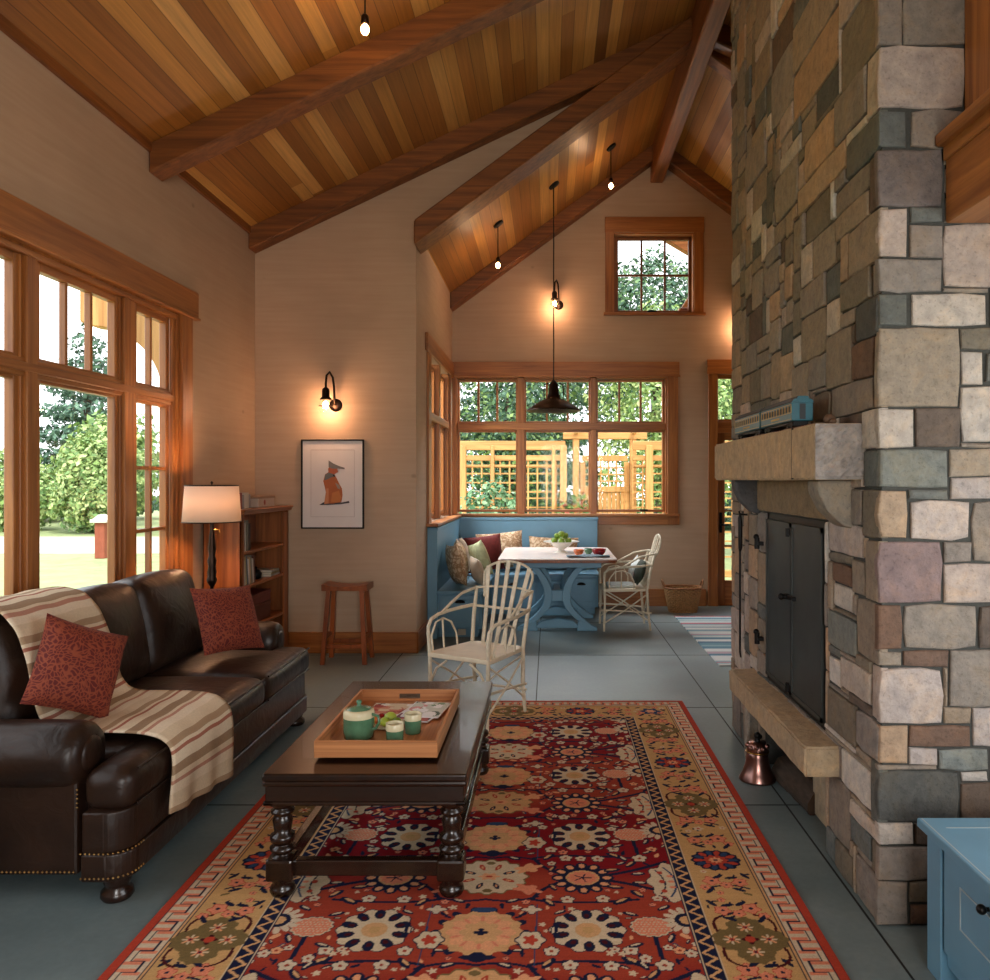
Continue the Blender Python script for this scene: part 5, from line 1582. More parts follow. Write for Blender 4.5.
# remove end caps of the shade
me = o.data
bm_ = bmesh.new(); bm_.from_mesh(me); bmesh.ops.delete(bm_, geom=[f for f in bm_.faces if len(f.verts) > 4], context='FACES'); bm_.to_mesh(me); bm_.free()
mb = MB(); mb.lathe([(0.006, 1.51), (0.004, 1.52), (0.010, 1.532), (0.001, 1.545)], n=12); mb.build('finial', 'bronze', fl_)
mb = MB(); mb.sphere((0, 0, 1.405), 0.03, 8, (1, 1, 1.25)); mb.cyl((0, 0, 1.34), (0, 0, 1.37), 0.014); mb.build('light_bulb', 'bulb', fl_)
light('POINT', 'lamp_light', (fx, fy, 1.405), 44, (1.0, 0.54, 0.30), shadow_soft_size=0.05)

# ------------------------------------------------------------------ wooden stool
st = thing('saddle_stool', 'reddish wooden saddle-seat stool standing under the framed picture', 'stool', (-1.725, 6.86, 0))
mb = MB()
def sad(u, v, top=True):
    x = -0.192 + 0.384 * u; y = -0.125 + 0.25 * v
    z = 0.648 + 0.020 * (2 * u - 1) ** 2 if top else 0.615
    return (x, y, z)
mb.grid(lambda u, v: sad(u, v), 14, 6); mb.grid(lambda u, v: sad(1 - u, v, False), 14, 6)
for v in (0, 1):
    for u in range(13):
        a, b_ = u / 13, (u + 1) / 13
        q = [sad(a, v), sad(b_, v), sad(b_, v, False), sad(a, v, False)]
        mb.add(q, [(0, 1, 2, 3) if v else (3, 2, 1, 0)])
for u in (0, 1):
    mb.add([sad(u, 0), sad(u, 1), sad(u, 1, False), sad(u, 0, False)], [(3, 2, 1, 0) if u else (0, 1, 2, 3)])
mb.build('seat', 'stoolwood', st)
def sqbar(mb, p0, p1, w_):
    p0, p1 = Vector(p0), Vector(p1)
    vs = [p + Vector((sx * w_, sy * w_, 0)) for p in (p0, p1) for sx, sy in ((-1, -1), (1, -1), (1, 1), (-1, 1))]
    mb.add(vs, [(0, 3, 2, 1), (4, 5, 6, 7)] + [(i, (i + 1) % 4, 4 + (i + 1) % 4, 4 + i) for i in range(4)])
for sx in (-1, 1):
    for sy in (-1, 1):
        mb = MB(); sqbar(mb, (sx * 0.178, sy * 0.14, 0), (sx * 0.14, sy * 0.085, 0.62), 0.018); mb.build('leg', 'stoolwood', st)
for sy in (-1, 1):
    mb = MB(); mb.box(-0.17, 0.17, sy * 0.125 - 0.008, sy * 0.125 + 0.008, 0.13, 0.165, 0.003); mb.build('stretcher', 'stoolwood', st)
for sx in (-1, 1):
    mb = MB(); mb.box(sx * 0.172 - 0.008, sx * 0.172 + 0.008, -0.11, 0.11, 0.20, 0.235, 0.003); mb.build('stretcher', 'stoolwood', st)

# ------------------------------------------------------------------ framed picture
fx0, fx1, fz0, fz1 = -2.215, -1.655, 1.115, 1.912
pf = thing('framed_picture', 'black framed picture of a seated fox on the wall above the stool', 'picture', ((fx0 + fx1) / 2, PY - 0.001, (fz0 + fz1) / 2))
yb = PY - 0.002
part('picture_frame', 'black_iron', [(fx0, fx0 + 0.012, yb - 0.025, yb, fz0, fz1), (fx1 - 0.012, fx1, yb - 0.025, yb, fz0, fz1), (fx0, fx1, yb - 0.025, yb, fz0, fz0 + 0.012), (fx0, fx1, yb - 0.025, yb, fz1 - 0.012, fz1)], pf, 0.002)
part('mat_board', 'paper_white', [(fx0 + 0.01, fx1 - 0.01, yb - 0.012, yb - 0.004, fz0 + 0.01, fz1 - 0.01)], pf, 0)
mat('mat_line', (170, 150, 146), 0.8)
a0_, a1_, b0_, b1_ = fx0 + 0.085, fx1 - 0.085, fz0 + 0.105, fz1 - 0.095
part('mat_bevel', 'mat_line', [(a0_, a1_, yb - 0.0135, yb - 0.012, b1_, b1_ + 0.003), (a0_, a1_, yb - 0.0135, yb - 0.012, b0_, b0_ + 0.002), (a0_, a0_ + 0.002, yb - 0.0135, yb - 0.012, b0_, b1_), (a1_ - 0.002, a1_, yb - 0.0135, yb - 0.012, b0_, b1_)], pf, 0)
# the drawn animal: flat shapes; pixel frame of a 713x980 enlargement, 8.91 px per photo px
def zpt(a, b_):
    p = at(295 + a / 8.91, 430 + b_ / 8.91, PY - 0.016)
    return (p.x, p.z)
mb = MB()
def shape(pts, c, k):
    P_ = [zpt(*p) for p in pts]
    y = yb - 0.0145 - k * 0.0006
    mb.prism(P_, 'y', y, y + 0.0005, col=s2l(c))
shape([(215, 668), (260, 640), (330, 636), (420, 645), (480, 632), (486, 650), (400, 662), (300, 668)], (70, 66, 70), 0)
shape([(268, 395), (300, 375), (345, 385), (372, 430), (395, 480), (418, 520), (424, 580), (415, 640), (340, 655), (275, 655), (285, 600), (268, 520), (252, 455)], (176, 98, 56), 1)
shape([(262, 640), (280, 520), (300, 520), (300, 655), (262, 660)], (196, 130, 90), 2)
shape([(295, 345), (330, 300), (375, 330), (385, 375), (350, 395), (300, 400)], (170, 92, 62), 2)
shape([(300, 270), (322, 285), (345, 300), (395, 322), (440, 335), (445, 350), (390, 345), (330, 345), (300, 330)], (120, 116, 112), 3)
shape([(268, 400), (300, 380), (340, 392), (358, 415), (330, 420), (290, 440), (262, 450)], (110, 108, 104), 4)
shape([(330, 560), (390, 540), (412, 600), (400, 645), (320, 645)], (196, 120, 66), 2)
shape([(340, 395), (355, 400), (356, 418), (342, 412)], (30, 26, 26), 5)
shape([(358, 470), (395, 490), (405, 530), (380, 520)], (150, 136, 124), 3)
mb.build('fox_drawing', 'plain', pf, world=True)

# ------------------------------------------------------------------ wall sconces
def make_sconce(label, x, y, z, glow):
    s_ = thing('wall_sconce', label, 'wall lamp', (x, y, z), group='bronze gooseneck wall lamps')
    mb = MB(); mb.lathe([(0.058, 0), (0.058, 0.008), (0.05, 0.016), (0.02, 0.022), (0.001, 0.022)], n=28, M=Matrix.Translation((0.03, 0, 0.0)) @ Matrix.Rotation(R(90), 4, 'X')); mb.build('wall_plate', 'bronze', s_)
    mb = MB(); mb.tube([(0.03, -0.02, 0.0), (0.03, -0.05, 0.05), (0.028, -0.055, 0.15), (0.02, -0.07, 0.24), (0.0, -0.10, 0.285), (-0.018, -0.13, 0.25), (-0.022, -0.14, 0.18), (-0.022, -0.14, 0.12)], 0.010, 10); mb.build('gooseneck', 'bronze', s_)
    mb = MB(); mb.lathe([(0.012, 0.145), (0.03, 0.13), (0.034, 0.11), (0.034, 0.06), (0.05, 0.045), (0.05, 0.035), (0.03, 0.035)], (-0.022, -0.14, 0), 24); mb.build('socket', 'bronze', s_)
    mb = MB(); mb.lathe([(0.046, 0.04), (0.056, 0.0), (0.058, -0.05), (0.045, -0.075), (0.025, -0.085)], (-0.022, -0.14, 0), 24); o = mb.build('glass_jar', 'glass', s_)
    mb = MB(); mb.tube([(-0.022 + 0.06 * math.cos(2 * PI * k / 24), -0.14 + 0.06 * math.sin(2 * PI * k / 24), -0.02) for k in range(24)], 0.003, 5, closed=True); mb.build('guard_ring', 'bronze', s_)
    mb = MB(); mb.sphere((-0.022, -0.14, -0.01), 0.026, 8, (1, 1, 1.3)); mb.build('light_bulb', 'bulb', s_)
    light('POINT', 'sconce_light', (x - 0.022, y - 0.14, z - 0.02), glow, (1.0, 0.54, 0.31), shadow_soft_size=0.035)
    return s_
make_sconce('bronze gooseneck wall lamp lit above the framed picture', -1.94, PY, 2.22, 19)
make_sconce('bronze gooseneck wall lamp lit on the wall above the dining nook window', 0.09, BY, 3.70, 18)
make_sconce('bronze gooseneck wall lamp glowing behind the stone chimney', 2.35, BY, 3.45, 20)

# ------------------------------------------------------------------ hanging lamps
def bulb_pendant(x, y, zc, zb, slope, label, e=4):
    p = thing('bulb_pendant', label, 'pendant light', (x, y, zc), group='bare bulb pendants')
    M_ = Matrix.Rotation(math.atan(-slope), 4, 'Y')
    mb = MB(); mb.lathe([(0.058, -0.02), (0.06, -0.004), (0.06, 0.002)], n=24, M=M_); mb.lathe([(0.001, -0.03), (0.03, -0.028), (0.058, -0.02)], n=24, M=M_); mb.build('canopy', 'black_iron', p)
    mb = MB(); mb.cyl((0, 0, -0.02), (0, 0, zb - zc + 0.07), 0.005, n=6); mb.build('cord', 'black_iron', p)
    mb = MB(); mb.lathe([(0.008, 0.09), (0.022, 0.075), (0.024, 0.035), (0.016, 0.03)], (0, 0, zb - zc), 14); mb.build('socket', 'bronze', p)
    mb = MB(); mb.sphere((0, 0, zb - zc), 0.024, 8, (1, 1, 1.3)); mb.build('light_bulb', 'bulb', p)
    light('POINT', 'pendant_light', (x, y, zb), e, (1.0, 0.62, 0.36), shadow_soft_size=0.035)
bulb_pendant(-0.542, 8.5, zrear(-0.542), 3.83, SR, 'bare bulb pendant hanging lowest on the slope, left of the barn lamp cord', 11)
bulb_pendant(0.672, 8.68, zrear(0.672), 4.74, SR, 'bare bulb pendant hanging highest, near the ridge of the nook ceiling', 11)
bulb_pendant(-1.058, 4.6, zmain(-1.058), 4.14, SM, 'bare bulb pendant hanging in front of the first large roof beam', 10)
bulb_pendant(-0.15, 3.0, zmain(-0.15), 4.05, SM, 'bare bulb pendant in the near part of the living room', 24)
bl = thing('barn_pendant', 'dark bronze barn lamp on a long cord over the dining table', 'pendant light', (0.05, 8.56, zrear(0.05)))
zc = zrear(0.05)
M_ = Matrix.Rotation(math.atan(-SR), 4, 'Y')
mb = MB(); mb.lathe([(0.001, -0.03), (0.03, -0.028), (0.062, -0.02), (0.064, 0.002)], n=24, M=M_); mb.build('canopy', 'black_iron', bl)
mb = MB(); mb.cyl((0, 0, -0.02), (0, 0, 2.62 - zc), 0.0065, n=6); mb.build('cord', 'black_iron', bl)
mb = MB(); mb.lathe([(r__, z - zc) for r__, z in ((0.01, 2.62), (0.03, 2.60), (0.05, 2.57), (0.055, 2.48), (0.07, 2.45), (0.075, 2.42), (0.13, 2.40), (0.22, 2.345), (0.285, 2.30), (0.29, 2.285), (0.28, 2.285), (0.21, 2.335), (0.12, 2.385), (0.06, 2.40), (0.001, 2.41))], n=40); mb.build('lamp_shade', 'bronze', bl)
mb = MB()
for s_ in (-1, 1): mb.tube([(s_ * 0.055, 0, 2.585 - zc), (s_ * 0.10, 0, 2.57 - zc), (s_ * 0.105, 0, 2.50 - zc), (s_ * 0.10, 0, 2.41 - zc)], 0.006, 6)
mb.build('yoke', 'bronze', bl)
mb = MB(); mb.sphere((0, 0, 2.365 - zc), 0.024, 8, (1, 1, 1.2)); mb.build('light_bulb', 'bulb', bl)
light('POINT', 'barn_light', (0.05, 8.56, 2.33), 6, (1.0, 0.62, 0.36), shadow_soft_size=0.04)

# ------------------------------------------------------------------ basket
bs = thing('wicker_basket', 'brown wicker basket with two handles on the floor by the garden door', 'basket', (1.575, 9.44, 0))
mb = MB()
def bk(u, v):
    th = 2 * PI * u
    w_ = 0.155 + 0.055 * v; d_ = 0.12 + 0.04 * v
    q = 4
    c, s_ = math.cos(th), math.sin(th)
    rr_ = 1 / (abs(c) ** q + abs(s_) ** q) ** (1 / q)
    wv = 0.009 * math.sin(th * 24 + (PI if int(v * 15.99) % 2 else 0))
    return ((w_ + wv) * c * rr_, (d_ + wv) * s_ * rr_, 0.0 + 0.28 * v)
mb.grid(bk, 144, 33, False, closeu=True)
mb.box(-0.15, 0.15, -0.11, 0.11, 0.003, 0.012)
o = mb.build('basket_body', 'basket', bs); o.modifiers.new('thickness', 'SOLIDIFY').thickness = 0.006
mb = MB()
ringp = []
for k in range(40):
    p = bk(k / 40, 1.0); ringp.append((p[0], p[1], 0.285))
mb.tube(ringp, 0.013, 8, closed=True)
mb.build('rim', 'basket_dark', bs)
for s_ in (-1, 1):
    mb = MB(); mb.tube([(s_ * 0.21, -0.05, 0.28), (s_ * 0.235, -0.045, 0.35), (s_ * 0.24, 0.0, 0.375), (s_ * 0.235, 0.045, 0.35), (s_ * 0.21, 0.05, 0.28)], 0.011, 8); mb.build('handle', 'basket_dark', bs)

# ------------------------------------------------------------------ copper bell and log under the hearth slab
be = thing('hand_bell', 'copper coloured metal bell with ornate top standing under the hearth slab', 'bell', (1.078, 4.14, 0))
mb = MB(); mb.lathe([(0.085, 0.0), (0.093, 0.002), (0.092, 0.012), (0.076, 0.04), (0.062, 0.08), (0.056, 0.12), (0.055, 0.145), (0.050, 0.15)], n=36); mb.build('bell_body', 'copper_bell', be)
mb = MB(); mb.tube([(0.056 * math.cos(2 * PI * k / 30), 0.056 * math.sin(2 * PI * k / 30), 0.148) for k in range(30)], 0.005, 6, closed=True); mb.build('collar', 'brass', be)
mb = MB(); mb.lathe([(0.052, 0.15), (0.054, 0.165), (0.048, 0.185), (0.04, 0.195), (0.001, 0.2)], n=24)
for k in range(10):
    a = 2 * PI * k / 10
    mb.sphere((0.05 * math.cos(a), 0.05 * math.sin(a), 0.172 + 0.008 * (k % 2)), 0.014, 5)
mb.build('crown', 'copper_bell', be)
mb = MB(); mb.cyl((0, 0, 0.195), (0, 0, 0.215), 0.016, 0.012); mb.sphere((0, 0, 0.228), 0.018, 7); mb.sphere((0.012, 0.0, 0.222), 0.014, 5); mb.build('finial', 'black_iron', be)
lg = thing('firewood_log', 'split brown firewood log lying under the hearth slab beside the bell', 'log', (1.25, 3.935, 0))
Mr = Matrix.Rotation(R(4), 4, 'Z')
mb = MB()
poly = [(-0.062, 0.0), (0.055, 0.0), (0.07, 0.03), (0.065, 0.07), (0.035, 0.108), (-0.005, 0.118), (-0.045, 0.10), (-0.072, 0.055), (-0.072, 0.02)]
L_ = 13
def lgf(u, v):
    k = u * len(poly); i = int(k + 1e-6) % len(poly); t = k - int(k + 1e-6)
    a, b_ = poly[i], poly[(i + 1) % len(poly)]
    q = random.Random(int(v * 100) * 31 + i).uniform(-0.004, 0.004)
    return (a[0] * (1 - t) + b_[0] * t + q, -0.235 + 0.47 * v, max(0.0, a[1] * (1 - t) + b_[1] * t + q))
mb.M = Mr
mb.grid(lgf, 27, L_, True, closeu=True)
mb.build('bark', 'log_bark', lg)
mb = MB(); mb.M = Mr; mb.prism([(a * 0.99, max(0.001, b_ * 0.99)) for a, b_ in poly], 'y', -0.237, -0.227); mb.build('cut_face', 'log_end', lg)

# ------------------------------------------------------------------ toy train on the mantel
MZ = 1.7625
def train_car(y0_, y1_, label):
    xw0, xw1 = 0.985, 1.072
    t = thing('model_train_car', label, 'toy train', ((xw0 + xw1) / 2, (y0_ + y1_) / 2, MZ), group='teal model train coaches on the mantel')
    hx, L = (xw1 - xw0) / 2, (y1_ - y0_) / 2
    mb = MB(); mb.box(-hx, hx, -L, L, 0.028, 0.105, 0.003); mb.build('body', 'teal_paint', t)
    mb = MB(); mb.prism([(-hx - 0.002, 0.104), (hx + 0.002, 0.104), (hx - 0.006, 0.117), (0.026, 0.119), (0.022, 0.129), (-0.022, 0.129), (-0.026, 0.119), (-hx + 0.006, 0.117)], 'y', -L - 0.004, L + 0.004, 0.002); mb.build('roof', 'train_roof', t)
    mb = MB(); mb.prism([(-hx - 0.001, 0.103), (hx + 0.001, 0.103), (hx - 0.007, 0.1165), (0.024, 0.118), (0.02, 0.128), (-0.02, 0.128), (-0.024, 0.118), (-hx + 0.007, 0.1165)], 'y', -L - 0.006, -L + 0.002); mb.build('roof_end', 'teal_paint', t)
    for s_ in (-1, 1):
        mb = MB()
        n = 11
        for k in range(n):
            yy = -L + 0.03 + (2 * L - 0.06) * k / (n - 1)
            mb.box(s_ * hx - 0.001, s_ * hx + 0.001, yy - 0.013, yy + 0.013, 0.066, 0.088)
        mb.build('window_strip', 'train_roof', t)
        mb = MB()
        for z in (0.034, 0.060, 0.094): mb.box(s_ * hx - 0.0014, s_ * hx + 0.0014, -L + 0.008, L - 0.008, z, z + 0.0022)
        for k in range(n + 1):
            yy = -L + 0.03 + (2 * L - 0.06) * (k - 0.5) / (n - 1)
            if abs(yy) < L: mb.box(s_ * hx - 0.0014, s_ * hx + 0.0014, yy - 0.0025, yy + 0.0025, 0.062, 0.092)
        for k in range(9): mb.box(s_ * hx - 0.0016, s_ * hx + 0.0016, -0.06 + k * 0.014, -0.052 + k * 0.014, 0.044, 0.052)
        mb.build('gilt_lines', 'gold_paint', t)
    mb = MB(); mb.box(-0.012, 0.012, -L - 0.002, -L + 0.001, 0.035, 0.098); mb.build('end_door', 'train_roof', t)
    mb = MB(); mb.box(-0.03, 0.03, -L + 0.02, L - 0.02, 0.018, 0.028)
    mb.build('underframe', 'black_iron', t)
    for yy in (-L + 0.07, L - 0.07):
        mb = MB(); mb.box(-0.032, 0.032, yy - 0.045, yy + 0.045, 0.008, 0.02, 0.002)
        for dy in (-0.028, 0.028):
            for s_ in (-1, 1):
                mb.cyl((s_ * 0.026, yy + dy, 0.0155), (s_ * 0.033, yy + dy, 0.0155), 0.013, n=14)
        for k in range(6): mb.box(-0.035, -0.031, yy - 0.04 + k * 0.015, yy - 0.034 + k * 0.015, 0.012, 0.022)
        mb.build('bogie', 'black_iron', t)
train_car(3.245, 3.72, 'teal model train coach with gilt lines, nearer one on the mantel')
train_car(3.745, 4.24, 'teal model train coach with gilt lines, farther one on the mantel')
tk = thing('toy_track', 'brown toy train track lying along the mantel under the coaches', 'toy track', (1.03, 3.7, 1.7555))
# coaches stand on the rails
mb = MB()
for k in range(38): mb.box(0.988, 1.07, 3.02 + k * 0.034, 3.034 + k * 0.034, 1.7605, 1.762)
mb.build('ties', 'stoolwood', tk, world=True)
mb = MB(s2l((96, 74, 58))); mb.sphere((0, 0, 0.022), 0.024, 7, (1, 1.1, 0.9)); mb.sphere((0.01, 0.03, 0.014), 0.016, 6); mb.sphere((0.0, -0.035, 0.012), 0.014, 6, (1, 1.4, 0.9))
solo(mb, 'stone_figurine', 'plain', 'small brown stone trinket on the mantel behind the train', 'ornament', (1.08, 3.08, 1.7615))

# ------------------------------------------------------------------ blue chest bench by the chimney
bb = thing('chest_bench', 'blue painted bench chest with a drawer beside the stone chimney', 'bench', (1.7, 1.7, 0))
BX = 1.20
part('top', 'blue_paint', [(1.173, 2.24, 0.6, 2.552, 0.445, 0.473)], bb, 0.003)
mat('pale_edge', (168, 184, 188), 0.5)
part('top_inlay', 'pale_edge', [(1.23, 2.24, 2.475, 2.479, 0.4725, 0.4738), (1.184, 1.188, 0.6, 2.545, 0.4725, 0.4738), (1.33, 2.24, 2.36, 2.364, 0.4725, 0.4738), (1.33, 1.334, 0.6, 2.36, 0.4725, 0.4738)], bb, 0)
part('corner_post', 'blue_paint', [(BX, BX + 0.1, 2.45, 2.54, 0, 0.445)], bb, 0.003)
part('carcass', 'blue_paint', [(BX + 0.02, 2.22, 0.62, 2.52, 0.06, 0.445)], bb, 0.002)
part('toe_kick', 'blue_paint', [(BX + 0.07, 2.2, 0.7, 2.5, 0, 0.06)], bb, 0.002)
dr = part('drawer', 'blue_paint', [(BX + 0.002, BX + 0.02, 1.75, 2.435, 0.115, 0.435)], bb, 0.002)
part('drawer_moulding', 'pale_edge', [(BX - 0.0005, BX + 0.003, 2.334, 2.338, 0.235, 0.36), (BX - 0.0005, BX + 0.003, 1.85, 2.334, 0.235, 0.239), (BX - 0.0005, BX + 0.003, 1.85, 2.334, 0.356, 0.36)], dr, 0)
mb = MB(); mb.sphere((BX - 0.018, 2.187, 0.376), 0.014, 7); mb.cyl((BX - 0.01, 2.187, 0.376), (BX + 0.003, 2.187, 0.376), 0.006); mb.build('knob', 'black_iron', dr, world=True)

# ------------------------------------------------------------------ striped rag rug by the door
mb = MB()
sc_ = [(150, 176, 186), (196, 206, 206), (110, 148, 162), (150, 82, 96), (176, 160, 170), (120, 156, 168), (206, 212, 212), (96, 128, 150), (180, 120, 132)]
r_ = random.Random(8)
y = 6.66; 
while y < 9.06:
    h = r_.choice([0.03, 0.045, 0.06, 0.09]); h = min(h, 9.07 - y)
    mb.box(1.42, 2.75, y, y + h, 0.0, 0.009 + r_.uniform(0, 0.001), col=s2l(sc_[r_.randrange(len(sc_))]))
    y += h
o = mb.build('rag_rug', 'cloth'); origin_to(o, (2.05, 7.86, 0))
tag(o, 'flat blue rug with white and pink stripes near the garden door', 'rug')
# ------------------------------------------------------------------ the large patterned carpet
def build_rug():
    HW, V0, V1 = 1.165, 1.95, 5.585
    XC = -0.232
    st = 0.0042
    nu, nv = int(HW / st) + 1, int((V1 - V0) / st) + 1
    us = np.linspace(0, HW, nu); vs = np.linspace(V0, V1, nv)
    U, V = np.meshgrid(us, vs)           # rows v
    C = np.zeros((nv, nu, 3), np.float32)
    K = {k: np.array(s2l(c)) for k, c in dict(rust=(156, 62, 44), crim=(128, 22, 30), red=(176, 66, 48), gold=(196, 156, 104), navy=(26, 30, 56), cream=(206, 186, 156),
         salmon=(216, 134, 104), olive=(116, 98, 62), blue=(44, 66, 100), tan=(206, 160, 112), peach=(222, 160, 118), dk=(70, 20, 26), wht=(206, 188, 162)).items()}
    rr = np.random.RandomState(3)
    # field: bands of rust and crimson
    band = 0.5 + 0.5 * np.sin((V - 2.0) * 2 * PI / 1.30 + 0.9) + 0.10 * np.sin(U * 9 + V * 3)
    t = np.clip((band - 0.35) * 3.0, 0, 1)[..., None]
    C[:] = K['rust'] * (1 - t) + K['crim'] * t
    def win(cu, cv, r):
        i0, i1 = max(0, int((cu - r) / st)), min(nu, int((cu + r) / st) + 2)
        j0, j1 = max(0, int((cv - r - V0) / st)), min(nv, int((cv + r - V0) / st) + 2)
        return slice(j0, j1), slice(i0, i1)
    def put(sl, m, c):
        C[sl][m] = K[c] if isinstance(c, str) else c
    def blob(cu, cv, ru, rv, c, n=0, amp=0, ph=0, rot=0):
        sl = win(cu, cv, max(ru, rv) * (1 + amp) + 0.01)
        u, v = U[sl] - cu, V[sl] - cv
        if u.size == 0: return
        if rot:
            u, v = u * math.cos(rot) + v * math.sin(rot), -u * math.sin(rot) + v * math.cos(rot)
        u = u / ru; v = v / rv
        r = np.hypot(u, v)
        lim = 1.0 if n == 0 else 1 + amp * np.cos(n * np.arctan2(v, u) + ph)
        put(sl, r < lim, c)
    def ob(cu, cv, ru, rv, c, o='navy', w=0.006, **k):
        blob(cu, cv, ru + w, rv + w, o, **k); blob(cu, cv, ru, rv, c, **k)
    def stroke(pts, w, c, o=None):
        P = np.array(pts)
        for (a, b_) in zip(P[:-1], P[1:]):
            cu, cv = (a + b_) / 2; r = np.hypot(*(b_ - a)) / 2 + w * 2.5
            sl = win(cu, cv, r)
            u, v = U[sl], V[sl]
            if u.size == 0: continue
            d = b_ - a; L2 = max(d @ d, 1e-9)
            tt = np.clip(((u - a[0]) * d[0] + (v - a[1]) * d[1]) / L2, 0, 1)
            dist = np.hypot(u - a[0] - tt * d[0], v - a[1] - tt * d[1])
            if o: put(sl, dist < w * 1.8, o)
            put(sl, dist < w, c)
    def curve(p0, p1, p2, n=10):
        return [((1 - t) ** 2 * p0[0] + 2 * t * (1 - t) * p1[0] + t * t * p2[0], (1 - t) ** 2 * p0[1] + 2 * t * (1 - t) * p1[1] + t * t * p2[1]) for t in [k / n for k in range(n + 1)]]
    def leaf(cu, cv, L, w, rot, a='navy', b='cream'):
        blob(cu, cv, L, w, a, rot=rot)
        blob(cu - math.sin(rot) * w * 0.35, cv + math.cos(rot) * w * 0.35, L * 0.62, w * 0.42, b, rot=rot)
    def flower5(cu, cv, r, c='wht', mid='rust'):
        for k in range(5):
            a = 2 * PI * k / 5 + 0.3
            blob(cu + r * .6 * math.cos(a), cv + r * .6 * math.sin(a), r * .52, r * .52, 'navy')
        for k in range(5):
            a = 2 * PI * k / 5 + 0.3
            blob(cu + r * .6 * math.cos(a), cv + r * .6 * math.sin(a), r * .40, r * .40, c)
        blob(cu, cv, r * .25, r * .25, mid)
    def wheel(cu, cv, R_=0.124):
        ob(cu, cv, R_, R_, 'cream', w=0.004, n=10, amp=0.06)
        for k in range(10):
            a = 2 * PI * (k + 0.5) / 10
            x, y = cu + R_ * .78 * math.cos(a), cv + R_ * .78 * math.sin(a)
            blob(x, y, R_ * .24, R_ * .155, 'navy', rot=a)
            blob(x - .06 * R_ * math.cos(a), y - .06 * R_ * math.sin(a), R_ * .10, R_ * .07, 'dk', rot=a)
        blob(cu, cv, R_ * .36, R_ * .36, 'tan'); blob(cu, cv, R_ * .16, R_ * .16, 'gold')
    def sunflower(cu, cv, R_=0.115):
        for k in range(12):
            a = 2 * PI * k / 12
            blob(cu + R_ * .78 * math.cos(a), cv + R_ * .78 * math.sin(a), R_ * .28, R_ * .22, 'navy', rot=a)
            blob(cu + R_ * .82 * math.cos(a), cv + R_ * .82 * math.sin(a), R_ * .15, R_ * .11, 'peach', rot=a)
        blob(cu, cv, R_ * .68, R_ * .62, 'navy'); blob(cu, cv, R_ * .56, R_ * .50, 'tan'); blob(cu, cv, R_ * .48, R_ * .42, 'salmon', n=12, amp=.1)
        for k in range(5):
            a = 2 * PI * k / 5
            stroke([(cu, cv), (cu + R_ * .3 * math.cos(a), cv + R_ * .26 * math.sin(a))], 0.003, 'navy')
    def pine(cu, cv):
        ob(cu, cv, 0.072, 0.060, 'cream', 'navy', 0.003, n=14, amp=0.05)
        blob(cu, cv, 0.066, 0.054, 'salmon', n=14, amp=0.05)
        for i in range(-4, 5):
            for j in range(-3, 4):
                x, y = cu + i * 0.014 + (j % 2) * 0.007, cv + j * 0.014
                if ((x - cu) / .06) ** 2 + ((y - cv) / .048) ** 2 < 1: blob(x, y, 0.0035, 0.0035, 'cream')
    def palmette(cu, cv, R_=0.15):
        for k in range(14):
            a = 2 * PI * k / 14
            blob(cu + R_ * .98 * math.cos(a), cv + R_ * .92 * math.sin(a), R_ * .16, R_ * .11, 'navy', rot=a)
        blob(cu, cv, R_ * .94, R_ * .88, 'tan', n=14, amp=.05)
        blob(cu, cv, R_ * .74, R_ * .68, 'peach', n=10, amp=.10)
        blob(cu, cv, R_ * .45, R_ * .42, 'tan', n=8, amp=.12)
        for k in range(10):
            a = 2 * PI * (k + .5) / 10
            blob(cu + R_ * .60 * math.cos(a), cv + R_ * .56 * math.sin(a), R_ * .13, R_ * .04, 'salmon', rot=a)
        blob(cu, cv - R_ * .95, R_ * .34, R_ * .16, 'navy', n=4, amp=.2); blob(cu, cv + R_ * .95, R_ * .30, R_ * .12, 'blue')
        for (x, y) in ((0, 0), (.10, 0), (-.10, 0), (0, .11), (0, -.07)): blob(cu + R_ * x, cv + R_ * y, R_ * .07, R_ * .06, 'navy')
    def palm2(cu, cv, R_=0.15, c='cream'):
        ob(cu, cv, R_ * .95, R_ * .85, c, 'olive', 0.007, n=16, amp=.05)
        for k in range(8):
            a = 2 * PI * (k + .5) / 8
            x, y = cu + R_ * .55 * math.cos(a), cv + R_ * .52 * math.sin(a)
            blob(x, y, R_ * .17, R_ * .07, 'red' if k % 2 else 'navy', rot=a)
            blob(x, y, R_ * .08, R_ * .03, 'peach', rot=a)
        blob(cu, cv, R_ * .24, R_ * .16, 'peach', n=6, amp=.2); blob(cu, cv, R_ * .10, R_ * .05, 'red')
        blob(cu, cv + R_ * .72, R_ * .12, R_ * .09, 'olive'); blob(cu, cv - R_ * .72, R_ * .12, R_ * .09, 'olive')
    def halfpalm(cu, cv):
        ob(cu, cv, 0.105, 0.145, 'cream', 'navy', 0.004, n=10, amp=.08)
        stroke(curve((cu - .07, cv - .09), (cu - .02, cv - .02), (cu - .07, cv + .09)), 0.003, 'navy')
        stroke(curve((cu - .035, cv - .11), (cu + .03, cv), (cu - .035, cv + .11)), 0.004, 'blue')
        for dv in (-.07, 0, .07):
            blob(cu - .055, cv + dv, .012, .012, 'red'); blob(cu - .02, cv + dv * .6, .014, .008, 'salmon')
    def daisy(cu, cv):
        for k in range(14):
            a = 2 * PI * k / 14
            blob(cu + .062 * math.cos(a), cv + .062 * math.sin(a), .026, .012, 'wht', rot=a)
        blob(cu, cv, .044, .044, 'navy'); blob(cu, cv, .026, .026, 'tan'); 
    P_ = 0.717
    base = 2.737
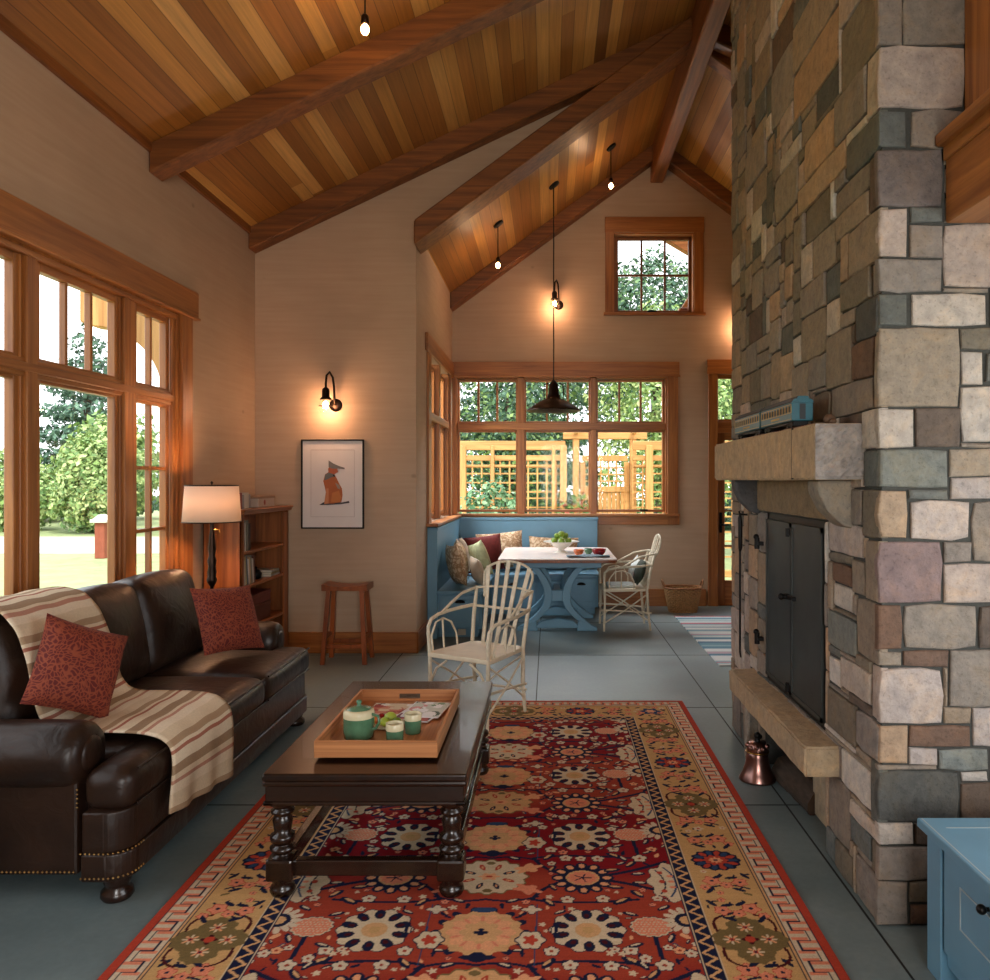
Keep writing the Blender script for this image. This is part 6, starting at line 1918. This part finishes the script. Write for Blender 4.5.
    for n in range(-2, 6):
        w = base + n * P_
        if w > V1 + .2 or w < V0 - .4: continue
        m = w + P_ / 2           # sunflower row
        # vines
        stroke(curve((.36, m), (.52, m + .02), (.70, m + .13)), .009, 'navy'); stroke(curve((.36, m), (.52, m - .02), (.70, m - .13)), .009, 'navy')
        stroke(curve((.36, m), (.22, m + .03), (.17, m + .16)), .008, 'navy'); stroke(curve((.36, m), (.22, m - .03), (.17, m - .16)), .008, 'navy')
        stroke(curve((.17, m + .16), (.30, m + .20), (.56, m + .16)), .007, 'navy'); stroke(curve((.17, m - .16), (.30, m - .20), (.56, m - .16)), .007, 'navy')
        stroke([(.585, w + .02), (.60, w - .20)], .008, 'navy')
        stroke(curve((.0, w + .20), (.10, w + .17), (.19, w + .22)), .006, 'navy'); stroke(curve((.0, w - .20), (.10, w - .17), (.19, w - .22)), .006, 'navy')
        stroke([(.185, w - .2), (.19, w + .16)], .003, 'blue')
        wheel(.365, w); sunflower(.362, m); pine(.585, w + .02)
        palmette(0, w - .015); palm2(0, m + .01, .15, 'cream' if n % 2 == 0 else 'tan')
        halfpalm(.72, m - .03); daisy(.715, w + .06)
        # orange cartouches
        ob(.17, w - .06, .045, .05, 'cream', 'navy', .005, n=6, amp=.1); blob(.17, w - .06, .022, .026, 'red', n=5, amp=.25)
        ob(.17, w + .13, .028, .022, 'wht', 'navy', .004, n=4, amp=.3)
        blob(.15, m + .075, .05, .03, 'peach', n=5, amp=.25, rot=.4); blob(.15, m - .085, .05, .03, 'salmon', n=5, amp=.25, rot=-.4)
        for du, dv in ((.30, .16), (.43, .155), (.30, -.16), (.43, -.155), (.50, .24), (.24, .235)):
            flower5(.0 + du, m + dv, .026)
        flower5(.60, w - .20, .03); flower5(.66, w - .12, .022, 'peach')
        for (a, b_, l, rt) in ((.23, .17, .034, .9), (.50, .18, .04, -.6), (.23, -.18, .034, -.9), (.50, -.17, .04, .6), (.48, .06, .035, .2), (.48, -.07, .035, -.2), (.58, .03, .03, .1), (.58, -.04, .03, -.1), (.245, .07, .028, 1.1), (.245, -.07, .028, -1.1), (.56, .11, .035, .9), (.56, -.12, .035, -.9)):
            leaf(a, m + b_, l, l * .42, rt, 'navy', 'cream' if (a * 100) % 2 > 1 else 'tan')
        for (a, b_, rt) in ((.52, -.09, .4), (.52, .10, -.4), (.645, -.05, 1.2), (.53, -.20, -1.0), (.645, .14, .6), (.25, .0, 1.5), (.10, .19, .4), (.09, -.2, -.4)):
            leaf(a, w + b_, .030, .012, rt, 'navy', 'cream')
        for _ in range(330):
            a, b_ = rr.uniform(.02, .73), rr.uniform(-P_ / 2, P_ / 2)
            s = rr.uniform(.007, .016)
            i, j = min(nu - 1, int(a / st)), int((w + b_ - V0) / st)
            q_ = int(s / st) + 1
            if q_ + 1 < j < nv - q_ - 1:
                i2 = max(q_, min(nu - 1 - q_, i))
                cc = [C[j, i], C[j - q_, i2], C[j + q_, i2], C[j, i2 - q_], C[j, i2 + q_]]
                if all(c0[2] < .045 and c0[0] > .14 for c0 in cc):
                    k = rr.randint(7)
                    if k == 0: blob(a, w + b_, s, s, 'cream', n=5, amp=.3)
                    elif k == 1: blob(a, w + b_, s * 1.5, s * .6, 'navy', rot=rr.uniform(0, 3))
                    elif k == 2: blob(a, w + b_, s * 1.4, s * .7, 'peach', rot=rr.uniform(0, 3))
                    elif k == 3: flower5(a, w + b_, s * 1.5, 'wht')
                    elif k == 4: leaf(a, w + b_, s * 2.0, s * .8, rr.uniform(0, 3), 'navy', 'cream')
                    elif k == 5: leaf(a, w + b_, s * 1.8, s * .8, rr.uniform(0, 3), 'blue', 'tan')
                    else: flower5(a, w + b_, s * 1.3, 'salmon', 'navy')
    # ---------------- borders: d is the distance from the edge, T the coordinate along it
    dS = HW - U; dE = V1 - V
    side = dS <= dE
    D = np.minimum(dS, dE)
    Tt = np.where(side, V, U)
    def lay(a, b_, c):
        C[(D >= a) & (D < b_)] = K[c]
    lay(0, .435, 'gold'); lay(0, .035, 'red'); lay(.035, .040, 'navy'); lay(.040, .122, 'wht'); lay(.122, .128, 'navy'); lay(.128, .135, 'tan'); lay(.135, .139, 'navy')
    # meander
    q = np.abs(((Tt / .115) % 1) - .5) * 2
    dd = (D - .081) / .041
    sq = np.where(q > .5, 0.55, -0.55)
    inband = (D > .041) & (D < .121)
    near_edge = np.abs(q - .5) < .085
    line = inband & ((np.abs(dd - sq) < .09) | ((np.abs(q - .5) < .05) & (np.abs(dd) < .6)))
    fill = inband & (((dd > sq + .13) & (q <= .5)) | ((dd < sq - .13) & (q > .5)))
    C[fill & (np.abs(((Tt / .115) % 1) * 2 % 1 - .5) < .30)] = K['salmon']
    C[line] = K['navy']
    # navy zigzag
    lay(.385, .439, 'navy'); lay(.379, .385, 'cream'); lay(.439, .444, 'cream'); lay(.444, .447, 'navy')
    q = np.abs(((Tt / .062) % 1) - .5) * 2
    dd = (D - .412) / .027
    zz = (np.abs(dd - (q * 1.5 - .75)) < .30) & (D > .387) & (D < .437)
    C[zz] = K['tan']
    # border motifs
    def cluster(f, t):
        for (a, b_) in ((-.062, 0), (.062, 0), (0, -.072), (0, .072)):
            cu, cv = f(a, t + b_)
            blob(cu, cv, .064, .064, 'olive', n=9, amp=.06)
        for (a, b_) in ((-.062, 0), (.062, 0), (0, -.072), (0, .072)):
            cu, cv = f(a, t + b_)
            for k in range(8):
                an = 2 * PI * k / 8
                blob(cu + .019 * math.cos(an), cv + .019 * math.sin(an), .011, .0045, 'peach' if k % 2 else 'cream', rot=an)
            blob(cu, cv, .009, .009, 'red'); blob(cu, cv, .004, .004, 'navy')
        cu, cv = f(0, t); blob(cu, cv, .03, .012, 'dk'); blob(cu, cv, .012, .03, 'dk'); blob(cu, cv, .018, .018, 'red')
        for s1 in (-1, 1):
            for s2 in (-1, 1):
                stroke([f(*p) for p in curve((s1 * .10, t + s2 * .05), (s1 * .12, t + s2 * .13), (s1 * .05, t + s2 * .15))], .005, 'dk')
    def rosette(f, t):
        cu, cv = f(0, t)
        blob(cu, cv, .098, .086, 'navy', n=14, amp=.05)
        for k in range(14):
            a = 2 * PI * k / 14
            blob(cu + .070 * math.cos(a), cv + .062 * math.sin(a), .020, .012, 'red' if k % 2 else 'blue', rot=a)
        blob(cu, cv, .048, .041, 'red', n=10, amp=.1); 
        for k in range(8):
            a = 2 * PI * k / 8
            blob(cu + .018 * math.cos(a), cv + .016 * math.sin(a), .012, .006, 'peach', rot=a)
        blob(cu, cv, .009, .007, 'navy')
    def sprig(f, t, s):
        stroke([f(*p) for p in curve((-.07, t - .04), (.02, t), (.08, t + .05 * s))], .005, 'navy')
        for (a, b_, r_) in ((-.055 * s, .0, .026), (.05 * s, .012, .03), (.0, -.02, .02), (.085 * s, -.035, .018)):
            cu, cv = f(a, t + b_)
            blob(cu, cv, r_ * 1.12, r_ * 1.12, 'red', n=5, amp=.14, ph=t * 7); blob(cu, cv, r_, r_, 'salmon', n=5, amp=.16, ph=t * 7); blob(cu, cv, r_ * .25, r_ * .25, 'navy')
        for (a, b_, rt) in ((.02 * s, .045, .6), (-.04 * s, -.055, -.5), (.07 * s, -.06, .9), (-.085 * s, .05, -1.0), (-.03 * s, .035, .2)):
            cu, cv = f(a, t + b_)
            blob(cu, cv, .026, .0095, 'navy', rot=rt)
            blob(cu + .012, cv + .012, .013, .005, 'navy', rot=rt + 1.1)
    cs = HW - .258
    fS = lambda a, t: (cs + a, t)
    fE = lambda a, t: (t, V1 - .258 + a)
    t0 = 2.68
    for k in range(-1, 6):
        t = t0 + k * .56
        if t > V1 - .30: break
        (cluster if k % 2 == 0 else rosette)(fS, t)
        sprig(fS, t + .18, 1); sprig(fS, t + .38, -1)
    for k in range(0, 3):
        t = .0 + k * .44
        if t > HW - .3: break
        (cluster if k % 2 == 0 else rosette)(fE, t)
        if t + .22 < HW - .25: sprig(fE, t + .22, 1)
    cu, cv = cs, V1 - .258
    blob(cu, cv, .06, .06, 'blue', n=6, amp=.2); blob(cu, cv, .03, .03, 'peach', n=6, amp=.2)
    # extra small blossoms, leaves and tendrils on the gold band
    gold = K['gold']
    for _ in range(1500):
        a = rr.uniform(.160, .362)
        if rr.rand() < .25: u_, v_ = rr.uniform(0, HW - .16), V1 - a
        else: u_, v_ = HW - a, rr.uniform(V0 + .02, V1 - .16)
        s = rr.uniform(.010, .022)
        i, j = int(u_ / st), int((v_ - V0) / st); q_ = int(s * 1.2 / st) + 1
        if not (q_ <= i < nu - q_ and q_ <= j < nv - q_): continue
        if any(np.abs(C[j + dj, i + di] - gold).sum() > .01 for dj in (-q_, 0, q_) for di in (-q_, 0, q_)): continue
        k = rr.randint(5)
        if k == 0:
            blob(u_, v_, s * 1.1, s * 1.1, 'red', n=5, amp=.15, ph=s * 900); blob(u_, v_, s * .95, s * .95, 'salmon', n=5, amp=.17, ph=s * 900); blob(u_, v_, s * .25, s * .25, 'navy')
        elif k == 1: blob(u_, v_, s * .9, s * .9, 'cream', n=5, amp=.2); blob(u_, v_, s * .3, s * .3, 'red')
        elif k == 2:
            t_ = rr.uniform(0, 6); stroke(curve((u_ - s * math.cos(t_), v_ - s * math.sin(t_)), (u_ + s * .7 * math.sin(t_), v_ - s * .7 * math.cos(t_)), (u_ + s * math.cos(t_), v_ + s * math.sin(t_)), 6), .0045, 'navy'); blob(u_ + s * math.cos(t_), v_ + s * math.sin(t_), .008, .006, 'navy')
        else:
            t_ = rr.uniform(0, 3); blob(u_, v_, s * 1.15, s * .45, 'navy' if k == 3 else 'olive', rot=t_); 
    # slight wear and dye variation of the wool itself, in rows of knots
    C *= (1 + 0.05 * rr.randn(nv, 1, 1) * 0.6 + 0.05 * rr.randn(nv, nu, 1)).astype(np.float32)
    C = np.clip(C, 0, 1)
    # mirror and mesh
    Cf = np.concatenate([C[:, :0:-1], C], 1)
    xs = np.concatenate([-us[:0:-1], us])
    nx = len(xs)
    X, Y = np.meshgrid(xs, vs)
    Z = 0.011 + 0.0006 * np.sin(X * 5) * np.sin(Y * 4)
    Z[:, 0] = Z[:, -1] = 0.002; Z[0] = Z[-1] = 0.002
    verts = np.stack([X.ravel(), (Y - 3.77).ravel(), Z.ravel()], 1)
    idx = np.arange(nx * nv).reshape(nv, nx)
    f = np.stack([idx[:-1, :-1].ravel(), idx[:-1, 1:].ravel(), idx[1:, 1:].ravel(), idx[1:, :-1].ravel()], 1)
    o = npmesh('carpet', verts, f, Cf.reshape(-1, 3), 'rug_pile', point=True, smooth=True)
    o.location = (XC, 3.77, 0)
    tag(o, 'large red floral oriental carpet with a gold border under the coffee table', 'rug')
build_rug()
# ------------------------------------------------------------------ outdoors
GZ = -0.2
mb = MB(); mb.box(-60, 40, -25, 70, GZ - 0.1, GZ); struct(mb, 'ground', 'lawn')
mb = MB(); mb.box(-60, -6.5, 19.0, 24.5, GZ, GZ + 0.015); mb.box(-7.6, -6.0, 6.0, 7.2, GZ, GZ + 0.02); struct(mb, 'road', 'drive')

def leaves(name, label, cat, blobs, n, size, cols, seed, trunk=None, group=None, droop=0.0):
    """a plant: leaf quads spread through the given ellipsoids (x,y,z,rx,ry,rz), with its stems"""
    rg = np.random.RandomState(seed)
    vol = np.array([b_[3] * b_[4] * b_[5] for b_ in blobs]); vol = vol / vol.sum()
    which = rg.choice(len(blobs), n, p=vol)
    B = np.array(blobs)[which]
    d = rg.normal(size=(n, 3)); d /= np.linalg.norm(d, axis=1)[:, None]
    r_ = rg.uniform(0.35, 1.0, n) ** 0.5
    # clumps make gaps
    P = B[:, :3] + d * B[:, 3:6] * r_[:, None] * (1 + 0.16 * np.sin(d[:, :1] * 9 + seed) * np.cos(d[:, 2:3] * 8))
    nrm = d + rg.normal(size=(n, 3)) * 0.7 + np.array([0, 0, 0.4])
    nrm /= np.linalg.norm(nrm, axis=1)[:, None]
    a = np.cross(nrm, rg.normal(size=(n, 3))); a /= np.linalg.norm(a, axis=1)[:, None]
    b_ = np.cross(nrm, a)
    s = size * rg.uniform(0.6, 1.4, n)[:, None]
    a = a * s; b_ = b_ * s * 0.55
    V = np.stack([P - a, P - b_, P + a, P + b_], 1).reshape(-1, 3)
    Fc = np.arange(n * 4).reshape(n, 4)
    cc = np.array([s2l(c) for c in cols])
    ci = rg.choice(len(cc), n)
    Cc = cc[ci] * rg.uniform(0.8, 1.25, (n, 1))
    base = (blobs[0][0], blobs[0][1], GZ)
    t = thing(name, label, cat, base, group=group)
    V = V - np.array(base)
    npmesh('foliage', V, Fc, Cc, 'leaf', t)
    mb = MB()
    h = max(b2[2] for b2 in blobs) - GZ
    tr_ = trunk or 0.12
    mb.tube([(0, 0, 0), (0.05, 0.02, h * 0.4), (-0.05, 0.0, h * 0.8), (0, 0, h)], [tr_, tr_ * 0.8, tr_ * 0.5, tr_ * 0.2], 8)
    for k, b2 in enumerate(blobs[1:]):
        mb.tube([(0, 0, (b2[2] - GZ) * 0.45), ((b2[0] - base[0]) * 0.6, (b2[1] - base[1]) * 0.6, (b2[2] - GZ) * 0.75), (b2[0] - base[0], b2[1] - base[1], b2[2] - GZ)], [tr_ * 0.5, tr_ * 0.35, tr_ * 0.15], 6)
    mb.build('trunk', 'bark', t)
    return t
LG = [(158, 178, 112), (132, 160, 96), (180, 196, 134), (108, 140, 84)]
MG = [(92, 124, 82), (74, 106, 70), (118, 144, 96)]
DG = [(70, 98, 82), (84, 114, 94), (98, 128, 106), (58, 84, 68)]
def conifer(x, y, h, r_, label, seed, group='conifers beyond the garden', n=12000, z0=0.5):
    bl_ = []
    k = 9
    for i in range(k):
        u = i / (k - 1)
        rr_ = r_ * (1 - u) ** 0.85 + 0.25
        bl_.append((x, y, z0 + (h - z0) * u * 0.96, rr_, rr_, h / k * 0.55))
    return leaves('conifer', label, 'tree', bl_, n, 0.12, DG, seed, 0.25, group)
# west garden, seen through the tall window
leaves('shrub', 'light green leafy shrub beyond the driveway, left in the big window', 'shrub', [(-18.9, 27.7, 1.2, 1.7, 1.4, 1.5), (-18.2, 27.6, 0.9, 1.4, 1.3, 1.1)], 9000, 0.09, LG, 11, 0.1, 'shrubs beyond the driveway')
leaves('shrub', 'tall light green shrub in the middle of the big window', 'shrub', [(-14.7, 26.5, 1.5, 1.5, 1.4, 1.7), (-15.2, 26.8, 0.9, 1.4, 1.3, 1.1)], 9000, 0.09, LG, 12, 0.1, 'shrubs beyond the driveway')
leaves('shrub', 'darker green shrub in the narrow panes of the big window', 'shrub', [(-11.6, 27.0, 1.4, 1.4, 1.4, 1.6), (-11.0, 27.2, 0.9, 1.3, 1.3, 1.1)], 8000, 0.09, MG, 13, 0.1, 'shrubs beyond the driveway')
leaves('shrub', 'green shrub beyond the driveway at the left edge of the photo', 'shrub', [(-23.5, 27.0, 1.4, 1.8, 1.5, 1.6), (-24.2, 27.2, 1.0, 1.7, 1.4, 1.2)], 4600, 0.13, MG, 14, 0.1, 'shrubs beyond the driveway')
leaves('garden_tree', 'young bright green tree standing behind the light shrub', 'tree', [(-16.6, 30.6, 2.3, 2.0, 1.5, 1.9), (-17.4, 30.8, 1.6, 1.6, 1.3, 1.5)], 4200, 0.14, LG, 15, 0.14)
conifer(-20.2, 35.0, 8.8, 3.1, 'tall blue green conifer rising behind the shrubs in the big window', 16)
conifer(-28.5, 36.0, 8.0, 2.8, 'conifer at the left edge of the big window, beyond the shrubs', 17)
# neighbouring post
bp = thing('brick_post', 'short brick post with a white cap on the lawn by the driveway', 'post', (-10.0, 17.9, GZ))
mb = MB(); mb.box(-0.11, 0.11, -0.11, 0.11, 0, 0.80, 0.01); mb.build('shaft', 'brick_red', bp)
mb = MB(); mb.box(-0.18, 0.18, -0.18, 0.18, 0.80, 0.87, 0.01); mb.prism([(-0.15, 0.87), (0.15, 0.87), (0.0, 0.98)], 'y', -0.15, 0.15); mb.build('cap', 'paper_white', bp)
# arched timber bracket outside the window
mb = MB()
pl_ = [(-3.7, 3.05), (-3.7, 2.80), (-3.6, 2.76)]
for k in range(1, 13):
    a = R(90 * k / 12)
    pl_.append((-3.6 + 0.55 * math.sin(a), 2.21 + 0.55 * math.cos(a)))
pl_ += [(-3.05, 0.0 + GZ), (-2.84, GZ), (-2.84, 3.05)]
mb.prism(pl_, 'y', 6.30, 6.45, 0.01)
o = mb.build('timber_arch', 'cedar_z'); origin_to(o, (-3.0, 6.37, GZ)); tag(o, 'arched timber bracket outside against the wall beyond the narrow panes', 'arch')

# back garden: cedar fence with lattice and gate
def wb(name, m_, boxes, parent): return part(name, m_, boxes, parent, 0.006)
YF = 13.6
sX = YF / F
def fx_(z): return (410 + z / 3.414 - 549) * sX
def fz_(z): return CAM_Z + (480 - (340 + z / 3.414)) * sX
def fence(label, x0, x1, posts, ztop, grid):
    f = thing('garden_fence', label, 'fence', ((x0 + x1) / 2, YF, GZ), group='cedar lattice fence panels')
    for (a, b_) in posts: wb('post', 'cedar_z', [(fx_(a), fx_(b_), YF - 0.08, YF + 0.08, GZ, fz_(360))], f)
    wb('beam', 'cedar_x', [(x0, x1, YF - 0.06, YF + 0.06, fz_(376), fz_(345))], f)
    wb('rail', 'cedar_x', [(x0, x1, YF - 0.04, YF + 0.04, fz_(412), fz_(394)), (x0, x1, YF - 0.03, YF + 0.03, fz_(434), fz_(426)), (x0, x1, YF - 0.04, YF + 0.04, GZ + 0.1, GZ + 0.22)], f)
    bars = []
    n = max(2, int((x1 - x0) / 0.155))
    for k in range(n + 1):
        x = x0 + (x1 - x0) * k / n
        bars.append((x - 0.013, x + 0.013, YF - 0.02, YF, GZ + 0.2, fz_(412)))
    k = 0
    z = fz_(434)
    while z > GZ + 0.3:
        bars.append((x0, x1, YF, YF + 0.02, z - 0.013, z + 0.013)); z -= 0.155 if k % 3 else 0.11; k += 1
    mb = MB()
    for b_ in bars: mb.box(*b_)
    mb.build('lattice', 'cedar_z', f, world=True)
    return f
fence('cedar lattice fence left of the garden gate', fx_(150), fx_(530), ((168, 192), (513, 535), (276, 288), (484, 496)), 345, True)
fence('cedar lattice fence right of the garden gate', fx_(760), fx_(1100), ((804, 828), (960, 984)), 345, True)
ar = thing('garden_arbor', 'cedar arbor with two beams framing the gate in the back garden', 'arbor', (fx_(668), YF + 0.4, GZ))
wb('post', 'cedar_z', [(fx_(558), fx_(580), YF + 0.3, YF + 0.45, GZ, fz_(325))], ar)
wb('post', 'cedar_z', [(fx_(758), fx_(780), YF + 0.3, YF + 0.45, GZ, fz_(325))], ar)
wb('beam', 'cedar_x', [(fx_(524), fx_(816), YF + 0.28, YF + 0.33, fz_(335), fz_(312))], ar)
wb('beam', 'cedar_x', [(fx_(524), fx_(816), YF + 0.42, YF + 0.47, fz_(335), fz_(312))], ar)
wb('cross_beam', 'cedar_y', [(fx_(562), fx_(576), YF + 0.1, YF + 0.7, fz_(318), fz_(305))], ar)
wb('cross_beam', 'cedar_y', [(fx_(762), fx_(776), YF + 0.1, YF + 0.7, fz_(318), fz_(305))], ar)
gt = thing('garden_gate', 'boarded cedar gate with a small lattice top under the arbor', 'gate', (fx_(668), YF + 0.38, GZ))
wb('gate_frame', 'cedar_z', [(fx_(584), fx_(602), YF + 0.34, YF + 0.4, GZ + 0.05, fz_(415)), (fx_(738), fx_(756), YF + 0.34, YF + 0.4, GZ + 0.05, fz_(415)), (fx_(590), fx_(750), YF + 0.34, YF + 0.4, fz_(412), fz_(392)), (fx_(584), fx_(756), YF + 0.33, YF + 0.41, fz_(520), fz_(500))], gt)
for k in range(9):
    a = fx_(600) + (fx_(740) - fx_(600)) * k / 9
    wb('gate_board', 'cedar_z', [(a + 0.004, a + (fx_(740) - fx_(600)) / 9 - 0.004, YF + 0.35, YF + 0.38, GZ + 0.05, fz_(512))], gt)
mb = MB()
for k in range(1, 5): x = fx_(602) + (fx_(738) - fx_(602)) * k / 5; mb.box(x - 0.013, x + 0.013, YF + 0.36, YF + 0.38, fz_(505), fz_(412))
for k in range(1, 4): z = fz_(505) + (fz_(412) - fz_(505)) * k / 4; mb.box(fx_(602), fx_(738), YF + 0.345, YF + 0.36, z - 0.013, z + 0.013)
mb.build('gate_lattice', 'cedar_x', gt, world=True)
# planting behind and before the fence
leaves('shrub', 'blue green shrub in front of the fence, left pane of the garden window', 'shrub', [(-0.9, 12.4, 0.9, 0.5, 0.4, 0.75), (-1.6, 12.5, 0.6, 0.4, 0.4, 0.6)], 1500, 0.05, [(120, 160, 120), (150, 184, 140), (90, 130, 96)], 31, 0.03)
leaves('shrub', 'low shrub with reddish flowers before the fence, middle pane', 'shrub', [(0.45, 12.6, 0.75, 0.4, 0.35, 0.6)], 900, 0.05, [(120, 150, 80), (170, 90, 70), (96, 130, 70)], 32, 0.03)
for i, (x, y, z, r_, lb) in enumerate(((-4.4, 17.0, 3.2, 1.7, 'leafy green tree behind the fence, far left of the garden window'), (-0.9, 17.6, 3.4, 1.7, 'leafy green tree behind the fence, left pane of the garden window'),
                                  (2.6, 17.0, 3.4, 1.7, 'bright green tree behind the arbor beams'), (6.0, 18.2, 3.3, 1.5, 'leafy tree behind the right end of the fence'), (9.4, 17.2, 3.0, 1.6, 'leafy tree seen through the garden door'))):
    leaves('garden_tree', lb, 'tree', [(x, y, z, r_, 1.4, 1.9), (x + 0.5, y + 0.3, z - 1.4, r_ * 0.75, 1.2, 1.3), (x - 0.5, y, z - 1.6, r_ * 0.75, 1.2, 1.3)], 14000, 0.055, LG if i in (2,) else MG + DG + LG[1:2], 40 + i, 0.14, 'trees behind the cedar fence')
for i, (x, y, h, lb) in enumerate(((-7.0, 23, 10.5, 'dark conifer far behind the fence on the left'), (-0.9, 28.0, 11.0, 'dark conifer behind the barn lamp'), (7.4, 29, 11.5, 'dark conifer seen through the small upper window'), (13.0, 24.5, 10, 'dark conifer behind the garden door'))):
    conifer(x, y, h, 2.7, lb, 60 + i, n=12000)
leaves('garden_tree', 'tall leafy tree filling the small upper window', 'tree', [(3.0, 22.5, 6.1, 2.0, 1.5, 1.9), (1.6, 22.5, 4.9, 1.6, 1.4, 1.8), (4.3, 22.7, 5.2, 1.6, 1.4, 2.0)], 22000, 0.07, DG + MG, 77, 0.2)
# timber brace under the eave outside the gable window
mb = MB()
Yb = 10.75
p1, p2 = at(640, 226, Yb), at(704, 264, Yb)
mb.prism([(p1.x, p1.z), (p1.x, p1.z + 0.3), (p2.x, p2.z + 0.3), (p2.x, p2.z)], 'y', Yb - 0.07, Yb + 0.07, 0.01)
a, b_ = at(672, 322, Yb), at(704, 272, Yb)
mb.prism([(a.x, a.z), (b_.x, b_.z), (b_.x + 0.14, b_.z), (a.x + 0.14, a.z)], 'y', Yb - 0.05, Yb + 0.05, 0.01)
mb.box(p2.x - 0.1, p2.x + 0.1, 10.03, Yb + 0.07, p2.z - 0.1, p2.z + 0.12, 0.01)
mb.box(a.x - 0.02, a.x + 0.16, 10.03, Yb + 0.05, a.z - 0.12, a.z + 0.04, 0.01)
o = mb.build('roof_bracket', 'fir_x'); origin_to(o, (1.9, 10.1, 4.0)); tag(o, 'timber eave bracket outside the small upper window', 'bracket')
